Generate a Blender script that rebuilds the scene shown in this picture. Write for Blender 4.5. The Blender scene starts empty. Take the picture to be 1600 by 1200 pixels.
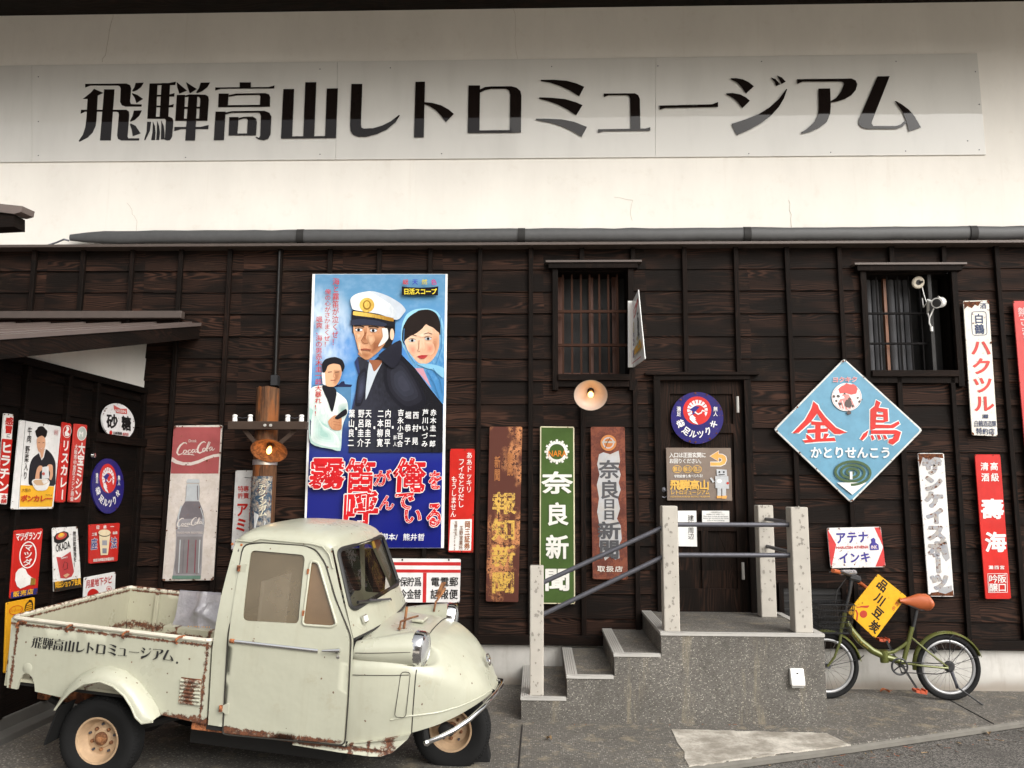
import bpy, bmesh, math, random
import numpy as np
from mathutils import Vector, Matrix
from mathutils.geometry import tessellate_polygon, delaunay_2d_cdt
rad = math.radians
S = bpy.context.scene
COL = S.collection
random.seed(7)

# ------------------------------------------------------------------ camera
CAM = Vector((0, -7.0, 1.615)); YAW, PIT, ROL, FPX = rad(1.895), rad(7.589), rad(.313), 1250.0
_f = Vector((-math.sin(YAW)*math.cos(PIT), math.cos(YAW)*math.cos(PIT), math.sin(PIT)))
_r = Vector((math.cos(YAW), math.sin(YAW), 0)); _u = _r.cross(_f)
_r, _u = math.cos(ROL)*_r+math.sin(ROL)*_u, -math.sin(ROL)*_r+math.cos(ROL)*_u
cd = bpy.data.cameras.new('camera'); cam = bpy.data.objects.new('camera', cd); COL.objects.link(cam)
cam.matrix_world = Matrix(((_r.x, _u.x, -_f.x, CAM.x), (_r.y, _u.y, -_f.y, CAM.y), (_r.z, _u.z, -_f.z, CAM.z), (0, 0, 0, 1)))
cd.sensor_width = 36; cd.lens = 36*FPX/1600; cd.clip_end = 400; cd.clip_start = .05
S.camera = cam
# ------------------------------------------------------------------ world, sun, exposure
SUN_EL, SUN_AZ = rad(36), rad(140)      # azimuth measured from +y, clockwise: the sun stands behind the viewer
W = bpy.data.worlds.new('World'); S.world = W; W.use_nodes = True
wn = W.node_tree; bg = wn.nodes['Background']
sky = wn.nodes.new('ShaderNodeTexSky'); sky.sky_type = 'NISHITA'; sky.sun_disc = False
sky.sun_elevation = SUN_EL; sky.sun_rotation = SUN_AZ; sky.air_density = 1.0; sky.dust_density = 4.0; sky.ozone_density = .6
hs = wn.nodes.new('ShaderNodeHueSaturation'); hs.inputs['Saturation'].default_value = .15
wn.links.new(sky.outputs[0], hs.inputs['Color']); wn.links.new(hs.outputs[0], bg.inputs[0]); bg.inputs[1].default_value = .15
sd = bpy.data.lights.new('sun', 'SUN'); sun = bpy.data.objects.new('sun', sd); COL.objects.link(sun)
sd.energy = 1.6; sd.angle = rad(75); sd.color = (1, .955, .885)
sdir = Vector((math.sin(SUN_AZ)*math.cos(SUN_EL), math.cos(SUN_AZ)*math.cos(SUN_EL), math.sin(SUN_EL)))
sun.rotation_euler = sdir.to_track_quat('Z', 'Y').to_euler(); sun.location = (0, -10, 12)
S.view_settings.view_transform = 'Standard'; S.view_settings.look = 'None'; S.view_settings.exposure = .62; S.view_settings.gamma = 1

# ------------------------------------------------------------------ pixel of the 1600 x 1200 photograph -> point on a real plane
def ray(u, v): return _f+_r*((u-800)/FPX)+_u*((600-v)/FPX)
def WP(u, v, y=0.0):
    d = ray(u, v); return CAM+d*((y-CAM.y)/d.y)
def AP(u, v, x):
    d = ray(u, v); return CAM+d*((x-CAM.x)/d.x)
def GP(u, v, z=0.0):
    d = ray(u, v); return CAM+d*((z-CAM.z)/d.z)

# ------------------------------------------------------------------ materials
MC = {}
class NT:
    def __init__(s, name):
        s.m = bpy.data.materials.new(name); s.m.use_nodes = True; s.t = s.m.node_tree
        s.b = s.t.nodes['Principled BSDF']; s.out = s.t.nodes['Material Output']
    def n(s, typ, ins=None, **kw):
        nd = s.t.nodes.new('ShaderNode'+typ)
        for k, v in kw.items(): setattr(nd, k, v)
        for k, v in (ins or {}).items(): s.set(nd.inputs[k], v)
        return nd
    def set(s, sock, v):
        if hasattr(v, 'is_output') or isinstance(v, bpy.types.NodeSocket): s.t.links.new(v, sock)
        elif isinstance(v, bpy.types.Node): s.t.links.new(v.outputs[0], sock)
        else: sock.default_value = v
    def math(s, op, a, b=0.0, c=None, clamp=False):
        nd = s.n('Math', operation=op, use_clamp=clamp); s.set(nd.inputs[0], a); s.set(nd.inputs[1], b)
        if c is not None: s.set(nd.inputs[2], c)
        return nd.outputs[0]
    def ss(s, x, lo, hi):
        nd = s.n('MapRange', interpolation_type='SMOOTHSTEP'); s.set(nd.inputs[0], x)
        nd.inputs[1].default_value = lo; nd.inputs[2].default_value = hi; return nd.outputs[0]
    def mix(s, f, a, b):
        nd = s.n('Mix', data_type='RGBA'); s.set(nd.inputs[0], f); s.set(nd.inputs[6], a); s.set(nd.inputs[7], b); return nd.outputs[2]
    def noise(s, vec, scale, detail=2, rough=.5, out=0):
        nd = s.n('TexNoise'); s.set(nd.inputs['Vector'], vec); nd.inputs['Scale'].default_value = scale
        nd.inputs['Detail'].default_value = detail; nd.inputs['Roughness'].default_value = rough; return nd.outputs[out]
    def pos(s): return s.n('NewGeometry').outputs['Position']
    def obj(s): return s.n('TexCoord').outputs['Object']
    def mapv(s, vec, scale=(1, 1, 1), loc=(0, 0, 0)):
        nd = s.n('Mapping'); s.set(nd.inputs[0], vec); nd.inputs[1].default_value = loc; nd.inputs[3].default_value = scale; return nd.outputs[0]
    def bump(s, h, strength=.2, dist=.01):
        nd = s.n('Bump', {'Height': h, 'Strength': strength, 'Distance': dist}); s.t.links.new(nd.outputs[0], s.b.inputs['Normal'])
    def fin(s, color=None, rough=None, metal=0, spec=None, coat=0, coatr=.08):
        if color is not None: s.set(s.b.inputs['Base Color'], color)
        if rough is not None: s.set(s.b.inputs['Roughness'], rough)
        s.b.inputs['Metallic'].default_value = metal
        if spec is not None: s.b.inputs['Specular IOR Level'].default_value = spec
        s.b.inputs['Coat Weight'].default_value = coat; s.b.inputs['Coat Roughness'].default_value = coatr
        return s.m
def c4(c): return (c[0], c[1], c[2], 1)

def plain(name, col, rough=.5, metal=0, var=.15, scale=18, bump=.1, spec=None, coat=0):
    if name in MC: return MC[name]
    t = NT(name); p = t.pos(); n = t.noise(p, scale, 4, .6)
    col_ = t.mix(n, c4([c*(1-var) for c in col]), c4([min(1, c*(1+var)) for c in col]))
    if bump: t.bump(t.noise(p, scale*6, 3), bump, .003)
    MC[name] = t.fin(col_, t.math('MULTIPLY_ADD', n, .2, rough-.1), metal, spec, coat); return MC[name]

RUST = ((.16, .055, .022), (.05, .02, .012))
def rustcol(t, p):
    return t.mix(t.ss(t.noise(p, 60, 4, .7), .35, .65), c4(RUST[0]), c4(RUST[1]))
def enamel(col, chip=0.0, rough=.28, fade=0.0, key=''):
    """printed or fired colour on a metal sheet; chips show the rusty iron at the same spots through every colour of the sign"""
    name = 'enamel_%s_%.2f_%.2f_%s' % ('_'.join('%.3f' % c for c in col), chip, fade, key)
    if name in MC: return MC[name]
    t = NT(name); p = t.pos(); n = t.noise(p, 7, 5, .65)
    a = t.mix(t.ss(n, .3, .75), c4([c*.86 for c in col]), c4([min(1, c*1.05) for c in col]))
    if fade: a = t.mix(t.math('MULTIPLY', t.ss(t.noise(p, 23, 5, .7), .42, .62), fade), a, (.42, .36, .28, 1))
    r = rough
    if chip:
        k = t.noise(p, 34, 6, .62); m = t.ss(k, .735-chip*.5, .75-chip*.5)
        halo = t.ss(k, .64-chip*.5, .76-chip*.5)
        a = t.mix(t.math('MULTIPLY', halo, .35), a, (.25, .12, .06, 1)); a = t.mix(m, a, rustcol(t, p)); r = t.math('MULTIPLY_ADD', m, .5, rough)
    t.bump(t.noise(p, 5, 2), .12, .02)
    MC[name] = t.fin(a, r, 0, .22); return MC[name]

def emis(name, col, st):
    if name in MC: return MC[name]
    t = NT(name); t.b.inputs['Emission Color'].default_value = c4(col); t.b.inputs['Emission Strength'].default_value = st
    MC[name] = t.fin(c4(col), .4); return MC[name]

def wood_siding(name, k=1.0, red=1.0, vertical=False):
    if name in MC: return MC[name]
    t = NT(name); p = t.pos(); sp = t.n('SeparateXYZ', {0: p}); x, y, z = sp.outputs
    if vertical: x, z = z, t.math('ADD', x, y)
    else: x = t.math('ADD', x, y)
    bid = t.math('FLOOR', t.math('DIVIDE', t.math('SUBTRACT', z, BOARD_Z0), BOARD_H))
    cid = t.math('FLOOR', t.math('DIVIDE', t.math('ADD', x, 40.0), .91))
    wn_ = t.n('TexWhiteNoise', noise_dimensions='2D'); cb = t.n('CombineXYZ', {0: bid, 1: cid}); t.set(wn_.inputs['Vector'], cb)
    rnd = wn_.outputs['Value']
    v = t.n('CombineXYZ', {0: t.math('MULTIPLY_ADD', rnd, 37.0, x), 1: t.math('MULTIPLY', rnd, 91.0), 2: t.math('MULTIPLY', z, 5.0)}).outputs[0]
    n1 = t.noise(t.mapv(v, (.6, 1, 1)), 1.5, 2, .45)
    ph = t.math('ADD', t.math('MULTIPLY', z, 55.0), t.math('MULTIPLY', n1, 15.0))
    g = t.math('MULTIPLY_ADD', t.math('SINE', t.math('MULTIPLY', ph, 6.283)), .5, .5)
    fine = t.noise(t.n('CombineXYZ', {0: t.math('MULTIPLY', x, 3.0), 1: rnd, 2: t.math('MULTIPLY', z, 160.0)}).outputs[0], 1.5, 3, .6)
    patch = t.ss(t.noise(t.n('CombineXYZ', {0: t.math('MULTIPLY_ADD', rnd, 60.0, x), 1: rnd, 2: t.math('MULTIPLY', z, 4.0)}).outputs[0], 1.6, 2), .36, .60)
    base = t.mix(fine, (.0042*k, .0032*k, .0027*k, 1), (.016*k, .0115*k, .0088*k, 1))
    base = t.mix(t.math('MULTIPLY', rnd, .55), base, (.017*k, .0105*k, .0078*k, 1))
    gg = t.math('MULTIPLY', t.math('POWER', g, 1.8), t.math('MULTIPLY', patch, t.math('MULTIPLY_ADD', rnd, .6, .55)))
    colr = t.mix(t.math('MULTIPLY', gg, min(1, .95*red)), base, (.072*k, .034*k, .022*k, 1))
    worn = t.math('MULTIPLY', t.ss(t.noise(p, 2.1, 4, .7), .56, .72), t.ss(fine, .48, .66))
    colr = t.mix(t.math('MULTIPLY', worn, .35*red), colr, (.12*k, .072*k, .044*k, 1))
    t.bump(t.math('ADD', t.math('MULTIPLY', g, .35), fine), .35, .004)
    MC[name] = t.fin(colr, t.math('MULTIPLY_ADD', fine, .3, .55), 0, .09); return MC[name]
BOARD_H, BOARD_Z0 = .2025, .345

def concrete_agg(name, dark=1.0, stain=True, tint=(1, .94, .84), scale=110):
    if name in MC: return MC[name]
    t = NT(name); p = t.pos()
    vo = t.n('TexVoronoi'); t.set(vo.inputs['Vector'], p); vo.inputs['Scale'].default_value = scale
    sc = t.n('SeparateColor', {0: vo.outputs['Color']}).outputs[0]
    st = t.n('ValToRGB', {0: sc}); e = st.color_ramp.elements
    e[0].position = .0; e[0].color = (.045*dark, .042*dark, .038*dark, 1); e[1].position = 1; e[1].color = (.48*dark, .44*dark*tint[1]/.94, .37*dark, 1)
    for ps, cc in ((.35, .085), (.60, .16), (.82, .29)):
        q = e.new(ps); q.color = (cc*dark*tint[0], cc*dark*tint[1], cc*dark*tint[2], 1)
    edge = t.ss(vo.outputs['Distance'], .25, .55)
    col = t.mix(edge, st.outputs[0], (.13*dark, .12*dark, .105*dark, 1)); col = t.mix(.03, col, (.155*dark, .143*dark, .122*dark, 1))
    big = t.noise(p, 1.3, 5, .6)
    col = t.mix(t.ss(big, .35, .7), t.mix(.45, col, (.055*dark, .05*dark, .043*dark, 1)), col)
    if stain:
        s2 = t.noise(t.mapv(p, (6, 6, .8)), 1.2, 4, .65)
        col = t.mix(t.math('MULTIPLY', t.ss(s2, .52, .70), .5), col, (.30*dark, .25*dark, .17*dark, 1)); s3 = t.noise(t.mapv(p, (1.2, 1.2, .5)), 2.2, 5, .7); col = t.mix(t.math('MULTIPLY', t.ss(s3, .5, .72), .45), col, (.06*dark, .055*dark, .047*dark, 1))
    t.bump(t.math('SUBTRACT', 1.0, vo.outputs['Distance']), .5, .004)
    MC[name] = t.fin(col, .8, 0, .3); return MC[name]

def plaster(name, col=(.80, .765, .70)):
    t = NT(name); p = t.pos()
    s1 = t.noise(t.mapv(p, (1.2, 1.2, .5)), 1.1, 5, .65); s2 = t.noise(p, 9, 5, .6)
    a = t.mix(t.ss(s1, .3, .75), c4([c*.9 for c in col]), c4(col)); a = t.mix(t.math('MULTIPLY', t.ss(s2, .55, .8), .18), a, (.52, .45, .36, 1))
    dr = t.noise(t.mapv(p, (9, 9, .35)), 1.5, 4, .6); a = t.mix(t.math('MULTIPLY', t.ss(dr, .58, .8), .16), a, (.48, .40, .31, 1))
    t.bump(t.noise(p, 40, 4), .12, .004); return t.fin(a, .85, 0, .2)

def old_metal(name, a=(.42, .15, .06), b=(.09, .035, .02)):
    t = NT(name); p = t.pos(); n = t.noise(p, 26, 7, .72); m = t.noise(p, 5, 4, .6)
    c = t.mix(t.ss(n, .42, .58), c4(b), c4(a)); c = t.mix(t.ss(m, .45, .7), c, c4([q*.75 for q in b]))
    t.bump(n, .5, .004); return t.fin(c, .8, 0, .25)

M_PLASTER = plaster('white_plaster')
M_WOOD = wood_siding('dark_cedar_siding', .66, 1.6); M_WOODB = wood_siding('black_cedar_boards', .36, .35)
M_BEAM = wood_siding('dark_beam', .55, .25, True); M_BEAMH = wood_siding('dark_beam_level', .6, .3)
M_FLASH = plain('brown_flashing', (.085, .065, .055), .5, .2, .2)
M_GUT = plain('grey_gutter', (.07, .07, .07), .55, .1, .25)
M_DARK = plain('near_black', (.012, .011, .010), .7)
M_AGG = concrete_agg('washed_gravel_concrete', 1.02, True); M_AGG2 = concrete_agg('washed_gravel_pavement', 1.12, True, scale=74)
def foundation():
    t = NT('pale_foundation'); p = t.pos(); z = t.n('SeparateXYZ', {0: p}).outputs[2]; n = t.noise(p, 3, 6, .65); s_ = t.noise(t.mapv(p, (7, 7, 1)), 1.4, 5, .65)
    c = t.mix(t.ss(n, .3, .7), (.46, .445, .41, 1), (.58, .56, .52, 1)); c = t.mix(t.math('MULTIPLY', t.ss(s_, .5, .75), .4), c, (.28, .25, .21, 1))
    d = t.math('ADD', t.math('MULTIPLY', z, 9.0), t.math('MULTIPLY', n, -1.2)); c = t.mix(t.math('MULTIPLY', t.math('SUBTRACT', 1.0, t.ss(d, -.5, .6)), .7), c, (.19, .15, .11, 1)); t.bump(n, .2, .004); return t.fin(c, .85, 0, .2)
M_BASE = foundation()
M_STONE = plain('grey_granite_post', (.42, .39, .34), .8, 0, .2, 6)
M_NOSE = plain('step_nosing', (.40, .385, .355), .75, 0, .12, 20)
M_CHROME = plain('chrome', (.72, .72, .72), .14, 1, .1, 10, 0)
M_STEEL = plain('grey_steel', (.10, .10, .115), .45, .5, .2, 30)
M_RUST = old_metal('rusty_iron')
M_RUB = plain('black_rubber', (.011, .011, .011), .8, 0, .3, 40, .2, .2)
M_WHITE = plain('white_plastic', (.75, .74, .71), .4, 0, .05)
M_BLK = plain('black_paint', (.02, .02, .021), .35)

# ------------------------------------------------------------------ mesh builder
class MB:
    def __init__(s): s.v = []; s.f = []; s.mi = []; s.sm = []; s.mats = []
    def add(s, verts, faces, mat, smooth=False):
        o = len(s.v); s.v += [Vector(q) for q in verts]
        if mat not in s.mats: s.mats.append(mat)
        k = s.mats.index(mat)
        for f in faces: s.f.append([i+o for i in f]); s.mi.append(k); s.sm.append(smooth)
        return s
    def box(s, c, size, mat, R=None):
        c = Vector(c); h = Vector(size)/2; vs = []
        for dz in (-1, 1):
            for dy in (-1, 1):
                for dx in (-1, 1):
                    q = Vector((dx*h.x, dy*h.y, dz*h.z)); vs.append(c+(R @ q if R else q))
        return s.add(vs, [(0, 2, 3, 1), (4, 5, 7, 6), (0, 1, 5, 4), (2, 6, 7, 3), (0, 4, 6, 2), (1, 3, 7, 5)], mat)
    def bb(s, lo, hi, mat): return s.box([(a+b)/2 for a, b in zip(lo, hi)], [abs(b-a) for a, b in zip(lo, hi)], mat)
    def bar(s, p, q, w, h, mat, up=(0, 0, 1)):
        p, q = Vector(p), Vector(q); d = (q-p); L = d.length; d.normalize(); a = d.cross(Vector(up))
        if a.length < 1e-4: a = d.cross(Vector((1, 0, 0)))
        a.normalize(); b = a.cross(d); R = Matrix((d, a, b)).transposed()
        return s.box((p+q)/2, (L, w, h), mat, R)
    def tube(s, pts, r, mat, n=10, closed=False, flat=1.0, up=None):
        pts = [Vector(p) for p in pts]; N = len(pts); rs = r if isinstance(r, (list, tuple)) else [r]*N
        vs = []; prev = Vector(up) if up else None
        for i, p in enumerate(pts):
            if closed: d = pts[(i+1) % N]-pts[i-1]
            else: d = pts[min(i+1, N-1)]-pts[max(i-1, 0)]
            d.normalize()
            a = prev if prev is not None else (Vector((0, 0, 1)) if abs(d.z) < .9 else Vector((1, 0, 0)))
            a = (a-d*a.dot(d)).normalized(); prev = a; b = d.cross(a)
            for k in range(n):
                t = 2*math.pi*k/n; vs.append(p+(a*math.cos(t)+b*math.sin(t)*flat)*rs[i])
        fs = []
        for i in range(N if closed else N-1):
            j = (i+1) % N
            for k in range(n): fs.append((i*n+k, j*n+k, j*n+(k+1) % n, i*n+(k+1) % n))
        s.add(vs, fs, mat, True)
        if not closed: s.add(vs[:n], [tuple(range(n))[::-1]], mat); s.add(vs[-n:], [tuple(range(n))], mat)
        return s
    def lathe(s, prof, mat, o, axis, n=24, a0=0, a1=2*math.pi, smooth=True):
        o, d = Vector(o), Vector(axis).normalized(); a = d.orthogonal().normalized(); b = d.cross(a); vs = []
        full = abs(a1-a0-2*math.pi) < 1e-6; m = n if full else n+1
        for (r, h) in prof:
            for k in range(m):
                t = a0+(a1-a0)*k/n; vs.append(o+d*h+(a*math.cos(t)+b*math.sin(t))*r)
        fs = [(i*m+k, i*m+(k+1) % m, (i+1)*m+(k+1) % m, (i+1)*m+k) for i in range(len(prof)-1) for k in range(n)]
        return s.add(vs, fs, mat, smooth)
    def poly(s, pts, mat):
        pts = [Vector(p) for p in pts]; return s.add(pts, [tuple(t) for t in tessellate_polygon([pts])], mat)
    def prism(s, pts, vec, mat, ngon=True, side=None):
        pts = [Vector(p) for p in pts]; vec = Vector(vec); n = len(pts); q = [p+vec for p in pts]
        if ngon: s.add(pts+q, [tuple(range(n))[::-1], tuple(range(n, 2*n))], mat)
        else:
            tr = [tuple(t) for t in tessellate_polygon([pts])]
            s.add(pts, tr, mat); s.add(q, [t[::-1] for t in tr], mat)
        return s.add(pts+q, [(i, (i+1) % n, n+(i+1) % n, n+i) for i in range(n)], side or mat)
    def grid(s, rows, mat, smooth=True, wrap=False):
        n = len(rows[0]); vs = [p for r in rows for p in r]
        fs = [(i*n+k, i*n+(k+1) % n, (i+1)*n+(k+1) % n, (i+1)*n+k) for i in range(len(rows)-1) for k in range(n if wrap else n-1)]
        return s.add(vs, fs, mat, smooth)
    def build(s, name, parent=None, O=None, bevel=0, weld=True, sharp=35, label=None, seg=2):
        if parent is not None: O = parent['_o']
        elif O is None: O = (0, 0, 0)
        O = Vector(O); me = bpy.data.meshes.new(name)
        me.from_pydata([tuple(p-O) for p in s.v], [], s.f)
        for m in s.mats: me.materials.append(m)
        me.polygons.foreach_set('material_index', s.mi); me.polygons.foreach_set('use_smooth', s.sm)
        bm = bmesh.new(); bm.from_mesh(me)
        if weld: bmesh.ops.remove_doubles(bm, verts=bm.verts, dist=1e-5)
        if bevel:
            es = [e for e in bm.edges if len(e.link_faces) == 2 and e.calc_face_angle(0) > .6]
            bmesh.ops.bevel(bm, geom=es, offset=bevel, segments=seg, profile=.5, affect='EDGES', clamp_overlap=True)
        bm.to_mesh(me); bm.free(); me.update()
        if any(s.sm): me.set_sharp_from_angle(angle=rad(sharp))
        o = bpy.data.objects.new(name, me); COL.objects.link(o); o['_o'] = list(O)
        if parent is not None: o.parent = parent
        else: o.location = O
        if label: o['label'] = label
        return o

def tag(o, label, cat, group=None):
    o['label'] = label; o['category'] = cat
    if group: o['group'] = group
    return o
def thing(name, label, cat, loc=(0, 0, 0), group=None, M=None):
    o = bpy.data.objects.new(name, None); COL.objects.link(o); o.empty_display_size = .1
    if M is not None: o.matrix_world = M; o['_o'] = [0.0, 0.0, 0.0]
    else: o.location = loc; o['_o'] = list(loc)
    return tag(o, label, cat, group)
def struct(o, label=None, kind='structure'):
    o['kind'] = kind
    if label: o['label'] = label
    return o

# ------------------------------------------------------------------ lettering
GC = {}
def glyph(ch, bold=0.0):
    """filled character as (x, y, lift) points and faces; a heavier weight is a rim laid along its contour"""
    k = (ch, bold)
    if k in GC: return GC[k]
    cu = bpy.data.curves.new('g', 'FONT'); cu.body = ch; cu.size = 1; cu.resolution_u = 3
    ob = bpy.data.objects.new('g', cu); me = bpy.data.meshes.new_from_object(ob)
    vs = [(v.co.x, v.co.y, 0.0) for v in me.vertices]; fs = [tuple(p.vertices) for p in me.polygons]
    bpy.data.objects.remove(ob); bpy.data.curves.remove(cu); bpy.data.meshes.remove(me)
    if bold > 0:
        cnt = {}
        for f in fs:
            for i in range(len(f)):
                e = tuple(sorted((f[i], f[i-1]))); cnt[e] = cnt.get(e, 0)+1
        for n, (i, j) in enumerate(e for e, c in cnt.items() if c == 1):
            (x0, y0, _a), (x1, y1, _b) = vs[i], vs[j]; dx, dy = x1-x0, y1-y0; l = math.hypot(dx, dy)
            if l < 1e-6: continue
            dx, dy = dx/l*bold*.6, dy/l*bold*.6; h = 4e-5*(1+n % 11); o = len(vs); r = .55
            vs += [(x0-dx*r-dy, y0-dy*r+dx, h), (x1+dx*r-dy, y1+dy*r+dx, h), (x1+dx*r+dy, y1+dy*r-dx, h), (x0-dx*r+dy, y0-dy*r-dx, h)]; fs.append((o, o+1, o+2, o+3))
    GC[k] = (vs, fs); return GC[k]
def lerp2(q, a, b):
    (x0, y0), (x1, y1), (x2, y2), (x3, y3) = q
    return ((x0*(1-a)+x1*a)*(1-b)+(x3*(1-a)+x2*a)*b, (y0*(1-a)+y1*a)*(1-b)+(y3*(1-a)+y2*a)*b)

class Sign:
    """a flat painted plate: outline and paint given on the plate's own plane, thickness behind it"""
    def __init__(s, name, label, cat, outline, mat, fn=None, y=None, x=None, th=.012, group=None, bevel=.002, edge=None, lift=.0006):
        if y is not None: fn = lambda u, v, k: WP(u, v, y-k); s.n = Vector((0, -1, 0))
        elif x is not None: fn = lambda u, v, k: AP(u, v, x+k); s.n = Vector((1, 0, 0))
        else: s.n = fn[1]; fn = fn[0]
        s.fn = fn; s.out = outline; s.k = lift; group = group or ('old signs on the annex wall' if x is not None else 'old signs on the museum wall' if y is not None and cat == 'sign' else None)
        pts = [fn(u, v, 0) for u, v in outline]; ctr = sum(pts, Vector())/len(pts)
        s.root = thing(name, label, cat, ctr, group); s.pm = MB(); s.parts = {}; s.cur = 'lettering'; s.bevel = bevel
        s.pm.prism([p-s.n*th for p in pts][::-1], s.n*th, mat, len(pts) < 60, edge)
    def to(s, part): s.cur = part; return s
    def mb(s): return s.parts.setdefault(s.cur, MB())
    def P(s, u, v, k=None): return s.fn(u, v, s.k if k is None else k)
    def up(s, d=.00022): s.k += d
    smooth = False
    def soft(s, pts, c1, c2, n=5, part=None):
        """a patch of paint that melts from tone c1 at its rim to c2 in its middle"""
        cx = sum(p[0] for p in pts)/len(pts); cy = sum(p[1] for p in pts)/len(pts)
        for i in range(n):
            f = i/(n-1); g = 1-.72*f; s.poly([(cx+(x-cx)*g, cy+(y-cy)*g) for x, y in pts], enamel(tuple(round(a+(b-a)*f, 3) for a, b in zip(c1, c2)), 0, .24), part)
        return s
    def poly(s, pts, mat, part=None):
        if s.smooth and len(pts) > 4:
            out = []; n = len(pts)
            for i in range(n):
                p0, p1, p2, p3 = pts[i-1], pts[i], pts[(i+1) % n], pts[(i+2) % n]
                for k in range(4):
                    t = k/4; out.append(tuple(.5*(2*p1[j]+(p2[j]-p0[j])*t*.8+((p2[j]-p1[j])*6-(p2[j]-p0[j])*1.6-(p3[j]-p1[j])*.8)*t*t+((p1[j]-p2[j])*4+(p2[j]-p0[j])*.8+(p3[j]-p1[j])*.8)*t**3) for j in (0, 1)))
            bx_ = [(min(q[j] for q in pts), max(q[j] for q in pts)) for j in (0, 1)]; pts = [tuple(min(max(q[j], bx_[j][0]), bx_[j][1]) for j in (0, 1)) for q in out]
        m = s.parts.setdefault(part or s.cur, MB()); s.up()
        q = [Vector((u, v, 0)) for u, v in pts]; m.add([s.P(u, v) for u, v in pts], [tuple(t) for t in tessellate_polygon([q])], mat); return s
    def rect(s, a, b, c, d, mat, part=None): return s.poly([(a, b), (c, b), (c, d), (a, d)], mat, part)
    def ell(s, cx, cy, rx, ry, mat, n=32, rot=0, part=None, a0=0, a1=360):
        pts = []
        for i in range(n+(a1-a0 < 360)):
            t = rad(a0+(a1-a0)*i/n); X, Y = rx*math.cos(t), ry*math.sin(t)
            pts.append((cx+X*math.cos(rot)-Y*math.sin(rot), cy+X*math.sin(rot)+Y*math.cos(rot)))
        return s.poly(pts, mat, part)
    def stroke(s, pts, w, mat, part=None, closed=False):
        m = s.parts.setdefault(part or s.cur, MB()); s.up(); N = len(pts)
        ws = w if isinstance(w, (list, tuple)) else [w]*N
        L, Rr = [], []
        for i, p in enumerate(pts):
            a = pts[i-1] if (i or closed) else p; b = pts[(i+1) % N] if (i < N-1 or closed) else p
            dx, dy = b[0]-a[0], b[1]-a[1]; l = math.hypot(dx, dy) or 1; nx, ny = -dy/l*ws[i]/2, dx/l*ws[i]/2
            L.append(s.P(p[0]+nx, p[1]+ny)); Rr.append(s.P(p[0]-nx, p[1]-ny))
        m.add(L+Rr, [(i, (i+1) % N, N+(i+1) % N, N+i) for i in range(N if closed else N-1)], mat); return s
    def put(s, ch, quad, mat, bold=.012, tight=False, part=None):
        vs, fs = glyph(ch, bold)
        if not vs: return s
        m = s.parts.setdefault(part or s.cur, MB())
        if tight:
            xs = [q[0] for q in vs]; ys = [q[1] for q in vs]; x0, x1, y0, y1 = min(xs), max(xs), min(ys), max(ys)
        else: x0, x1, y0, y1 = .03, .97, -.085, .845
        m.add([s.P(*lerp2(quad, (a-x0)/(x1-x0), 1-(b-y0)/(y1-y0)), s.k+h) for a, b, h in vs], fs, mat); return s
    def H(s, txt, quad, mat, bold=.012, gap=0.0, part=None):
        s.up(.0006); n = len(txt)
        for i, ch in enumerate(txt):
            a, b = (i+gap/2)/n, (i+1-gap/2)/n
            s.put(ch, [lerp2(quad, a, 0), lerp2(quad, b, 0), lerp2(quad, b, 1), lerp2(quad, a, 1)], mat, bold, False, part)
        return s
    def word(s, txt, quad, mat, bold=.012, part=None): s.up(.0006); return s.put(txt, quad, mat, bold, True, part)
    def V(s, txt, top, bot, w, mat, bold=.012, gap=.06, dy=0, part=None):
        """column of characters from top centre to bottom centre"""
        s.up(.0006); n = len(txt)
        for i, ch in enumerate(txt):
            a, b = (i+gap/2)/n, (i+1-gap/2)/n
            p = [top[0]+(bot[0]-top[0])*a, top[1]+(bot[1]-top[1])*a]; q = [top[0]+(bot[0]-top[0])*b, top[1]+(bot[1]-top[1])*b]
            Q = [(p[0]-w/2, p[1]-dy/2), (p[0]+w/2, p[1]+dy/2), (q[0]+w/2, q[1]+dy/2), (q[0]-w/2, q[1]-dy/2)]
            if ch in 'ー｜': Q = [Q[1], Q[2], Q[3], Q[0]]
            s.put(ch, Q, mat, bold, False, part)
        return s
    def chips(s, n, lo, hi, mat, seed=1, inner=0):
        rr = random.Random(seed); O = s.out; N = len(O); cx = sum(p[0] for p in O)/N; cy = sum(p[1] for p in O)/N
        s.up()
        for i in range(n):
            if rr.random() < inner: u, v = lerp2([O[0], O[N//4], O[N//2], O[3*N//4]], rr.random(), rr.random()); k = 0
            else:
                e = rr.randrange(N); t = rr.random(); a, b = O[e], O[(e+1) % N]; u, v = a[0]+(b[0]-a[0])*t, a[1]+(b[1]-a[1])*t; k = 1
            r = lo+(hi-lo)*rr.random()**2
            if k:
                d = math.hypot(cx-u, cy-v) or 1; u += (cx-u)/d*r*1.05; v += (cy-v)/d*r*1.05
            s.pm.poly([s.P(u+r*rr.uniform(.5, 1.05)*math.cos(q*.785), v+r*rr.uniform(.5, 1.05)*math.sin(q*.785)) for q in range(8)], mat); s.k += .00003
        return s
    def done(s, mount=None, **kw):
        s.pm.build('panel', s.root, bevel=s.bevel, weld=True, seg=1)
        for k, m in s.parts.items(): m.build(k, s.root, weld=False)
        return s.root
def crop(pts, ox, oy, sc): return [(ox+a/sc, oy+b/sc) for a, b in pts]
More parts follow.
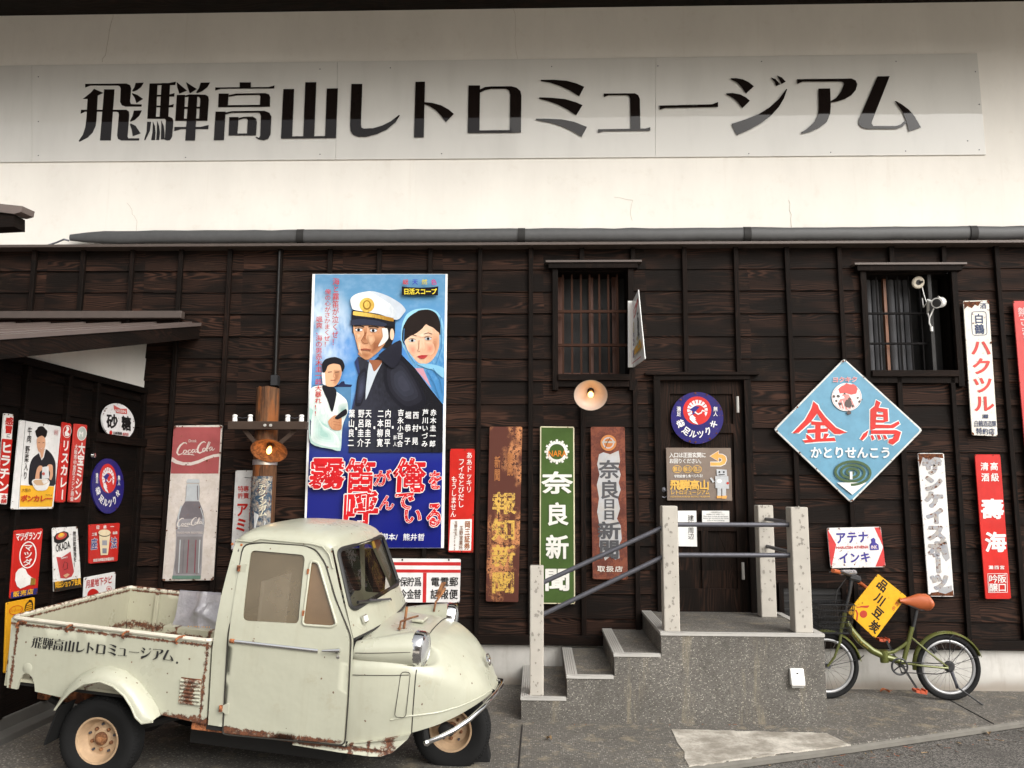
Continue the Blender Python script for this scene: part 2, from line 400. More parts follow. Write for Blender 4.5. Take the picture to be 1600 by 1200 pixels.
# ================================================================== SETTING: ground
rp = [(-14, -7.95), (-5, -4.35), (-2.2, -3.2), (.879, -1.963), (2.026, -1.494), (3.503, -.847), (6, .18), (9, 1.4), (9, 3), (-14, 3)]
m = MB(); m.prism([(x, y, -.045) for x, y in rp], (0, 0, .045), M_AGG2, False)
struct(m.build('pavement', bevel=0), 'grey washed gravel pavement sloping past the museum wall')
def asphalt():
    t = NT('asphalt'); p = t.pos(); vo = t.n('TexVoronoi'); t.set(vo.inputs['Vector'], p); vo.inputs['Scale'].default_value = 150
    sc = t.n('SeparateColor', {0: vo.outputs['Color']}).outputs[0]
    c = t.mix(t.ss(sc, .2, 1), (.05, .047, .043, 1), (.22, .205, .185, 1)); c = t.mix(t.ss(t.noise(p, 1.7, 5, .65), .45, .8), c, (.075, .07, .063, 1))
    t.bump(sc, .5, .004); return t.fin(c, .85, 0, .3)
m = MB(); m.add([(-150, -150, -.05), (150, -150, -.05), (150, 60, -.05), (-150, 60, -.05)], [(0, 1, 2, 3)], asphalt())
struct(m.build('road'), 'dark asphalt road beside the pavement')
M_BOUNCE = plain('pale_bounce_ground', (.55, .49, .41), .9, 0, .2, .8)
m = MB(); m.add([(-26, -19.4, -.046), (26, -19.4, -.046), (26, -4.2, -.046), (3, -4.2, -.046), (-26, -12, -.046)], [(0, 1, 2, 3, 4)], M_BOUNCE)  # unseen pale sheet added to bounce warm light up under the eave
struct(m.build('bounce_ground'), 'unseen pale ground sheet added to bounce light up onto the museum wall')
# weathered pale slab along the pavement edge, joints in the pavement
def weathered():
    t = NT('weathered_concrete'); p = t.pos(); n = t.noise(p, 4, 6, .7); w = t.noise(p, 60, 3)
    c = t.mix(t.ss(n, .35, .7), (.26, .235, .195, 1), (.60, .56, .49, 1)); c = t.mix(t.math('MULTIPLY', t.ss(w, .5, .7), .35), c, (.2, .18, .15, 1))
    t.bump(w, .3, .004); return t.fin(c, .85, 0, .2)
M_WEA = weathered()
sl = [(1050, 1139), (1100, 1140.5), (1160, 1142), (1292, 1145), (1312, 1155), (1330, 1163), (1265, 1171), (1200, 1179), (1120, 1190), (1078, 1196), (1071, 1184), (1069, 1175), (1058, 1160), (1054, 1147)]
m = MB(); rr = random.Random(21); s2_ = []
for a, b in zip(sl, sl[1:]+sl[:1]):
    n = max(1, int(math.dist(a, b)/7))
    s2_ += [(a[0]+(b[0]-a[0])*i/n+rr.uniform(-2, 2), a[1]+(b[1]-a[1])*i/n+rr.uniform(-.7, .7)) for i in range(n)]
m.prism([GP(u, v, .004) for u, v in s2_][::-1], (0, 0, -.01), M_WEA, False)
struct(m.build('concrete_slab'), 'pale worn concrete slab at the foot of the steps')
m = MB()
for a, b in (((816, 1133), (809, 1215)), ((1484, 1094), (1552, 1131))):
    p, q = GP(*a), GP(*b); m.bar(p+Vector((0, 0, .001)), q+Vector((0, 0, .001)), .008, .006, M_DARK)
struct(m.build('pavement_joint'), 'dark joint between two pavement slabs')
m = MB()
for i in range(5):
    pass
kp = [Vector((x, y, 0)) for x, y in rp[:8]]
m.tube([p+Vector((0.004, -.006, -.03)) for p in kp], .024, plain('worn_kerb', (.15, .14, .12), .85, 0, .45, 5), 6, flat=.9)
struct(m.build('kerb'), 'broken concrete edge between pavement and road')

# ================================================================== the museum
B = thing('museum_building', 'large museum with white plaster upper wall over dark cedar boarding', 'museum', (0, 0, 0))
XL, XR, ZT = -9.0, 9.0, 6.12
XB = lambda k: -4.6176+.45511*k
ZB, ZE = .41, 3.78           # boarding from base beam to the flashing
def hole(pts): xs = [p.x for p in pts]; zs = [p.z for p in pts]; return min(xs), max(xs), min(zs), max(zs)
w1 = hole([WP(872, 424), WP(980, 424), WP(872, 586), WP(980, 586)]); w2 = hole([WP(1352, 428), WP(1482, 428), WP(1358, 580), WP(1486, 580)])
dr = (WP(1030, 600).x, WP(1160, 600).x, .64, WP(1090, 598).z)
HOLES = [w1, w2, dr]
m = MB(); NBD = int((ZE-ZB)/BOARD_H)+2
for i in range(NBD):
    z0 = BOARD_Z0+i*BOARD_H; z1 = min(z0+BOARD_H+.012, ZE); z0 = max(z0, ZB-.05); rb = random.Random(i)
    if z1 <= z0: continue
    xs = [(XL, XR)]
    for h in HOLES:
        if z1 > h[2]+.02 and z0 < h[3]-.02:
            xs = [s for a, b in xs for s in ((a, min(b, h[0])), (max(a, h[1]), b)) if s[1]-s[0] > 1e-3]
    xs = [s for a, b in xs for s in [(a+(b-a)*k/max(1, int((b-a)/1.82)), a+(b-a)*(k+1)/max(1, int((b-a)/1.82))) for k in range(max(1, int((b-a)/1.82)))]]
    for a, b in xs:
        # a lapped board: its lower edge stands proud, each one a little different
        j, l, r_ = rb.uniform(-.004, .003), rb.uniform(-.005, .004), rb.uniform(-.005, .004)
        m.add([(a, -.014+j, z0+l), (b, -.014+j, z0+r_), (b, .002, z1), (a, .002, z1), (a, .012, z0), (b, .012, z0), (b, .02, z1), (a, .02, z1)],
              [(0, 1, 2, 3), (4, 7, 6, 5), (0, 4, 5, 1), (3, 2, 6, 7), (0, 3, 7, 4), (1, 5, 6, 2)], M_WOOD)
m.build('wood_siding', B)
for k in range(-9, 30):
    x = XB(k)
    if abs(x) > 6.5: continue
    seg = [(ZB, ZE)]
    for h in HOLES:
        if h[0]-.08 < x < h[1]+.08: seg = [s for a, b in seg for s in ((a, h[2]-.04), (h[3]+.04, b)) if s[1]-s[0] > .05]
    m = MB()
    for a, b in seg: rb = random.Random(k); d0, d1, wd = rb.uniform(-.005, .005), rb.uniform(-.005, .005), rb.uniform(.018, .022); m.prism([(x-wd+d0, -.045, a), (x+wd+d0, -.045, a), (x+wd+d1, -.045, b), (x-wd+d1, -.045, b)], (0, .039, 0), M_BEAM)
    m.build('batten', B, bevel=.003, seg=1)
m = MB(); m.bb((XL, -.06, .33), (XR, .02, .41), M_BEAMH); m.build('base_beam', B, bevel=.004)
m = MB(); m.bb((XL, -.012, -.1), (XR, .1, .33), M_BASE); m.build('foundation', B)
m = MB(); m.bb((XL, .06, ZE), (XR, .3, 6.6), M_PLASTER)
def ribbon(pts, w=.004, mat=M_FLASH):
    for a, b in zip(pts, pts[1:]):
        p, q = WP(*a, .0585), WP(*b, .0585); m.bar(p, q, w, .003, mat, (0, -1, 0))
M_CRACK = plain('hairline_crack', (.52, .47, .40), .9)
for cr in ([(160, 10), (178, 14), (172, 50), (165, 80), (160, 97)], [(800, 3), (807, 30), (805, 60), (809, 92)], [(200, 318), (208, 335), (215, 345), (213, 362)], [(960, 309), (988, 312), (985, 330), (988, 345)], [(1232, 312), (1236, 335), (1238, 360)]):
    rr = random.Random(cr[0][0]); pts = []
    for a, b in zip(cr, cr[1:]):
        for t in (0, .33, .66): pts.append((a[0]+(b[0]-a[0])*t+rr.uniform(-1.5, 1.5), a[1]+(b[1]-a[1])*t+rr.uniform(-1.5, 1.5)))
    ribbon(pts+[cr[-1]], .0026, M_CRACK)
m.build('plaster_wall', B)
m = MB(); m.prism([(XL, -.13, 3.775), (XL, -.13, 3.80), (XL, .06, 3.86), (XL, .06, 3.775)][::-1], (XR-XL, 0, 0), M_FLASH); m.build('flashing', B, bevel=.004)
# long wrapped gutter lying on the flashing
gx0 = WP(112, 375, 0).x; zg = 3.90
m = MB(); rr = random.Random(3); pts = []; rs = []
n_ = 70
for i in range(n_+1):
    x = gx0+(6.6-gx0)*i/n_; pts.append((x, -.025, zg+.004*rr.uniform(-1, 1))); rs.append(.060+.002*rr.uniform(-1, 1))
rs[0] = .03; rs[1] = .048
m.tube(pts, rs, M_GUT, 14, flat=.56, up=(0, 0, 1))
gut = m.build('gutter', B)
for u in (470, 815, 1167, 1520):
    c = WP(u, 372, -.02); m = MB(); m.tube([(c.x-.032, -.025, zg), (c.x+.032, -.025, zg)], .066, M_DARK, 14, flat=.66); m.build('gutter_band', gut, O=(0, 0, 0))
m = MB(); m.tube([WP(108, 376, -.03), WP(100, 374, -.06), WP(88, 379, -.06), WP(70, 385, -.1)], .009, M_STEEL, 6); m.build('drain_wire', gut, O=(0, 0, 0))
# great eave above
m = MB(); m.prism([(XL, .3, 6.21), (XL, -1.5, 5.80), (XL, -1.5, 5.94), (XL, .3, 6.6)][::-1], (XR-XL, 0, 0), M_BEAMH); m.build('eave', B)
# windows
def window(h, label, curtain):
    w = MB(); x0, x1, z0, z1 = h; D = .26
    w.bb((x0-.05, -.05, z0-.14), (x0, .03, z1+.01), M_BEAM); w.bb((x1, -.05, z0-.14), (x1+.05, .03, z1+.01), M_BEAM)
    w.bb((x0-.085, -.075, z1+.01), (x1+.085, .02, z1+.06), M_BEAM)
    w.bb((x0-.05, -.045, z0-.11), (x1+.05, .02, z0-.055), M_BEAM)
    o = w.build('window', B, bevel=.003, label=label)
    w = MB(); w.bb((x0-.11, -.09, z1+.06), (x1+.12, .0, z1+.078), M_FLASH); w.build('rain_strip', o, O=(0, 0, 0))
    w = MB(); w.bb((x0, -.07, z0-.055), (x1, .2, z0), M_BEAMH); w.build('sill', o, O=(0, 0, 0), bevel=.003)
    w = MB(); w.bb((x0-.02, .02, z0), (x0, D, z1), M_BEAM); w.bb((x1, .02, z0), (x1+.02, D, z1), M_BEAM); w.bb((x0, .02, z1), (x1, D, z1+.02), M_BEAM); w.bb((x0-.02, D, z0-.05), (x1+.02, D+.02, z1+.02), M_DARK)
    w.build('reveal', o, O=(0, 0, 0))
    return o
M_BROWN = plain('red_brown_wood', (.10, .035, .018), .5, 0, .3, 10); M_BARS = plain('brown_iron_bar', (.05, .024, .016), .8, 0, .2, 20, .1, .1)
o = window(w1, 'small barred window with dark red brown bars', 0)
yb = .12
for u in (879.5, 893.5, 907.5, 921, 936, 950, 964):
    a, b = WP(u, 430, yb), WP(u+1, 590, yb); w = MB(); w.bb((a.x-.009, yb-.009, w1[2]), (a.x+.009, yb+.009, w1[3]), M_BARS); w.build('bar', o, O=(0, 0, 0))
for v in (487, 539.5):
    z = WP(925, v, yb).z; w = MB(); w.bb((w1[0], yb-.016, z-.012), (w1[1], yb+.016, z+.012), M_BARS); w.build('crossbar', o, O=(0, 0, 0))
w = MB(); w.bb((w1[0], .20, w1[2]), (w1[0]+.06, .24, w1[3]), M_BROWN); w.bb((w1[1]-.12, .20, w1[2]), (w1[1]-.07, .24, w1[3]), M_BROWN); w.bb((w1[0]+.06, .205, w1[2]), (w1[1]-.12, .24, w1[2]+.05), M_BROWN)
w.bb((w1[0]+.30, .21, w1[2]), (w1[0]+.33, .24, w1[3]), M_BROWN); w.build('sash', o, O=(0, 0, 0))
o = window(w2, 'small barred window with pale curtain strips behind', 1)
yb = .10
M_IRON = plain('dark_window_iron', (.014, .013, .013), .85, 0, .1, 20, .1, .05)
M_CURT = plain('grey_curtain', (.10, .10, .105), .9, 0, .35, 6, .1, .1)
for i in range(8):
    a = WP(1353+i*12.2, 500, .21).x; b = WP(1353+i*12.2+10.5, 500, .21).x; w = MB()
    if i == 2: w.bb((a+.015, .17, w2[2]), (b-.015, .21, w2[3]), plain('orange_wood', (.20, .075, .03), .5, 0, .3, 8))
    elif i < 6: w.grid([[Vector((a+(b-a)*t/6, .215-.02*math.sin(3.14*t/6), z)) for t in range(7)] for z in (w2[2], w2[3])], M_CURT)
    else: continue
    w.build('curtain_strip' if i != 2 else 'sash_post', o, O=(0, 0, 0))
for i in range(7):
    x = w2[0]+.05+i*.095; w = MB(); w.bb((x-.006, yb-.006, w2[2]), (x+.006, yb+.006, w2[3]), M_IRON); w.build('bar', o, O=(0, 0, 0))
for v in (490, 537):
    z = WP(1400, v, yb).z; w = MB(); w.bb((w2[0], yb-.012, z-.009), (w2[1]-.16, yb+.012, z+.009), M_IRON); w.build('crossbar', o, O=(0, 0, 0))
w = MB(); w.bb((w2[1]-.17, .03, w2[2]), (w2[1]-.14, .25, w2[3]), M_DARK); w.bb((w2[1]-.14, .2, w2[2]), (w2[1], .25, w2[3]), M_DARK); w.build('shutter', o, O=(0, 0, 0))
# door
x0, x1, z0, z1 = dr; yd = .015
M_DOOR = wood_siding('door_wood', .8, .5, True)
w = MB(); w.bb((x0-.055, -.055, z0-.08), (x0, .05, z1+.02), M_BEAM); w.bb((x1, -.055, z0-.08), (x1+.055, .05, z1+.02), M_BEAM)
w.bb((x0-.055, -.055, z1+.02), (x1+.055, .05, z1+.06), M_BEAM); w.bb((x0-.055, -.055, z0-.1), (x1+.055, .02, z0-.08), M_BEAM); w.bb((x0-.13, -.075, z1+.06), (x1+.13, .0, z1+.085), M_BEAMH)
w.bb((x0, -.03, z0-.08), (x1, .05, z0-.03), M_DARK)
dfr = w.build('door_frame', B, bevel=.003)
w = MB(); w.bb((x0, .02, z0-.03), (x1, .05, z1+.02), M_DOOR)
for a, b, c, d in ((x0, z0-.03, x0+.09, z1+.02), (x1-.09, z0-.03, x1, z1+.02), (x0+.09, z1-.1, x1-.09, z1+.02), (x0+.09, z0-.03, x1-.09, z0+.16), (x0+.09, 2.12, x1-.09, 2.2), (x0+.09, 1.28, x1-.09, 1.36), ((x0+x1)/2-.03, z0+.16, (x0+x1)/2+.03, 1.28)):
    w.bb((a, -.002, b), (c, .02, d), M_DOOR)
dor = w.build('door', B, bevel=.003, label='dark wooden panelled door up the steps')
c = WP(1037.5, 766, -.01)
w = MB(); w.tube([c+Vector((.032*math.sin(t*.4488), 0, .032*math.cos(t*.4488)-.03)) for t in range(14)], .006, M_STEEL, 8, True); w.lathe([(.022, 0), (.02, .008), (.008, .012), (0, .014)], M_STEEL, c+Vector((0, .012, .004)), (0, -1, 0), 16)
w.build('door_handle', dor, O=(0, 0, 0))
for v in (632, 892):
    c = WP(1152.5 if v < 800 else 1161, v, -.06); w = MB(); w.tube([c-Vector((0, 0, .07)), c+Vector((0, 0, .07))], .012, M_NOSE, 10); w.build('hinge', dor, O=(0, 0, 0))
# floor vent right of the steps
a = WP(1262, 920, -.03); b = WP(1312, 975, -.03)
w = MB(); w.bb((2.02, -.05, .43), (2.06, -.02, .86), M_BEAM); w.bb((2.06, -.05, .82), (2.58, -.02, .86), M_BEAM); w.bb((2.54, -.05, .43), (2.58, -.02, .82), M_BEAM); w.bb((2.06, -.03, .43), (2.54, -.018, .82), M_DARK)
for i in range(5): w.bb((2.06, -.04, .5+i*.066), (2.54, -.03, .515+i*.066), M_BLK)
w.build('vent', B)
# conduit on the wall above the pole
w = MB(); a, b = WP(437, 392, -.06), WP(430, 592, -.06); w.tube([a, b], .009, M_DARK, 8); w.bb((b.x-.03, -.09, b.z-.06), (b.x+.03, -.02, b.z+.03), M_BLK); w.build('conduit', B)

# ================================================================== the annex on the left
XA = -3.53
A = thing('annex_shed', 'low black boarded annex with small lean-to roof at the wall corner', 'shed', (XA, -2, 0))
YA0, YA1 = -4.3, -.02
zr = lambda y: 2.99+.238*y           # underside of the sloping roof
m = MB()
for i in range(11):
    za = .12+i*.226; zb_ = min(za+.238, 2.45)
    m.add([(XA+.014, YA0, za), (XA+.014, YA1, za), (XA-.002, YA1, zb_), (XA-.002, YA0, zb_), (XA-.06, YA0, za), (XA-.06, YA1, za), (XA-.06, YA1, zb_), (XA-.06, YA0, zb_)],
          [(0, 1, 2, 3), (0, 4, 5, 1), (3, 2, 6, 7), (0, 3, 7, 4)], M_WOODB)
m.build('side_boarding', A)
ys = [-.04, AP(140, 700, XA).y, AP(95, 690, XA).y, AP(32, 640, XA).y, -2.0, -2.45, -2.9, -3.35, -3.8, -4.25]
for y in ys:
    m = MB(); m.bb((XA, y-.022, .12), (XA+.045, y+.022, 2.45), M_WOODB); m.build('batten', A, bevel=.003, seg=1)
m = MB(); m.bb((XA-.02, YA0, 2.45), (XA+.05, YA1, 2.50), M_WOODB); m.build('rail', A)
def hz(y): return max(2.5, zr(y))
m = MB(); m.prism([(XA-.03, -.0, 2.5), (XA-.03, -1.85, 2.5), (XA-.03, -.0, zr(0))], (.03, 0, 0), M_PLASTER); m.build('plaster_gable', A)
m = MB(); m.prism([(XA-2.5, .0, zr(0)), (XA-2.5, -2.62, zr(-2.62)), (XA-2.5, -2.62, zr(-2.62)+.08), (XA-2.5, .0, zr(0)+.08)], (2.5+.42, 0, 0), M_BEAM)
rf = m.build('roof', A)
M_TIN = plain('brown_tin_roof', (.15, .118, .105), .45, .2, .25, 4)
m = MB(); m.prism([(XA-2.5, .0, zr(0)+.09), (XA-2.5, -2.78, zr(-2.78)+.09), (XA-2.5, -2.78, zr(-2.78)+.108), (XA-2.5, .0, zr(0)+.108)], (2.5+.415, 0, 0), M_TIN)
for i in range(9): m.bar((XA-2.2+.325*i, -.02, zr(0)+.112), (XA-2.2+.325*i, -2.76, zr(-2.76)+.112), .02, .014, M_TIN)
m.build('tin_sheet', rf, O=(0, 0, 0))
bx = XA+.43
m = MB(); m.prism([(bx, -.0, zr(0)-.03), (bx, -2.76, zr(-2.76)-.03), (bx, -2.76, zr(-2.76)+.085), (bx, -.0, zr(0)+.085)], (.05, 0, 0), M_BEAMH)
m.prism([(bx-.01, -.0, zr(0)+.085), (bx-.01, -2.77, zr(-2.77)+.085), (bx-.01, -2.77, zr(-2.77)+.113), (bx-.01, -.0, zr(0)+.113)], (.07, 0, 0), M_TIN); m.build('bargeboard', A)
m = MB(); m.bb((XA-2.5, -.09, zr(0)+.14), (-3.19, -.02, zr(0)+.205), M_FLASH); m.build('wall_flashing', A, bevel=.004)
# its door near the corner
yd0, yd1, zd = AP(143, 700, XA).y, AP(216, 700, XA).y, AP(180, 694, XA).z
m = MB(); m.bb((XA, yd0-.03, .12), (XA+.05, yd0+.03, zd), M_WOODB); m.bb((XA, yd1-.02, .12), (XA+.05, yd1+.04, zd), M_WOODB); m.bb((XA, yd0-.05, zd), (XA+.065, yd1+.05, zd+.07), M_WOODB)
m.bb((XA+.008, yd0+.03, .12), (XA+.03, yd1-.02, zd), M_WOODB); m.bb((XA+.03, yd0+.03, .12), (XA+.038, yd0+.10, zd), M_WOODB); m.bb((XA+.03, yd1-.09, .12), (XA+.038, yd1-.02, zd), M_WOODB)
dd = m.build('door', A, bevel=.002)
c = AP(145, 711.5, XA+.045); m = MB(); m.lathe([(.0, .022), (.018, .018), (.026, 0)], M_CHROME, c, (1, 0, 0), 16); m.build('door_knob', dd, O=(0, 0, 0))
m = MB(); m.bb((XA-.15, YA0, -.02), (XA+.03, YA1, .12), plain('grey_kerb', (.10, .095, .085), .85, 0, .35, 5)); m.bb((XA+.03, YA0, -.02), (XA+.14, YA1, .045), plain('grey_kerb', (.2, .19, .175))); m.build('footing', A, bevel=.006)
# roof corner of the house further left, high on the plaster
q = [WP(-60, 312, -.9), WP(35, 322, -.9), WP(33, 331, -.9), WP(22, 334, -.9), WP(22, 353, -.9), WP(-60, 357, -.9)]
R_ = thing('house_roof', 'dark wooden roof corner of the neighbouring house at top left', 'roof', q[1])
m = MB(); m.prism(q[:4][::-1]+[WP(-60, 324, -.9)], (0, .16, .01), M_TIN, False); m.build('tin_sheet', R_)
m = MB(); m.prism([WP(22, 335, -.88), WP(22, 354, -.88), WP(-60, 358, -.88), WP(-60, 325, -.88)], (0, .14, 0), M_BEAMH, False); m.build('eave_beam', R_)

# ================================================================== steps
YS = -1.06; steps = [(-.118, .155), (.208, .308), (.545, .462), (.880, .612)]; SX1 = 2.03
T_ = thing('concrete_steps', 'grey washed gravel steps leading up to the museum door', 'steps', (.9, -.5, 0))
xs = [s[0] for s in steps]+[SX1]
for i, (x, z) in enumerate(steps):
    m = MB(); m.bb((x, YS, -.05), (xs[i+1], -.02, z), M_AGG)
    st = m.build('step' if i < 3 else 'landing', T_)
    m = MB(); m.bb((x-.006, YS-.006, z-.018), (x+.075, -.02, z+.006), M_NOSE)
    for j in range(4): m.bb((x+.008+j*.016, YS+.02, z+.006), (x+.014+j*.016, -.05, z+.010), M_NOSE)
    m.bb((x+.075, YS-.006, z-.018), (xs[i+1]+(.006 if i == 3 else -.007), YS+.03, z+.006), M_NOSE)
    if i == 3: m.bb((SX1-.05, YS+.03, z-.018), (SX1+.006, -.02, z+.006), M_NOSE)
    m.build('nosing', st, O=(0, 0, 0), bevel=.002, seg=1)
def post(u0, u1, vt, vb, y, zb, lab, skew=0):
    a = WP(u0, vb, y); b = WP(u1, vb, y); zt = WP((u0+u1)/2, vt, y).z; w = (b.x-a.x); xc = (a.x+b.x)/2
    m = MB(); m.bb((xc-w/2, y, zb), (xc+w/2, y+w, zt), M_STONE)
    o = m.build('post', T_, bevel=.008, label=lab); rr = random.Random(int(u0)); k = MB(); Ms = plain('dark_stain', (.25, .23, .20), .85, 0, .3, 30)
    for i in range(34):
        cx = xc+rr.gauss(0, .22)*w; cz = zb+(zt-zb)*rr.random(); r = rr.uniform(.003, .013)
        k.poly([(min(max(cx+r*rr.uniform(.3, 1.2)*math.cos(t*.628), xc-w/2+.006), xc+w/2-.006), y-.0009-.00005*i, cz+r*rr.uniform(.4, 1.6)*math.sin(t*.628)) for t in range(10)], Ms)
    k.build('stain', o, O=(0, 0, 0), weld=False); return xc, zt, w
P1 = post(827.5, 849.5, 884.5, 1085, YS+.04, .155, 'lowest stone handrail post, standing on the bottom step')
P2 = post(1038, 1063, 790.5, 985, YS+.04, .612, 'stone handrail post at the front left of the landing')
P3 = post(1190, 1214.5, 789.5, 961, -.30, .612, 'stone handrail post at the back of the landing')
P4 = post(1243, 1271, 792.5, 988, YS+.04, .612, 'stone handrail post at the front right of the landing')
yc = YS+.10
for (va, vb_) in ((915, 821), (965, 867)):
    a = WP(838, va, yc); b = WP(1050, vb_-4, yc); m = MB(); m.tube([a, b], .017, M_STEEL, 12); m.build('handrail', T_)
for v in (819.5, 867):
    a = WP(1050, v, yc); b = WP(1256, v+.5, yc); m = MB(); m.tube([a, b], .017, M_STEEL, 12); m.build('handrail', T_)
    z = WP(1245, v-.5, yc).z; m = MB(); m.tube([Vector((P4[0]-.02, yc, z+.005)), Vector((P3[0], -.22, z+.015))], .015, M_STEEL, 12); m.build('handrail', T_)
# outdoor socket on the side of the steps
c = WP(1244, 1058, YS)
O_ = thing('outdoor_socket', 'white weatherproof socket box on the front of the steps', 'socket', c)
m = MB(); m.prism([c+Vector(q) for q in ((-.048, 0, .062), (-.048, -.022, .062), (-.048, -.05, -.028), (-.048, -.05, -.05), (-.048, 0, -.05))], (.096, 0, 0), M_WHITE); m.build('cover', O_, bevel=.006)
m = MB(); m.bb(c+Vector((-.04, -.03, -.066)), c+Vector((.04, 0, -.05)), plain('grey_plastic', (.4, .39, .37), .5)); m.bb(c+Vector((-.006, -.036, .028)), c+Vector((.006, -.03, .036)), M_DARK); m.build('base', O_)

# ================================================================== house on the other side of the street (seen only in the glossy board, glass and chrome)
H_ = thing('townhouse', 'brown townhouse with tiled roof across the street behind the viewer', 'house', (.5, -19.5, 0))
M_HW = plain('brown_house_wall', (.17, .13, .10), .8, 0, .2, 2); M_HT = plain('grey_roof_tiles', (.10, .10, .105), .6, 0, .2, 6); M_HG = plain('house_glass', (.03, .035, .04), .1, 0, .1)
m = MB(); m.bb((-5.6, -25, -.1), (5.4, -19.6, 8.6), M_HW); m.build('wall', H_)
m = MB(); m.prism([(-6.2, -19.2, 8.45), (-6.2, -22.3, 10.9), (-6.2, -25.4, 8.45)], (12.2, 0, 0), M_HT); m.build('roof', H_)
for i in range(4):
    for z in (.9, 3.6, 6.2):
        x = -4.6+i*2.6; m = MB(); m.bb((x, -19.61, z), (x+1.5, -19.55, z+1.5), M_FLASH); w = m.build('window', H_); m = MB(); m.bb((x+.08, -19.56, z+.08), (x+1.42, -19.53, z+1.42), M_HG); m.build('pane', w)
# ================================================================== SIGNS
E_ = lambda c, chip=0.0, fade=0.0, key='': enamel(c, chip, .28, fade, key)
C_W = (.76, .74, .70); C_R = (.50, .022, .016); C_B = (.025, .02, .17); C_K = (.014, .013, .013); C_Y = (.80, .42, .03); C_CREAM = (.70, .62, .45)
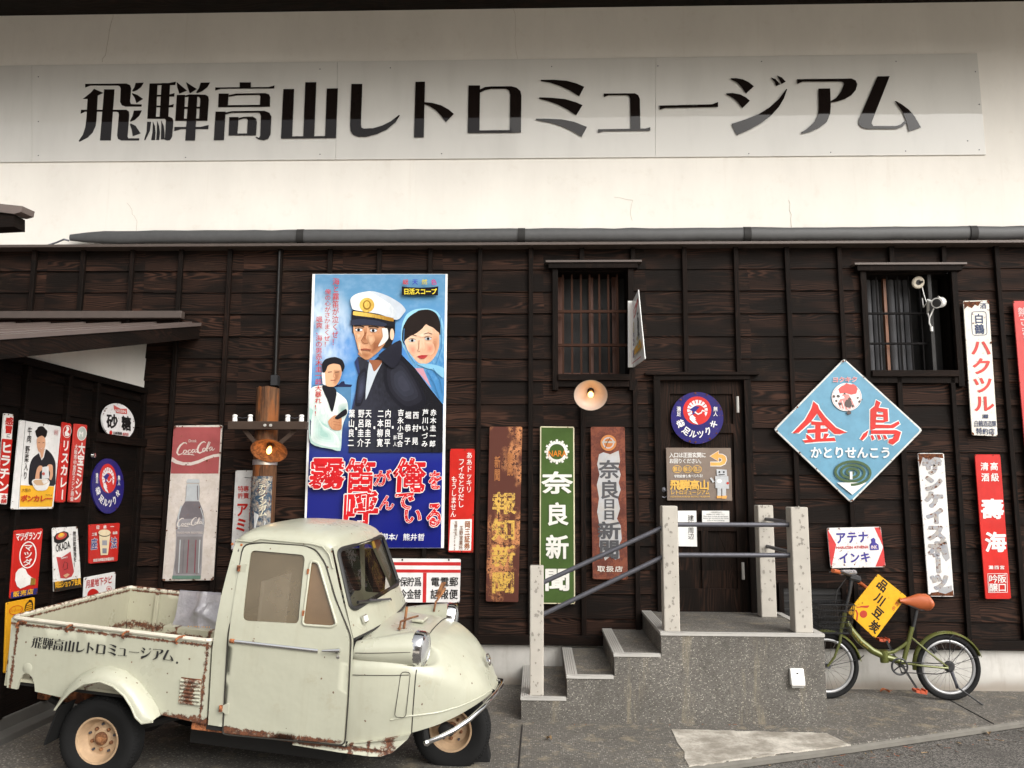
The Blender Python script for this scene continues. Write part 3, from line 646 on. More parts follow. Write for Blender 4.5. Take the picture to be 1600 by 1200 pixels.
# ------------------------------------------------------------------ the museum's name: each glyph traced as its own strokes
A0 = (120, 110, 7.619); B0 = (320, 110, 7.619); C0 = (520, 110, 7.619); D0 = (720, 110, 7.619); E0 = (920, 110, 7.619); F0 = (1120, 100, 7.619); G0 = (1320, 100, 7.619)
NAME = [
 (A0, [[(100,160),(590,155),(635,175),(648,215),(635,370),(645,400),(775,405),(772,432),(580,432),(535,415),(515,375),(522,215),(510,190),(490,182),(160,182),(100,205)],
  [(700,148),(798,145),(770,195),(720,235),(680,252),(655,248),(685,200)], [(660,270),(720,290),(790,340),(710,390),(690,330),(655,280)],
  [(205,218),(318,268),(250,300),(235,590),(225,660),(190,740),(130,800),(35,850),(20,840),(70,770),(100,680),(115,560),(128,340),(70,340),(165,265)],
  [(325,225),(450,225),(405,835),(275,835)], [(50,468),(590,468),(620,490),(625,530),(605,790),(615,808),(745,808),(742,835),(530,835),(490,815),(480,775),(500,530),(495,500),(470,492),(100,492),(45,517)],
  [(680,478),(775,475),(745,540),(690,590),(640,612),(632,600),(660,550)], [(640,630),(700,660),(760,750),(665,785),(655,710),(632,645)]]),
 (A0, [[(865,155),(962,155),(942,575),(838,575)], [(1010,150),(1112,150),(1090,560),(985,560)], [(865,155),(1080,152),(1180,133),(1172,175),(865,178)],
  [(955,290),(1090,290),(1165,268),(1160,312),(955,312)], [(950,420),(1085,420),(1155,400),(1148,440),(950,440)],
  [(840,552),(1100,550),(1140,570),(1150,610),(1135,790),(1110,830),(1075,835),(1040,822),(1050,800),(1060,590),(1045,576),(840,576)],
  [(838,612),(885,612),(870,720),(815,832),(802,825),(830,730)], [(905,605),(930,660),(938,740),(932,830),(885,830),(900,740)],
  [(955,597),(980,660),(990,740),(982,828),(945,828),(952,730)], [(1005,592),(1035,660),(1045,740),(1045,820),(1000,822),(1005,700)],
  [(1190,138),(1312,240),(1220,278),(1195,200)], [(1300,138),(1430,222),(1345,275),(1320,200)], [(1475,145),(1588,143),(1555,200),(1490,250),(1435,272),(1418,262),(1455,210)],
  [(1190,290),(1290,290),(1275,600),(1172,600)], [(1290,300),(1340,285),(1530,288),(1565,310),(1572,350),(1555,600),(1455,598),(1470,340),(1455,315),(1340,312),(1290,320)],
  [(1330,300),(1435,300),(1408,835),(1290,835)], [(1280,435),(1470,432),(1468,455),(1280,457)], [(1172,575),(1555,572),(1555,600),(1172,600)], [(1162,672),(1470,672),(1570,650),(1565,698),(1240,698),(1158,722)]]),
 (B0, [[(415,142),(550,142),(548,205),(415,205)], [(125,202),(760,198),(830,178),(826,215),(190,218),(123,240)], [(165,275),(285,275),(275,437),(158,437)],
  [(285,295),(370,275),(720,270),(765,285),(780,320),(775,432),(655,432),(662,310),(650,292),(380,298),(285,315)], [(158,415),(776,408),(776,432),(158,438)],
  [(128,490),(248,490),(228,830),(107,830)], [(248,500),(320,485),(710,480),(770,505),(793,550),(782,760),(755,815),(700,832),(640,820),(602,795),(612,790),(645,802),(660,780),(668,540),(655,508),(630,502),(320,505),(245,525)],
  [(292,555),(402,555),(388,772),(282,774)], [(402,568),(460,552),(570,550),(612,575),(620,620),(608,772),(502,772),(512,590),(500,573),(460,572),(402,590)], [(282,752),(608,748),(608,773),(282,774)]]),
 (B0, [[(935,222),(1065,220),(1040,790),(907,810)], [(1197,140),(1328,140),(1303,790),(1172,790)], [(1452,215),(1585,213),(1562,805),(1432,790)], [(907,786),(1562,780),(1562,804),(907,812)]]),
 (C0, [[(222,160),(352,160),(335,640),(342,680),(370,692),(480,688),(590,655),(690,605),(790,528),(797,535),(745,620),(640,705),(530,755),(400,790),(300,790),(240,765),(210,720),(205,660)]]),
 (C0, [[(985,135),(1098,133),(1083,797),(967,797)], [(1092,378),(1180,385),(1290,415),(1380,465),(1442,518),(1345,617),(1290,540),(1220,470),(1150,425),(1092,402)]]),
 (D0, [[(92,178),(230,178),(222,745),(82,745)], [(230,225),(290,197),(360,190),(600,188),(665,205),(710,245),(722,300),(716,740),(582,740),(588,290),(575,240),(540,220),(360,220),(290,235),(228,265)], [(82,715),(716,708),(716,740),(82,746)]]),
 (D0, [[(955,112),(1100,110),(1260,122),(1380,155),(1470,195),(1408,310),(1300,240),(1180,185),(1060,145),(952,128)], [(935,320),(1080,325),(1240,340),(1370,378),(1450,413),(1373,535),(1270,465),(1150,405),(1040,365),(932,338)],
  [(893,573),(1050,575),(1200,582),(1350,612),(1502,672),(1438,792),(1320,720),(1200,665),(1080,625),(892,590)]]),
 (E0, [[(178,275),(550,272),(590,295),(608,340),(615,700),(497,700),(492,340),(480,305),(455,295),(235,296),(178,320)], [(110,700),(670,692),(733,675),(732,717),(175,722),(110,745)]]),
 (E0, [[(845,418),(1470,403),(1540,375),(1540,435),(915,447),(845,467)]]),
 (F0, [[(165,170),(230,168),(310,182),(380,215),(442,265),(347,352),(300,280),(240,220),(165,182)], [(115,348),(190,345),(280,362),(345,395),(395,437),(303,527),(255,460),(195,405),(112,362)],
  [(650,160),(700,180),(757,242),(707,263),(690,215),(648,168)], [(720,135),(775,160),(822,210),(770,238),(750,190),(715,142)],
  [(828,297),(838,300),(800,410),(740,510),(650,610),(540,695),(400,775),(240,847),(175,712),(340,660),(500,595),(630,515),(740,415)]]),
 (F0, [[(955,180),(1500,175),(1604,172),(1654,195),(1674,240),(1654,310),(1604,370),(1524,418),(1440,445),(1355,460),(1355,442),(1420,405),(1480,330),(1515,240),(1505,215),(1480,207),(1020,210),(958,238)],
  [(1210,292),(1350,290),(1357,500),(1350,590),(1310,690),(1220,760),(1100,810),(1010,830),(1000,818),(1080,765),(1160,690),(1205,610),(1213,540)]]),
 (G0, [[(390,147),(535,145),(325,680),(320,710),(340,738),(600,738),(660,725),(722,670),(735,700),(690,745),(620,770),(260,770),(200,750),(165,710),(170,660)],
  [(595,442),(610,440),(680,480),(760,540),(830,620),(908,755),(765,802),(735,680),(690,570)]]),
]
def glossy(name, col, rough=.03):
    t = NT(name); p = t.pos(); n = t.noise(t.mapv(p, (3, 3, .7)), 1.3, 4, .6)
    a = t.mix(t.ss(n, .4, .75), c4(col), c4([c*.93 for c in col])); t.bump(t.noise(p, 1.3, 2), .06, .02); return t.fin(a, rough, 0, .26)
M_BAN = glossy('acrylic_board', (.60, .585, .545)); M_BANK = glossy('acrylic_black', (.010, .007, .006))
YBN = .045
ban = thing('banner_sign', 'very long pale grey board with the big black museum name high on the plaster', 'sign', WP(770, 168, YBN))
for i, (a, b) in enumerate(((-60, 50), (50, 527.5), (527.5, 1025), (1025, 1541))):
    tl = 102 if i < 1 else (102, 102, 95, 89.7)[i]; f = lambda u: (102.6-.0125*u, 253.3-.0076*u)
    m = MB(); o_ = .004
    A_, B_ = WP(a, f(a)[0], YBN), WP(b if i < 3 else 1527, f(b)[0], YBN); C_, D_ = WP(b-(0, 3, 1, 0)[i], f(b)[1], YBN), WP(a-(0, 0, 3, 1)[i], f(a)[1], YBN)
    m.prism([A_, D_, C_-Vector((.002, 0, 0)), B_-Vector((.002, 0, 0))], (0, .013, 0), M_BAN); m.build('panel', ban, bevel=.001, seg=1)
m = MB(); k = .0005
for (o, polys) in NAME:
    for pg in polys:
        k += .00022; m.poly([WP(o[0]+a/o[2], o[1]+b/o[2], YBN-k) for a, b in pg], M_BANK)
m.build('lettering', ban, weld=False)
m = MB()
for u, v in ((60, 120), (60, 190), (60, 243), (290, 246), (500, 108), (500, 241), (610, 106), (690, 240), (862, 104), (1030, 166), (1028, 103), (1170, 240), (1190, 96), (1298, 238), (1415, 236), (1524, 112), (1530, 163), (1512, 220), (1530, 234), (1400, 96)):
    p = WP(u, v, YBN-.0005); m.lathe([(.006, .0), (.005, .003), (0, .004)], M_STEEL, p, (0, -1, 0), 8)
m.build('screw', ban)

RU = rustcol_mat = None
def rust_chip():
    t = NT('chip_rust'); p = t.pos(); return t.fin(rustcol(t, p), .85, 0, .2)
M_CHIP = rust_chip()
def rr_(pts, r=2.0):
    """rounded corners for a plate outline"""
    out = []; n = len(pts)
    for i in range(n):
        p, a, b = pts[i], pts[i-1], pts[(i+1) % n]
        for q, t0 in ((a, 1), (b, 0)):
            pass
        la = math.dist(p, a); lb = math.dist(p, b); A1 = (p[0]+(a[0]-p[0])*r/la, p[1]+(a[1]-p[1])*r/la); B1 = (p[0]+(b[0]-p[0])*r/lb, p[1]+(b[1]-p[1])*r/lb)
        out += [A1, ((A1[0]+2*p[0]+B1[0])/4, (A1[1]+2*p[1]+B1[1])/4), B1]
    return out
def inset(q, d):
    cx = sum(p[0] for p in q)/4; cy = sum(p[1] for p in q)/4
    return [(x+(d if x < cx else -d), y+(d if y < cy else -d)) for x, y in q]
SY = -.058
# ------------------------------------------------------------------ Coca-Cola
q = [(271.7, 665), (347.3, 664), (333.3, 906.7), (253.3, 908)]
w_ = (.60, .55, .50); s = Sign('metal_sign', 'tall faded cola sign, dull red above a white field with a bottle', 'sign', rr_(q, 3), E_(w_, .12, fade=.3), y=SY)
K = lambda pts: crop(pts, 230, 560, 3.0)
red = E_((.34, .085, .085), .17); wh = E_((.62, .55, .50), .15); gl = E_((.28, .27, .28), .06); dk = E_((.16, .145, .155), .06); pale = E_((.44, .47, .48), .05)
s.poly(K([(124, 322), (345, 322), (334, 540), (110, 540)]), red, 'picture')
s.poly(K([(117, 462), (140, 478), (170, 487), (205, 487), (240, 477), (275, 462), (310, 450), (339, 446), (338, 460), (310, 464), (280, 474), (240, 492), (205, 502), (165, 501), (135, 494), (113, 482)]), wh, 'picture')
def cola(sg, x, y, w, mat):
    """flowing script, drawn with a varying pen; x, y top left of the word, w its width (crop units)"""
    k = w/180.0; P = lambda pts: K([(x+a*k, y+b*k) for a, b in pts])
    st = [([(50, 8), (44, 2), (34, 3), (20, 14), (9, 32), (5, 48), (11, 57), (24, 54), (36, 44)], [3, 5, 6, 8, 9, 9, 7, 4, 2]),
          ([(44, 36), (37, 37), (33, 46), (37, 52), (45, 48), (49, 40), (44, 35), (52, 38)], [4, 5, 5, 4, 5, 5, 3, 2]), ([(68, 36), (60, 35), (54, 44), (57, 51), (66, 47), (76, 38)], [3, 5, 6, 6, 3, 2]),
          ([(84, 33), (76, 34), (71, 43), (74, 49), (82, 43), (88, 32), (85, 44), (90, 46), (96, 40)], [3, 5, 6, 5, 4, 5, 6, 4, 2]), ([(92, 33), (101, 31)], [3, 3]),
          ([(136, 2), (128, -3), (116, 2), (104, 16), (98, 32), (100, 45), (109, 49), (122, 43), (132, 34)], [3, 5, 6, 8, 9, 9, 7, 4, 2]),
          ([(130, 26), (123, 30), (121, 39), (126, 44), (133, 38), (135, 30), (130, 26), (138, 29)], [4, 5, 5, 4, 5, 5, 3, 2]), ([(142, 33), (152, 12), (156, 0), (150, -2), (143, 18), (138, 36), (141, 41), (150, 33)], [2, 3, 4, 5, 7, 7, 5, 2]),
          ([(164, 22), (156, 23), (150, 32), (153, 39), (161, 33), (167, 22), (163, 34), (168, 37), (178, 28)], [3, 5, 6, 5, 4, 5, 6, 4, 2]),
          ([(30, 56), (50, 55), (70, 56), (84, 59)], [2, 4, 5, 2])]
    for pts, ws in st: sg.stroke(P(pts), [v*k/3.0*.95 for v in ws], mat, 'lettering')
cola(s, 135, 393, 185, wh)
s.word('Drink', K([(195, 380), (232, 380), (231, 393), (194, 393)]), wh, .01)
s.poly(K([(183, 600), (188, 588), (242, 588), (246, 600), (246, 640), (243, 670), (262, 715), (270, 770), (262, 840), (258, 920), (254, 1000), (250, 1033), (118, 1033), (122, 1000), (132, 930), (136, 840), (134, 770), (150, 715), (178, 670), (181, 640)]), gl, 'picture')
s.poly(K([(185, 572), (190, 566), (240, 566), (246, 572), (246, 584), (184, 584)]), pale, 'picture'); s.poly(K([(186, 588), (243, 588), (243, 668), (179, 668), (183, 640)]), pale, 'picture')
s.poly(K([(178, 672), (245, 672), (262, 718), (268, 752), (150, 752), (152, 716)]), dk, 'picture')
s.poly(K([(140, 835), (258, 835), (252, 960), (238, 1010), (135, 1010), (128, 980), (135, 930)]), E_((.20, .19, .19), .06), 'picture')
for a, b, c in ((152, 147, pale), (170, 166, dk), (192, 186, E_((.22, .06, .08), .05)), (226, 222, E_((.22, .06, .08), .05)), (244, 240, pale)): s.stroke(K([(a+3, 850), (a, 900), (b, 1005)]), 1.6, c, 'picture')
s.stroke(K([(160, 690), (146, 740), (148, 800)]), 2.2, pale, 'picture'); s.stroke(K([(250, 700), (262, 740), (262, 780)]), 1.4, pale, 'picture'); s.stroke(K([(236, 596), (236, 640), (238, 664)]), 1.5, dk, 'picture')
s.poly(K([(118, 1018), (252, 1018), (250, 1034), (117, 1034)]), E_((.13, .22, .17), .05), 'picture')
cola(s, 137, 748, 128, E_((.66, .61, .56), .05)); s.word('TRADE-MARK REGISTERED', K([(140, 812), (262, 812), (262, 822), (140, 822)]), wh, .01)
s.chips(90, .4, 2.0, M_CHIP, 3, .12); s.done()
# ------------------------------------------------------------------ sign half hidden by the pole
q = [(368, 735), (414, 735), (409, 860), (361, 860)]; s = Sign('metal_sign', 'narrow white sign with red characters half hidden behind the wooden pole', 'sign', rr_(q), E_((.62, .62, .60), .12), y=SY)
r = E_(C_R, .1); s.H('特專', [(371.5, 759), (389, 759), (389, 768.5), (371.5, 768.5)], r, .02); s.H('許賣', [(371.5, 770), (389, 770), (389, 779), (371.5, 779)], r, .02)
s.V('アミ', (379, 784), (376, 832), 18, r, .05); s.V('ゴム糸製造元', (395, 748), (391, 850), 8, r, .01); s.stroke([(382, 746), (396, 747)], .8, E_(C_K)); s.chips(14, .4, 1.5, M_CHIP, 4); s.done()

# ------------------------------------------------------------------ film poster, with figures of its own
def sky_print():
    t = NT('poster_sky'); p = t.pos(); z = t.n('SeparateXYZ', {0: p}).outputs[2]
    za, zb_ = WP(590, 856, SY).z, WP(590, 428, SY).z
    f = t.math('DIVIDE', t.math('SUBTRACT', z, za), zb_-za); r_ = t.n('ValToRGB', {0: f}); e = r_.color_ramp.elements
    e[0].position = 0; e[0].color = (.008, .012, .16, 1); e[1].position = 1; e[1].color = (.10, .25, .42, 1)
    for ps, c in ((.30, (.012, .018, .20)), (.42, (.03, .06, .20)), (.50, (.10, .28, .55)), (.72, (.07, .24, .58)), (.9, (.10, .27, .46))):
        k = e.new(ps); k.color = c4(c)
    x = t.n('SeparateXYZ', {0: p}).outputs[0]; xa, xb = WP(488, 600, SY).x, WP(696, 600, SY).x
    g = t.math('DIVIDE', t.math('SUBTRACT', x, xa), xb-xa)
    d = t.math('ADD', t.math('POWER', t.math('SUBTRACT', g, .06), 2.0), t.math('MULTIPLY', t.math('POWER', t.math('SUBTRACT', f, .78), 2.0), 2.2))
    cl = t.math('MULTIPLY', t.math('SUBTRACT', 1.0, t.ss(d, .0, .085)), t.ss(t.noise(t.mapv(p, (2, 1, 1)), 3, 4, .6), .25, .6))
    sk_ = t.mix(cl, r_.outputs[0], (.62, .72, .80, 1)); br = t.noise(t.mapv(p, (6, 1, 9)), 1.5, 5, .65); return t.fin(t.mix(t.math('MULTIPLY', t.math('MULTIPLY', t.ss(br, .4, .75), t.ss(f, .42, .6)), .3), sk_, (.30, .46, .62, 1)), .22, 0, .45)
M_SKYP = sky_print(); e2 = lambda c: enamel(c, 0, .22)
q = [(488, 428), (699.3, 428), (693.5, 856.5), (474, 856.5)]
s = Sign('film_poster', 'big old film poster, a man in a white captain cap on blue, red title below', 'poster', q, e2((.80, .79, .77)), y=SY, th=.02)
Q = lambda pts: crop(pts, 470, 410, 3.872); Z7 = lambda pts: crop(pts, 470, 640, 3.752)
s.to('picture'); s.poly([(492.5, 428.6), (696, 428.6), (689, 856), (477.5, 856)], M_SKYP)
def oil(c1, c2, pa, pb, rough=.24):
    """brushed paint of a printed picture, running from one tone to another between two points of the picture"""
    k = 'oil_%s_%s_%s_%s' % (c1, c2, pa, pb)
    if k in MC: return MC[k]
    A1, B1 = (WP(*Q([q_])[0], SY) for q_ in (pa, pb)); d = B1-A1; L = d.x*d.x+d.z*d.z
    t = NT('brushed_print'); p = t.pos(); sx = t.n('SeparateXYZ', {0: p}).outputs
    f = t.math('DIVIDE', t.math('ADD', t.math('MULTIPLY', t.math('SUBTRACT', sx[0], A1.x), d.x), t.math('MULTIPLY', t.math('SUBTRACT', sx[2], A1.z), d.z)), L)
    br = t.noise(t.mapv(p, (28, 1, 12)), 1.6, 5, .6); f = t.math('ADD', f, t.math('MULTIPLY_ADD', br, 1.1, -.55))
    MC[k] = t.fin(t.mix(t.ss(f, 0, 1), c4(c1), c4(c2)), rough, 0, .4); return MC[k]
skin, skin2, skin3 = oil((.72, .40, .23), (.46, .20, .095), (330, 440), (510, 530)), oil((.48, .21, .10), (.28, .10, .045), (370, 390), (500, 560)), oil((.78, .52, .36), (.62, .33, .20), (640, 470), (840, 590)); blk = e2((.012, .011, .014)); wht = oil((.80, .80, .78), (.50, .55, .60), (400, 180), (640, 340)); nav = e2((.02, .025, .07)); gold = oil((.74, .50, .10), (.34, .17, .02), (330, 290), (560, 350))
s.poly(Q([(70, 742), (310, 742), (305, 760), (300, 900), (70, 900)]), e2((.09, .22, .38))); s.poly(Q([(205, 742), (230, 738), (245, 722), (262, 718), (268, 736), (312, 740), (302, 754), (205, 754)]), nav)
s.smooth = True
# woman in a pale blue head scarf
sc1, sc2 = oil((.30, .58, .72), (.06, .22, .46), (640, 320), (870, 700)), e2((.06, .20, .40))
s.poly(Q([(606, 470), (612, 380), (640, 315), (690, 285), (760, 278), (815, 292), (850, 335), (866, 400), (868, 560), (864, 850), (820, 800), (760, 720), (690, 640), (650, 570), (618, 510)]), sc1)
s.poly(Q([(690, 640), (740, 640), (790, 760), (770, 735)]), e2((.60, .30, .36)))
s.poly(Q([(612, 465), (618, 395), (650, 335), (700, 300), (770, 285), (820, 310), (842, 360), (845, 440), (800, 400), (700, 430), (640, 470), (628, 500)]), e2((.02, .014, .012)))
s.poly(Q([(628, 478), (660, 448), (700, 428), (735, 400), (760, 374), (800, 392), (838, 430), (838, 500), (820, 555), (785, 600), (745, 616), (705, 602), (668, 560), (640, 520)]), skin3)
s.poly(Q([(760, 374), (700, 300), (770, 285), (820, 310), (845, 380), (838, 425), (800, 395)]), e2((.02, .014, .012)))
s.soft(Q([(800, 430), (836, 440), (834, 510), (812, 565), (775, 600), (792, 530)]), (.66, .37, .23), (.50, .22, .12)); s.soft(Q([(650, 500), (690, 495), (705, 530), (690, 565), (660, 550)]), (.72, .44, .30), (.72, .30, .20)); s.soft(Q([(755, 490), (800, 490), (810, 530), (790, 560), (755, 545)]), (.70, .42, .28), (.68, .28, .18)); s.soft(Q([(690, 440), (760, 415), (785, 440), (730, 455)]), (.74, .48, .33), (.84, .62, .46))
for a, b in ((674, 473), (770, 462)):
    s.ell(*Q([(a, b)])[0], 5.0, 2.1, wht); s.ell(*Q([(a, b)])[0], 2.1, 2.1, blk); s.stroke(Q([(a-22, b-8), (a, b-13), (a+22, b-7)]), .7, blk); s.stroke(Q([(a-26, b-28), (a, b-36), (a+26, b-28)]), 1.0, e2((.05, .025, .02)))
s.stroke(Q([(716, 470), (714, 520), (706, 535), (722, 541)]), .8, skin2); s.poly(Q([(706, 568), (735, 560), (768, 562), (750, 580), (728, 583)]), e2((.45, .05, .05))); s.stroke(Q([(706, 568), (738, 569), (768, 562)]), .5, e2((.2, .02, .02)))
s.poly(Q([(700, 612), (790, 616), (866, 640), (864, 700), (800, 650), (760, 640)]), e2((.22, .48, .66)))
for a in ([(842, 330), (852, 420), (850, 520), (820, 610)], [(760, 650), (800, 720), (840, 820)], [(800, 640), (840, 700), (858, 790)], [(625, 400), (622, 470), (650, 550), (690, 610)]): s.stroke(Q(a), 1.1, sc2)
# man in the cap
s.smooth = False
s.poly(Q([(325, 602), (345, 570), (380, 580), (420, 610), (480, 560), (560, 490), (600, 470), (612, 560), (690, 640), (780, 760), (860, 860), (858, 1150), (290, 1150), (300, 920), (330, 790), (360, 690)]), oil((.009, .009, .012), (.026, .027, .04), (700, 700), (340, 900)))
s.poly(Q([(325, 602), (345, 570), (360, 690), (318, 880), (300, 920), (330, 790), (350, 690)]), e2((.03, .045, .12)))
s.smooth = True; s.soft(Q([(500, 620), (600, 560), (700, 700), (760, 850), (640, 900), (520, 780)]), (.013, .013, .018), (.04, .042, .06)); s.soft(Q([(345, 690), (392, 640), (400, 760), (360, 870), (330, 860)]), (.015, .015, .022), (.05, .055, .09)); s.poly(Q([(415, 600), (440, 612), (492, 600), (450, 690), (392, 832), (398, 720)]), wht); s.poly(Q([(412, 590), (488, 590), (492, 604), (445, 660), (428, 620)]), skin2)
s.poly(Q([(312, 376), (560, 370), (570, 420), (555, 480), (520, 520), (330, 440)]), e2((.02, .015, .014)))
s.poly(Q([(318, 380), (420, 372), (500, 388), (518, 420), (510, 490), (470, 540), (440, 565), (405, 590), (372, 578), (348, 535), (330, 460)]), skin)
s.soft(Q([(376, 392), (402, 392), (396, 460), (410, 484), (384, 498), (366, 480), (384, 440)]), (.56, .27, .14), (.34, .13, .06)); s.soft(Q([(425, 440), (512, 430), (506, 490), (470, 540), (430, 568), (405, 584), (418, 520)]), (.56, .27, .135), (.30, .11, .05), 7); s.soft(Q([(345, 550), (380, 540), (430, 548), (440, 565), (405, 588), (372, 577)]), (.55, .27, .14), (.40, .17, .08)); s.soft(Q([(330, 425), (365, 428), (368, 450), (340, 470)]), (.62, .33, .18), (.80, .52, .34)); s.soft(Q([(405, 440), (440, 438), (450, 470), (425, 500), (410, 480)]), (.60, .31, .165), (.74, .44, .26))
s.soft(Q([(338, 470), (366, 474), (362, 515), (372, 560), (350, 535)]), (.66, .37, .21), (.80, .54, .36))
s.poly(Q([(492, 398), (522, 398), (530, 455), (505, 490), (468, 508), (496, 450)]), e2((.74, .70, .66))); s.ell(*Q([(552, 435)])[0], 3.3, 9, skin3)
for a, b in ((352, 408), (440, 412)):
    s.ell(*Q([(a, b)])[0], 5.4, 2.2, wht); s.ell(*Q([(a-2, b)])[0], 2.3, 2.3, blk); s.stroke(Q([(a-24, b-9), (a, b-13), (a+24, b-5)]), .9, blk); s.stroke(Q([(a-30, b-24), (a+4, b-26), (a+32, b-18)]), 1.8, e2((.02, .012, .01)))
s.stroke(Q([(396, 420), (366, 474), (384, 490), (408, 488)]), 1.0, e2((.24, .075, .03))); s.stroke(Q([(362, 528), (392, 524), (425, 530)]), 2.4, e2((.40, .12, .07))); s.stroke(Q([(362, 528), (392, 529), (425, 530)]), .6, e2((.12, .03, .02)))
s.poly(Q([(316, 285), (420, 300), (560, 335), (572, 350), (560, 390), (470, 378), (380, 372), (300, 380), (306, 345)]), e2((.014, .014, .02)))
s.poly(Q([(300, 352), (360, 342), (460, 352), (520, 372), (500, 388), (430, 380), (300, 378)]), e2((.03, .035, .06)))
s.poly(Q([(300, 228), (312, 206), (350, 186), (430, 174), (520, 200), (600, 246), (634, 286), (622, 310), (580, 348), (480, 314), (400, 300), (320, 286), (306, 262)]), wht)
s.poly(Q([(420, 175), (520, 200), (600, 246), (634, 286), (622, 310), (585, 345), (575, 300), (540, 250)]), e2((.55, .60, .66)))
s.poly(Q([(318, 296), (440, 312), (562, 338), (560, 358), (440, 334), (316, 318)]), gold); s.ell(*Q([(400, 258)])[0], 11.6, 11.4, gold); s.ell(*Q([(400, 258)])[0], 6.5, 7.5, e2((.28, .15, .02))); s.ell(*Q([(400, 256)])[0], 4.2, 5.5, gold)
s.poly(Q([(470, 560), (600, 470), (612, 560), (560, 640), (500, 600)]), e2((.02, .02, .03)))
# man in the white jacket, holding a dark thing
s.poly(Q([(58, 770), (130, 745), (212, 780), (275, 832), (286, 900), (262, 960), (250, 1010), (240, 1140), (190, 1130), (60, 1092), (50, 930)]), oil((.78, .80, .76), (.42, .58, .54), (230, 800), (60, 1050)))
s.poly(Q([(55, 940), (110, 1030), (180, 1010), (165, 1070), (60, 1060)]), nav); s.poly(Q([(60, 880), (120, 960), (165, 990), (160, 1030), (110, 1030), (55, 945)]), e2((.38, .60, .54)))
s.soft(Q([(230, 860), (280, 850), (284, 900), (260, 955), (225, 930)]), (.62, .70, .66), (.30, .46, .42)); s.soft(Q([(75, 900), (130, 980), (215, 1040), (235, 1120), (120, 1105), (60, 1060)]), (.66, .74, .70), (.36, .56, .50)); s.poly(Q([(128, 752), (165, 742), (208, 762), (216, 800), (190, 905), (160, 830)]), blk)
s.poly(Q([(135, 690), (142, 655), (165, 618), (230, 612), (248, 650), (240, 700), (215, 742), (190, 752), (155, 745)]), skin); s.soft(Q([(200, 650), (244, 650), (238, 700), (212, 740), (196, 730), (205, 690)]), (.60, .31, .17), (.42, .18, .09)); s.poly(Q([(126, 668), (145, 660), (150, 745), (132, 735)]), wht)
s.poly(Q([(130, 650), (128, 615), (150, 585), (205, 572), (250, 590), (266, 630), (250, 664), (238, 622), (200, 612), (165, 624), (150, 660), (135, 668)]), blk)
for a in (176, 220): s.stroke(Q([(a-12, 664), (a+12, 662)]), 1.1, blk)
s.stroke(Q([(200, 668), (196, 692), (206, 696)]), .6, skin2); s.stroke(Q([(180, 714), (212, 712)]), 1.0, e2((.3, .08, .05)))
s.poly(Q([(165, 962), (205, 925), (248, 942), (246, 1008), (215, 1016), (185, 1005)]), skin); s.poly(Q([(206, 938), (270, 886), (280, 916), (238, 944), (222, 950)]), blk)
for a in ((196, 945, 236, 955), (196, 962, 240, 970), (198, 980, 242, 986)): s.stroke(Q([(a[0], a[1]), (a[2], a[3])]), .5, skin2)
s.smooth = False; s.to('lettering')
rt = e2((.52, .045, .035)); wt = e2((.80, .80, .80)); rl = lambda t_, x, y0, y1, w: s.V(t_, Q([(x, y0)])[0], Q([(x-8, y1)])[0], w/3.872, rt, .012)
rl('海と霧笛が泣くぜ！', 214, 92, 505, 40); rl('俺の心がさかまくぜ！', 165, 160, 512, 36); rl('颯爽、海の男赤木圭一郎大暴れ!!', 112, 325, 930, 40)
for i, (ch, c) in enumerate(zip('総天然色', ((.5, .06, .06), (.05, .05, .4), (.6, .5, .05), (.5, .05, .2)))): s.H(ch, Q([(617+57*i, 102), (651+57*i, 102), (651+57*i, 134), (617+57*i, 134)]), e2(c), .03)
s.poly(Q([(611, 145), (650, 150), (720, 153), (790, 150), (832, 145), (830, 200), (611, 198)]), blk); s.H('日活スコープ', Q([(622, 158), (822, 158), (822, 194), (622, 194)]), e2((.78, .62, .06)), .05)
for t_, x, y0, y1 in (('葉山良二', 306, 885, 1120), ('野呂圭介', 364, 885, 1120), ('天路圭子', 407, 885, 1120), ('二本柳寛', 481, 885, 1120), ('内田良平', 526, 885, 1120), ('吉永小百合', 603, 885, 1120), ('堀恭子', 648, 885, 1120), ('西村晃', 694, 885, 1120), ('芦川いづみ', 752, 885, 1120), ('赤木圭一郎', 800, 885, 1120)):
    s.V(t_, Q([(x+3, y0)])[0], Q([(x-4, y1)])[0], 36/3.872, wt, .03, .18 if len(t_) > 3 else .45)
s.V('新人', Q([(571, 1040)])[0], Q([(569, 1118)])[0], 20/3.872, wt, .02, .3)
for x, y in ((335, 1005), (445, 1000), (556, 998), (722, 1000)): s.rect(*Q([(x-5, y-8)])[0], *Q([(x+5, y+8)])[0], wt)
TT = [('霧', 155, 372, 215, 190), ('笛', 350, 388, 180, 205), ('が', 478, 402, 105, 100), ('俺', 637, 385, 190, 205), ('を', 788, 412, 88, 118), ('呼', 350, 580, 215, 215), ('ん', 503, 545, 92, 95), ('で', 608, 532, 125, 120), ('い', 655, 622, 118, 100), ('る', 782, 615, 105, 160)]
for bold, mt in ((.100, e2((.80, .77, .76))), (.062, e2((.58, .016, .02)))):
    s.up()
    for ch, cx, cy, w, h in TT:
        g = 0; s.put(ch, Z7([(cx-w*.465+5, cy-h*.465), (cx+w*.465+5, cy-h*.465), (cx+w*.465-5, cy+h*.465), (cx-w*.465-5, cy+h*.465)]), mt, bold)
s.H('脚本/熊井哲', Z7([(470, 726), (728, 728), (726, 768), (468, 766)]), wt, .02, .08)
s.done()
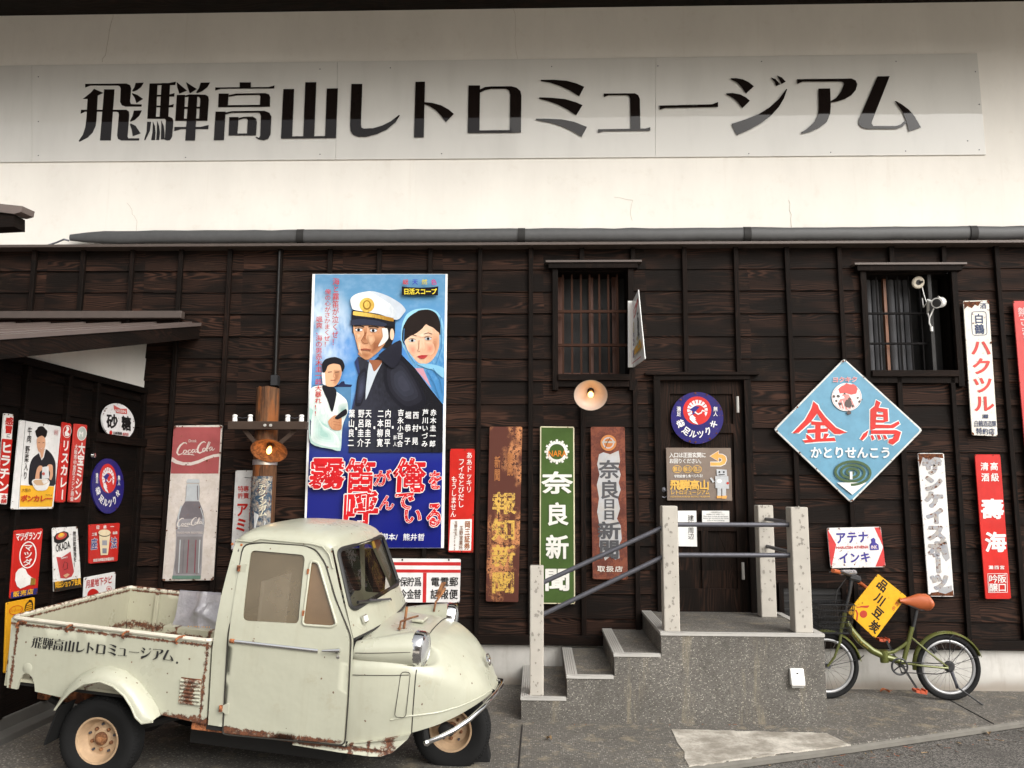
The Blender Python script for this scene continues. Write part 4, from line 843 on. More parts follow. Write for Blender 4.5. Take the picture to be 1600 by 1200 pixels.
# ------------------------------------------------------------------ red sign beside the poster
q = [(703.3, 701.3), (742, 701.3), (739.3, 863.5), (700, 862.7)]; s = Sign('metal_sign', 'narrow red sign beside the film poster, white box of small writing at its foot', 'sign', rr_(q), E_(C_R, .1), y=SY)
w = E_(C_W, .15); s.poly(Z7([(878, 645), (1003, 642), (998, 826), (868, 826)]), w, 'panel_box')
s.V('ああドッキリ', Z7([(988, 248)])[0], Z7([(986, 488)])[0], 9, w, .02); s.V('フイなとびだし', Z7([(943, 285)])[0], Z7([(938, 575)])[0], 9.4, w, .02); s.V('もうしません', Z7([(900, 388)])[0], Z7([(893, 632)])[0], 9, w, .02)
br = E_((.30, .10, .03), .1); s.V('岡三証券', Z7([(978, 652)])[0], Z7([(974, 822)])[0], 8.5, br, .04); s.V('玉野営業所', Z7([(942, 680)])[0], Z7([(938, 824)])[0], 6, E_((.2, .09, .05)), .02); s.V('玉野市玉2142', Z7([(910, 652)])[0], Z7([(906, 826)])[0], 5, E_((.2, .09, .05)), .02)
s.chips(16, .4, 1.6, M_CHIP, 6); s.done()
# ------------------------------------------------------------------ post office sign
q = [(604, 872.5), (720, 873.5), (718, 941.5), (600, 941.5)]; s = Sign('metal_sign', 'white post office sign with red bars and black characters behind the truck nose', 'sign', rr_(q), E_((.76, .74, .72), .06), y=SY)
r = E_((.50, .03, .03), .05)
s.poly(Z7([(520, 894), (937, 894), (937, 915), (520, 913)]), r, 'picture'); s.poly(Z7([(520, 936), (936, 939), (936, 957), (520, 955)]), r, 'picture'); s.poly(Z7([(717, 957), (738, 957), (735, 1130), (714, 1130)]), r, 'picture')
k = E_(C_K, .03); s.H('険保貯爲', Z7([(540, 982), (708, 982), (707, 1036), (538, 1036)]), k, .025); s.H('年今金替', Z7([(538, 1054), (706, 1054), (705, 1110), (536, 1110)]), k, .025)
s.H('電電郵', Z7([(762, 982), (925, 982), (923, 1036), (760, 1036)]), k, .025, .08); s.H('話報便', Z7([(760, 1054), (923, 1054), (921, 1110), (758, 1110)]), k, .025, .08)
for u in (595, 868): s.ell(*Z7([(u, 881)])[0], 1.5, 1.5, E_(C_K), 10)
s.chips(8, .4, 1.2, M_CHIP, 8); s.done()
# ------------------------------------------------------------------ three newspaper signs left of the steps
X1 = lambda pts: crop(pts, 740, 640, 3.75)
def rusty_sheet():
    t = NT('rusted_sheet'); p = t.pos(); n = t.noise(p, 42, 7, .75); m = t.noise(t.mapv(p, (1, 1, .5)), 4, 4, .6)
    c = t.mix(t.ss(n, .43, .52), (.060, .02, .013, 1), (.50, .21, .085, 1)); c = t.mix(t.ss(t.math('ADD', m, t.math('MULTIPLY', n, .3)), .62, .72), c, (.085, .026, .017, 1)); t.bump(n, .3, .003); return t.fin(c, .75, 0, .25)
q = [(764.8, 666.7), (816, 666.7), (809.9, 941), (759, 940)]; s = Sign('metal_sign', 'heavily rusted brown newspaper sign with yellow characters', 'sign', rr_(q, 2.5), rusty_sheet(), y=SY)
def ylet():
    t = NT('worn_yellow'); p = t.pos(); n = t.noise(p, 42, 7, .75); c = t.mix(t.ss(n, .435, .49), rustcol(t, p), (.58, .35, .06, 1)); return t.fin(c, .6)
s.V('報知新聞', X1([(180, 470)])[0], X1([(172, 1090)])[0], 36, ylet(), .045, .2)
s.V('購読', X1([(215, 250)])[0], X1([(213, 390)])[0], 9, E_((.40, .16, .06)), .02); s.V('新聞', X1([(140, 270)])[0], X1([(138, 420)])[0], 9, E_((.40, .16, .06)), .02); s.done()
q = [(844, 666), (897.3, 666.7), (898.7, 944), (842.7, 943.5)]; s = Sign('metal_sign', 'clean dark green newspaper sign with cream border and white characters', 'sign', rr_(q), E_((.66, .60, .42), .12), y=SY)
gr = E_((.060, .105, .028), .03); s.poly(inset(q, 1.8), gr, 'field'); w = E_((.76, .74, .68), .02)
for i in range(24):
    a = i*math.pi/12; c = X1([(488, 247)])[0]; r0, r1 = 12.5, 19.3-(i % 2)*2.2; cs, sn = math.cos(a), math.sin(a); h = 1.75
    s.poly([(c[0]+cs*r0-sn*h, c[1]+sn*r0+cs*h), (c[0]+cs*r1-sn*h, c[1]+sn*r1+cs*h), (c[0]+cs*r1+sn*h, c[1]+sn*r1-cs*h), (c[0]+cs*r0+sn*h, c[1]+sn*r0-cs*h)], w, 'emblem')
c = X1([(488, 247)])[0]; s.stroke([(c[0]+13.8*math.cos(t*.1963), c[1]+13.8*math.sin(t*.1963)) for t in range(32)], 3.2, w, 'emblem', True)
s.word('NARA', X1([(438, 240), (545, 240), (545, 275), (438, 275)]), E_((.62, .22, .03)), .03, 'emblem')
for ch, cy, wd, hh in (('奈', 428, 175, 125), ('良', 612, 128, 128), ('新', 805, 130, 135), ('聞', 995, 150, 130)): s.H(ch, X1([(490-wd/2, cy-hh/2), (490+wd/2, cy-hh/2), (490+wd/2, cy+hh/2), (490-wd/2, cy+hh/2)]), w, .045)
s.chips(14, .3, 1.2, M_CHIP, 10); s.done()
q = [(922.7, 667), (976, 667), (981, 906), (925.9, 905)]
s = Sign('metal_sign', 'red brown rusted newspaper sign with grey worn middle and dark characters', 'sign', rr_(q, 2.5), old_metal('red_brown_sheet', (.20, .062, .035), (.115, .036, .025)), y=SY)
sil = E_((.42, .42, .43), .06, .4, key='s')
s.poly(X1([(735, 262), (760, 250), (800, 262), (850, 240), (858, 300), (848, 340), (862, 380), (850, 430), (862, 470), (845, 520), (858, 580), (840, 640), (862, 680), (868, 760), (850, 800), (855, 870), (830, 880), (800, 860), (770, 885), (755, 840), (735, 800), (742, 700), (724, 600), (735, 520), (722, 440), (738, 380), (724, 320)]), sil, 'field')
kk = E_((.085, .085, .09), .12, key='q')
for ch, cy, wd, hh in (('奈', 350, 118, 105), ('良', 468, 112, 105), ('日', 551, 76, 58), ('日', 616, 76, 58), ('新', 708, 130, 100), ('聞', 818, 118, 110)): s.H(ch, X1([(795-wd/2, cy-hh/2), (795+wd/2, cy-hh/2), (795+wd/2, cy+hh/2), (795-wd/2, cy+hh/2)]), kk, .045)
for r, mt in ((12.5, E_((.50, .20, .07), .1)), (9, sil), (7, E_((.45, .16, .05), .1))): s.ell(*X1([(790, 195)])[0], r, r, mt, 28, part='emblem')
s.rect(*X1([(752, 185)])[0], *X1([(830, 196)])[0], E_((.40, .38, .34)), 'emblem'); s.stroke(X1([(800, 165), (780, 200), (772, 225)]), 1.2, E_((.1, .05, .03)), 'emblem')
s.H('取扱店', X1([(722, 915), (878, 918), (876, 950), (722, 950)]), E_((.66, .60, .54), .08), .045, .15); s.chips(16, .5, 2.0, M_CHIP, 12); s.done()
# ------------------------------------------------------------------ plate standing out from the wall by the window
L2 = lambda u, v: (850+u/4.571, 400+v/4.571)
a, b = WP(*L2(634, 320), -.06), WP(*L2(638, 795), -.06); c, d = WP(*L2(720, 735), -.50), WP(*L2(672, 240), -.50)
nn = (c-a).cross(b-a).normalized(); dv = ray(*L2(672, 240)); d = CAM+dv*((a-CAM).dot(nn)/dv.dot(nn)); pl = [a, d, c, b]; nn = nn if nn.x < 0 else -nn
g = lambda u, v, k: (lambda P: P+nn*k)(a*(1-u)*(1-v)+d*u*(1-v)+c*u*v+b*(1-u)*v)
s = Sign('projecting_sign', 'white plate standing out from the wall beside the red barred window', 'sign', [(0, 0), (1, 0), (1, 1), (0, 1)], E_((.80, .80, .78), .04), (g, nn), th=.008, lift=.001)
s.pm.prism([WP(*L2(599, 320), -.062), WP(*L2(634, 320), -.062), WP(*L2(638, 795), -.062), WP(*L2(600, 795), -.062)][::-1], (0, .01, 0), M_WHITE)
r = E_(C_R); k = E_(C_K); tn = E_((.50, .42, .22)); pr_ = E_((.16, .12, .20)); rr = random.Random(8)
s.poly([(.12, .17), (.40, .13), (.86, .10), (.88, .16), (.60, .21), (.50, .27), (.14, .30)], r, 'emblem'); s.poly([(.20, .19), (.40, .16), (.46, .20), (.40, .25), (.20, .27)], E_((.72, .72, .70), .05), 'emblem'); s.stroke([(.24, .23), (.40, .21)], .02, r, 'emblem')
def scrawl(x, y0, y1, w, mt):
    y = y0
    while y < y1:          # worn characters, too small and too oblique to be read
        for q in range(3): s.stroke([(x+rr.uniform(-w, w), y+rr.uniform(0, .03)), (x+rr.uniform(-w, w), y+rr.uniform(0, .03))], .035, mt)
        y += .038
scrawl(.68, .30, .66, .10, k); scrawl(.22, .36, .50, .08, tn); scrawl(.22, .52, .68, .10, pr_); scrawl(.62, .64, .70, .10, tn)
s.poly([(.30, .765), (.93, .71), (.93, .83), (.14, .87), (.14, .83)], E_(C_Y)); scrawl(.70, .735, .81, .16, tn); scrawl(.22, .78, .87, .10, pr_)
s.poly([(.03, .03), (.05, .03), (.05, .96), (.03, .96)], r, 'picture'); s.stroke([(.1, .955), (.9, .955)], .012, r); s.done()
# ------------------------------------------------------------------ on the door
q = [(1089.3+41*math.cos(i*math.pi/24), 653+40.5*math.sin(i*math.pi/24)) for i in range(48)]
def tabi(s, cx, cy, kx, ky, tilt=0.0):
    """crane roundel over bowed characters, built from circles and feather strokes; kx, ky: pixels per tenth of the radius"""
    P = lambda x, y: (cx+x*kx, cy+y*ky+x*tilt)
    re_ = E_((.56, .03, .025), .03); w = E_((.74, .72, .72), .03); bl = E_((.03, .025, .18), .02)
    cir = lambda x, y, r, m: s.poly([P(x+r*math.cos(i*.19635), y+r*math.sin(i*.19635)) for i in range(32)], m, 'emblem')
    cir(0, -2.8, 5.4, re_); cir(.1, -3.0, 3.9, w); cir(.5, -2.4, 2.5, re_); s.poly([P(1.4, -3.4), P(3.2, -1.0), P(2.6, 1.9), P(.4, 1.9), P(-.8, .2), P(.5, -1.5)], re_, 'emblem')
    for i in range(11):
        t = 2.5+i*.39; s.stroke([P(.1+2.6*math.cos(t), -3+2.6*math.sin(t)), P(.1+4.3*math.cos(t), -3+4.4*math.sin(t))], .35*kx, re_, 'emblem')
    s.poly([P(-2.9, -3.2), P(-.8, -4.6), P(1.0, -4.2), P(-.2, -3.0), P(-.6, -1.8), P(-2.2, -1.0), P(-1.4, -2.4)], bl, 'emblem'); s.stroke([P(-.9, -2.3), P(.4, -1.4), P(1.6, -2.0), P(2.0, -2.9), P(2.9, -2.5)], .5*kx, w, 'emblem')
    s.poly([P(-2.8, -1.0), P(-.2, 1.6), P(.4, 2.6), P(-1.6, 1.8), P(-2.9, .4)], w, 'emblem')
    for ch, ang in zip('袋足ルツクキ', (157, 127, 103, 79, 53, 25)):
        a = rad(ang); c = (6.9*math.cos(a), 6.9*math.sin(a)-.6); t = (math.sin(a), -math.cos(a)); n = (math.cos(a), math.sin(a)); h = 1.45; sw = 1.35
        s.put(ch, [P(c[0]-t[0]*-sw*-1*1-n[0]*h, c[1]-t[1]*sw-n[1]*h), P(c[0]+t[0]*sw-n[0]*h, c[1]+t[1]*sw-n[1]*h), P(c[0]+t[0]*sw+n[0]*h, c[1]+t[1]*sw+n[1]*h), P(c[0]-t[0]*sw+n[0]*h, c[1]-t[1]*sw+n[1]*h)], w, .05)
    s.V('満足', P(-7.0, -4.4), P(-7.0, -.6), 1.6*kx, w, .03); s.V('無人', P(7.0, -4.4), P(7.0, -.6), 1.6*kx, w, .03)
s = Sign('round_sign', 'round dark blue sign with white crane and chipped rim on the door', 'sign', q, E_((.020, .015, .13), .08), y=-.035, bevel=0)
tabi(s, 1089.3, 653, 4.1, 4.1); s.chips(26, .8, 2.6, M_CHIP, 14); s.done()
X3 = lambda pts: crop(pts, 1000, 580, 4.0)
q = [(1040.5, 699.5), (1142, 700), (1144, 782.5), (1042.5, 782)]; s = Sign('notice_board', 'brown direction board on the door with orange arrow and small robot', 'sign', q, enamel((.20, .155, .125), 0, .45), y=-.03, th=.015)
w = e2((.76, .75, .72)); orr = e2((.72, .36, .10)); oy = e2((.70, .42, .10)); gy = e2((.45, .46, .47))
s.H('入口は正面玄関に', X3([(183, 508), (412, 508), (412, 540), (183, 540)]), w, .022); s.H('お回りください。', X3([(183, 546), (400, 546), (400, 576), (183, 576)]), w, .022)
ar = [[(488, 518), (515, 520), (535, 533), (541, 556), (530, 580), (505, 591), (440, 591), (440, 569), (500, 569), (513, 559), (511, 547), (500, 542), (488, 542)], [(438, 531), (491, 498), (491, 562)]]
for pg in ar: s.stroke(X3(pg), 1.8, w, 'arrow', True)
for pg in ar: s.poly(X3(pg), orr, 'arrow')
for x, t_ in ((232, '観る'), (297, '触る'), (357, '遊ぶ')):
    s.ell(*X3([(x, 612)])[0], 7.2, 6.0, oy); s.ell(*X3([(x, 612)])[0], 6.4, 5.2, enamel((.20, .155, .125), 0, .45)); s.H(t_, X3([(x-22, 598), (x+22, 596), (x+22, 624), (x-22, 626)]), oy, .02)
s.H('学校給食も食べられる!', X3([(213, 648), (405, 642), (405, 664), (213, 666)]), w, .02)
s.H('飛騨高山', X3([(188, 680), (432, 680), (433, 740), (189, 740)]), oy, .055); s.H('レトロミュージアム', X3([(190, 742), (435, 742), (435, 772), (190, 772)]), oy, .02); s.word('HIDATAKAYAMA RETRO MUSEUM', X3([(190, 779), (436, 779), (436, 789), (190, 789)]), oy, .01)
s.to('picture')
for pg in ([(478, 612), (542, 616), (544, 655), (480, 652)], [(470, 655), (552, 656), (556, 735), (472, 730)], [(484, 732), (508, 732), (508, 778), (484, 778)], [(514, 733), (538, 733), (538, 778), (514, 778)], [(540, 670), (552, 672), (556, 715), (546, 735), (538, 720)], [(436, 668), (448, 664), (466, 690), (456, 698)]): s.poly(X3(pg), gy)
s.poly(X3([(480, 778), (510, 778), (510, 794), (480, 794)]), orr); s.poly(X3([(514, 778), (544, 778), (540, 796), (512, 796)]), orr); s.ell(*X3([(495, 687)])[0], 4, 2.8, w); s.ell(*X3([(548, 700)])[0], 2, 2, e2((.5, .05, .04)))
for x in (496, 524): s.ell(*X3([(x, 630)])[0], 1.5, 1.5, e2(C_K), 12)
s.stroke(X3([(492, 645), (530, 646)]), 1, e2(C_K)); s.done()
q = [(1059, 798), (1088, 798), (1089.3, 854), (1060, 853.5)]; s = Sign('paper_notice', 'white paper notice with large black vertical characters on the door', 'notice', q, plain('paper', (.72, .71, .68), .8, 0, .05), y=-.012, th=.004, bevel=0)
s.V('建物周辺', X3([(317, 898)])[0], X3([(319, 1052)])[0], 9.5, e2(C_K), .01); s.done()
q = [(1097, 798), (1139.5, 798), (1140, 821), (1097.3, 821)]; s = Sign('paper_notice', 'small white notice with lines of tiny print on the door', 'notice', q, plain('paper', (.7, .7, .7)), y=-.012, th=.004, bevel=0)
for i, (t_, a, b) in enumerate((('この扉は開きません', 434, 515), ('反対側の入口へお回り下さい', 415, 530), ('This door is not an entrance.', 395, 552), ('Please go around to the other', 395, 555), ('side of the building.', 420, 530))):
    (s.H if i < 2 else s.word)(t_, X3([(a, 877+i*13), (b, 877+i*13), (b, 886+i*13), (a, 886+i*13)]), e2(C_K), .01)
s.done()
# ------------------------------------------------------------------ diamond
D5 = lambda pts: crop(pts, 1200, 560, 5.0)
q = [(1319, 560), (1442, 672), (1329.6, 786), (1209, 671)]; s = Sign('diamond_sign', 'large pale blue diamond sign with red characters and a green spiral', 'sign', rr_(q, 4), E_((.62, .63, .60), .2), y=-.066, th=.016)
s.poly(rr_([(1319.2, 563), (1438, 672), (1329.5, 782.5), (1213, 671)], 3), E_((.13, .30, .42), .02), 'field')
re_, w = E_((.56, .028, .022), .02), E_((.76, .75, .73), .02)
kin = [[(355, 335), (390, 365), (400, 395), (450, 460), (530, 540), (615, 578), (560, 592), (520, 590), (440, 520), (385, 430), (330, 500), (240, 580), (190, 585), (290, 480), (340, 390)], [(335, 490), (455, 500), (440, 525), (340, 518)], [(308, 556), (470, 545), (468, 572), (310, 585)], [(370, 500), (412, 500), (412, 640), (370, 640)], [(300, 590), (330, 610), (355, 640), (320, 640), (300, 620)], [(440, 585), (478, 590), (450, 628), (428, 640)], [(272, 640), (390, 628), (520, 618), (530, 645), (400, 650), (290, 660)]]
tori = [[(845, 325), (880, 345), (865, 385), (935, 395), (940, 490), (905, 500), (900, 420), (850, 415), (838, 550), (800, 560), (800, 400), (835, 370)], [(840, 435), (905, 440), (905, 458), (840, 455)], [(838, 480), (905, 482), (905, 502), (838, 500)], [(800, 515), (960, 520), (1020, 490), (1030, 510), (980, 545), (800, 545)], [(805, 560), (1000, 560), (1040, 575), (1020, 640), (975, 675), (940, 660), (945, 632), (975, 625), (990, 590), (805, 590)], [(745, 590), (785, 560), (775, 600), (740, 640), (720, 630)], [(800, 600), (820, 600), (835, 630), (815, 640)], [(850, 598), (872, 598), (885, 630), (865, 638)], [(898, 598), (920, 600), (932, 628), (912, 635)]]
for g_ in (kin, tori):
    for pg in g_: s.stroke(D5(pg), 3.6, w, closed=True)
for g_ in (kin, tori):
    for pg in g_: s.poly(D5(pg), re_)
s.H('ヨクキク', D5([(503, 145), (700, 142), (700, 185), (503, 188)]), w, .07); s.H('ヨクキク', D5([(503, 145), (700, 142), (700, 185), (503, 188)]), E_((.6, .12, .12)), .02)
s.H('かとりせんこう', D5([(330, 690), (965, 692), (965, 780), (330, 778)]), w, .045, .06)
s.to('emblem'); c = D5([(615, 302)])[0]; s.ell(*c, 23.5, 22, w); s.ell(*c, 22.5, 21, E_((.62, .3, .3))); s.ell(*c, 21.6, 20.2, w)
s.poly(D5([(560, 275), (548, 240), (575, 215), (600, 205), (612, 192), (640, 205), (665, 200), (690, 215), (700, 240), (690, 275), (650, 285), (600, 270)]), E_((.60, .10, .09), .05))
s.poly(D5([(585, 278), (630, 282), (655, 320), (680, 380), (620, 402), (560, 385), (545, 350), (570, 310)]), E_((.62, .26, .24), .1)); s.poly(D5([(560, 300), (590, 292), (600, 310), (570, 318)]), w)
for a in ([(560, 340), (575, 385)], [(580, 330), (600, 395)], [(640, 330), (655, 392)], [(620, 340), (625, 398)]): s.stroke(D5(a), 1.3, w)
for x, y, r in ((515, 297, 2.6), (548, 295, 3), (563, 355, 3), (630, 355, 7), (636, 318, 3), (633, 422, 3.8), (600, 275, 1.6), (702, 308, 2), (715, 338, 2.2), (535, 332, 2), (735, 322, 1.2), (662, 372, 2.2)): s.poly([(D5([(x, y)])[0][0]+r*random.uniform(.7, 1.1)*math.cos(t*.7), D5([(x, y)])[0][1]+r*random.uniform(.7, 1.1)*math.sin(t*.7)) for t in range(9)], E_((.10, .075, .07)))
s.to('picture'); s.poly(D5([(540, 970), (770, 970), (660, 1065)]), w)
sp = []
for i in range(150):
    t = i/149*3.35*2*math.pi; R_s = 8+t/(3.35*2*math.pi)*150; sp.append((652+R_s*math.cos(t-.6)*1.0, 890+R_s*math.sin(t-.6)*.62))
s.stroke(D5(sp), 4.0, E_((.06, .105, .045)))
s.rect(*D5([(640, 885)])[0], *D5([(660, 945)])[0], w); s.chips(22, .6, 2.4, M_CHIP, 22); s.done()
# ------------------------------------------------------------------ right end of the wall
X4 = lambda pts: crop(pts, 1200, 400, 3.0); X6 = lambda pts: crop(pts, 1280, 800, 3.75)
q = [(1505, 470), (1545, 469), (1559, 681.7), (1519, 680)]; s = Sign('metal_sign', 'tall white sake sign with big red characters and rusty top, right of the window', 'sign', rr_(q, 2.5), E_((.72, .69, .62), .16), y=SY)
r, bl = E_((.56, .05, .04), .05), E_((.03, .045, .10), .05)
s.poly(X4([(918, 215), (1000, 212), (985, 235), (970, 228), (955, 245), (935, 235), (920, 250)]), M_CHIP, 'panel_rust'); s.H('酒', X4([(993, 220), (1024, 220), (1024, 247), (993, 247)]), bl, .03)
s.stroke(rr_(X4([(953, 262), (1022, 260), (1027, 370), (958, 372)]), 4), 1.0, bl, closed=True); s.V('白鶴', X4([(988, 270)])[0], X4([(993, 366)])[0], 15, bl, .04)
s.V('ハクツル', X4([(995, 385)])[0], X4([(1015, 735)])[0], 31, r, .05, .12)
s.H('灘', X4([(1003, 742), (1034, 742), (1034, 762), (1003, 762)]), bl, .03); s.H('白鶴酒造醸', X4([(966, 770), (1070, 772), (1071, 800), (967, 800)]), bl, .015); s.H('特約店', X4([(975, 806), (1064, 808), (1065, 836), (976, 836)]), bl, .03, .08); s.chips(30, .5, 2.2, M_CHIP, 31); s.done()
q = [(1434, 708), (1475, 708), (1490.7, 932.5), (1451, 932)]; s = Sign('metal_sign', 'worn white newspaper sign with flaking grey characters right of the bicycle seat', 'sign', rr_(q), E_((.70, .69, .67), .14), y=SY)
gy = E_((.30, .31, .34), .30, .55, key='f'); gy2 = E_((.36, .36, .37), .1, key='f')
s.poly(X4([(712, 935), (795, 935), (818, 962), (806, 975), (790, 960), (775, 985), (760, 970), (745, 990), (730, 975), (722, 960)]), gy2, 'flaked_paint')
s.poly([(1472, 846), (1479, 844), (1484, 872), (1478, 878), (1472, 868)], gy2, 'flaked_paint'); s.poly([(1455, 926), (1489, 922), (1490, 931), (1452, 931)], M_CHIP, 'panel_rust'); s.poly([(1435, 709), (1473, 709), (1474, 716), (1460, 714), (1452, 720), (1442, 714), (1437, 730)], M_CHIP, 'panel_rust')
s.poly(X6([(700, 445), (778, 430), (780, 462), (740, 480), (700, 470)]), gy2, 'flaked_paint')
s.V('サンケイスポーツ', (1455.5, 716), (1469, 922), 28, gy, .13, .06); s.chips(20, .5, 2, M_CHIP, 33); s.done()
q = [(1523, 710), (1563, 710), (1580, 936), (1540, 936)]; s = Sign('metal_sign', 'tall bright red sake sign with white characters and square seal at its foot', 'sign', rr_(q), E_((.54, .02, .015), .04), y=SY)
w = E_((.78, .75, .72), .02); s.H('清高', X4([(992, 968), (1082, 968), (1083, 1004), (993, 1004)]), w, .03, .2); s.H('酒級', X4([(996, 1018), (1086, 1018), (1087, 1056), (997, 1056)]), w, .03, .2)
s.H('壽', (lambda c: [(c[0]-17, c[1]-15), (c[0]+17, c[1]-15), (c[0]+17.5, c[1]+15), (c[0]-16.5, c[1]+15)])((1550.5, 795)), w, .055); s.H('海', (lambda c: [(c[0]-16, c[1]-15), (c[0]+16, c[1]-15), (c[0]+16.5, c[1]+15), (c[0]-15.5, c[1]+15)])((1555.5, 847)), w, .055)
s.H('灘西宮', X6([(990, 314), (1088, 314), (1089, 335), (991, 335)]), w, .03, .15); sq = X6([(988, 362), (1100, 360), (1103, 470), (992, 472)]); s.stroke(sq, 1.0, w, closed=True); s.H('吟阪', X6([(994, 368), (1096, 366), (1097, 414), (995, 416)]), w, .02); s.H('醸口', X6([(995, 418), (1097, 416), (1098, 466), (996, 468)]), w, .02); s.chips(10, .4, 1.4, M_CHIP, 35); s.done()
q = [(1583, 470), (1626, 470), (1652, 790), (1609, 790)]; s = Sign('metal_sign', 'tall red sign with pink white characters cut off by the right picture edge', 'sign', rr_(q), E_((.56, .06, .055), .08), y=SY)
s.V('熱さまし', (1597, 480), (1606, 540), 15, E_((.7, .5, .48)), .02); s.chips(14, .5, 2, M_CHIP, 36); s.done()
q = [(1292, 825), (1376, 823), (1384, 886), (1298, 888)]; s = Sign('metal_sign', 'small white ink sign with red triangular ends above the bicycle handlebar', 'sign', rr_(q), E_((.74, .72, .70), .2), y=SY)
r, bl = E_((.55, .05, .05), .08), E_((.06, .05, .26), .08)
s.poly(X6([(47, 98), (100, 190), (72, 326), (66, 300)]), r, 'picture'); s.poly(X6([(322, 90), (358, 90), (388, 318), (330, 320), (376, 205)]), r, 'picture')
s.H('アテナ', X6([(92, 118), (288, 112), (292, 178), (96, 186)]), bl, .055, .1); s.H('インキ', X6([(112, 240), (300, 232), (304, 292), (116, 302)]), bl, .055, .1); s.word('MARUZEN ATHENA', X6([(100, 202), (288, 196), (288, 213), (100, 217)]), r, .04)
s.poly(X6([(308, 178), (302, 160), (318, 150), (330, 160), (330, 178), (348, 192), (350, 222), (298, 224), (296, 192)]), bl, 'picture'); s.word('INK', X6([(304, 196), (340, 194), (341, 216), (305, 217)]), E_((.74, .6, .6)), .03, 'picture')
s.chips(30, .4, 2.0, M_CHIP, 38); s.done()
# ------------------------------------------------------------------ signs on the annex
XS = XA+.06; Y2 = lambda pts: crop(pts, 0, 600, 6.0); Y3 = lambda pts: crop(pts, 0, 780, 6.0)
def AS(lab, q, mat, **k): return Sign(k.pop('name', 'metal_sign'), lab, 'sign', k.pop('out', None) or rr_(q, 2), mat, x=k.pop('x', XS), **k)
r, w, k = E_(C_R, .06), E_(C_W, .08), E_(C_K, .03)
q = Y2([(42, 272), (130, 285), (65, 1130), (-22, 1122)]); s = AS('white and red medicine sign at the left picture edge of the annex wall', q, w)
s.poly(Y2([(18, 512), (116, 520), (72, 1028), (-18, 1022)]), r, 'field'); s.V('感冒', Y2([(90, 310)])[0], Y2([(80, 465)])[0], 12, r, .06, dy=1.4); s.V('に', Y2([(80, 465)])[0], Y2([(78, 505)])[0], 6, k, .02)
s.V('ヒラチン', Y2([(66, 535)])[0], Y2([(26, 1020)])[0], 16.5, w, .06, .12, dy=1.8); s.V('本舗', Y2([(40, 1035)])[0], Y2([(34, 1118)])[0], 9, r, .03); s.chips(12, .4, 1.4, M_CHIP, 41); s.done()
q = [(31.7, 656), (95.8, 666.7), (83.3, 795), (18.3, 796)]; s = AS('white curry sign with a woman in black kimono holding a bowl', q, E_((.74, .73, .71), .1))
s.to('picture'); s.stroke(Y2([(240, 345), (172, 1165)]), .5, k); s.poly(Y2([(192, 948), (508, 960), (488, 1150), (182, 1152)]), E_(C_Y))
s.smooth = True; kim = E_((.02, .02, .024)); sk = E_((.62, .33, .20)); hair = E_((.014, .012, .012))
s.poly(Y2([(285, 950), (268, 880), (280, 760), (310, 690), (370, 645), (430, 610), (490, 665), (520, 740), (522, 850), (505, 955)]), kim); s.poly(Y2([(362, 640), (430, 610), (410, 690), (390, 715)]), E_((.7, .68, .66)))
s.ell(*Y2([(388, 460)])[0], 8.8, 9.8, hair); s.ell(*Y2([(385, 418)])[0], 5.8, 3.8, hair); s.ell(*Y2([(350, 445)])[0], 3.3, 3.0, hair); s.ell(*Y2([(428, 450)])[0], 2.7, 4.0, hair)
s.poly(Y2([(345, 520), (365, 495), (395, 485), (422, 510), (426, 570), (412, 620), (385, 642), (362, 630), (348, 590)]), sk); s.poly(Y2([(375, 630), (415, 615), (405, 680), (385, 700)]), sk)
for x in (366, 408): s.stroke(Y2([(x-10, 553), (x, 549), (x+10, 551)]), .7, hair)
s.stroke(Y2([(372, 602), (388, 608), (406, 598)]), 1.0, E_((.7, .6, .55))); s.stroke(Y2([(370, 600), (388, 612), (408, 596)]), .5, E_((.4, .06, .05)))
s.poly(Y2([(330, 890), (345, 800), (370, 765), (396, 770), (398, 800), (372, 830), (368, 892)]), sk); s.poly(Y2([(440, 775), (462, 752), (492, 765), (496, 850), (480, 900), (462, 890), (470, 830)]), sk)
s.poly(Y2([(396, 780), (455, 770), (462, 885), (392, 890)]), E_((.66, .66, .66))); s.ell(*Y2([(408, 842)])[0], 2.3, 2.5, E_((.5, .1, .08)), 14)
s.poly(Y2([(298, 915), (330, 890), (440, 890), (466, 925), (440, 985), (400, 1000), (350, 998), (322, 975)]), w); s.poly(Y2([(312, 915), (340, 898), (440, 898), (455, 920), (400, 950), (345, 950)]), E_((.60, .40, .24)))
s.poly(Y2([(390, 905), (440, 898), (452, 920), (410, 940)]), E_((.72, .7, .66)))
s.smooth = False; s.to('lettering'); s.V('牛肉', Y2([(283, 400)])[0], Y2([(272, 550)])[0], 6.6, k, .02, dy=.7); s.V('野菜入り', Y2([(262, 575)])[0], Y2([(235, 895)])[0], 6.4, k, .015, dy=.7)
s.stroke(Y2([(515, 430), (545, 434), (542, 478), (512, 474)]), .5, r, closed=True); s.H('印', Y2([(518, 436), (540, 440), (538, 472), (516, 468)]), r, .02)
s.H('大塚の', Y2([(205, 978), (292, 980), (290, 1012), (203, 1010)]), E_((.3, .15, .02)), .02); s.H('ボンカレー', Y2([(200, 1040), (494, 1044), (490, 1104), (195, 1102)]), E_((.52, .06, .02)), .075, .0); s.H('できたよ', Y2([(425, 1032), (492, 1034), (491, 1050), (424, 1050)]), k, .02); s.chips(22, .4, 1.6, M_CHIP, 42); s.done()
q = [(98, 659), (112, 662.5), (102, 785), (87, 785)]; s = AS('narrow red curry sign with a white roundel above white characters', q, r)
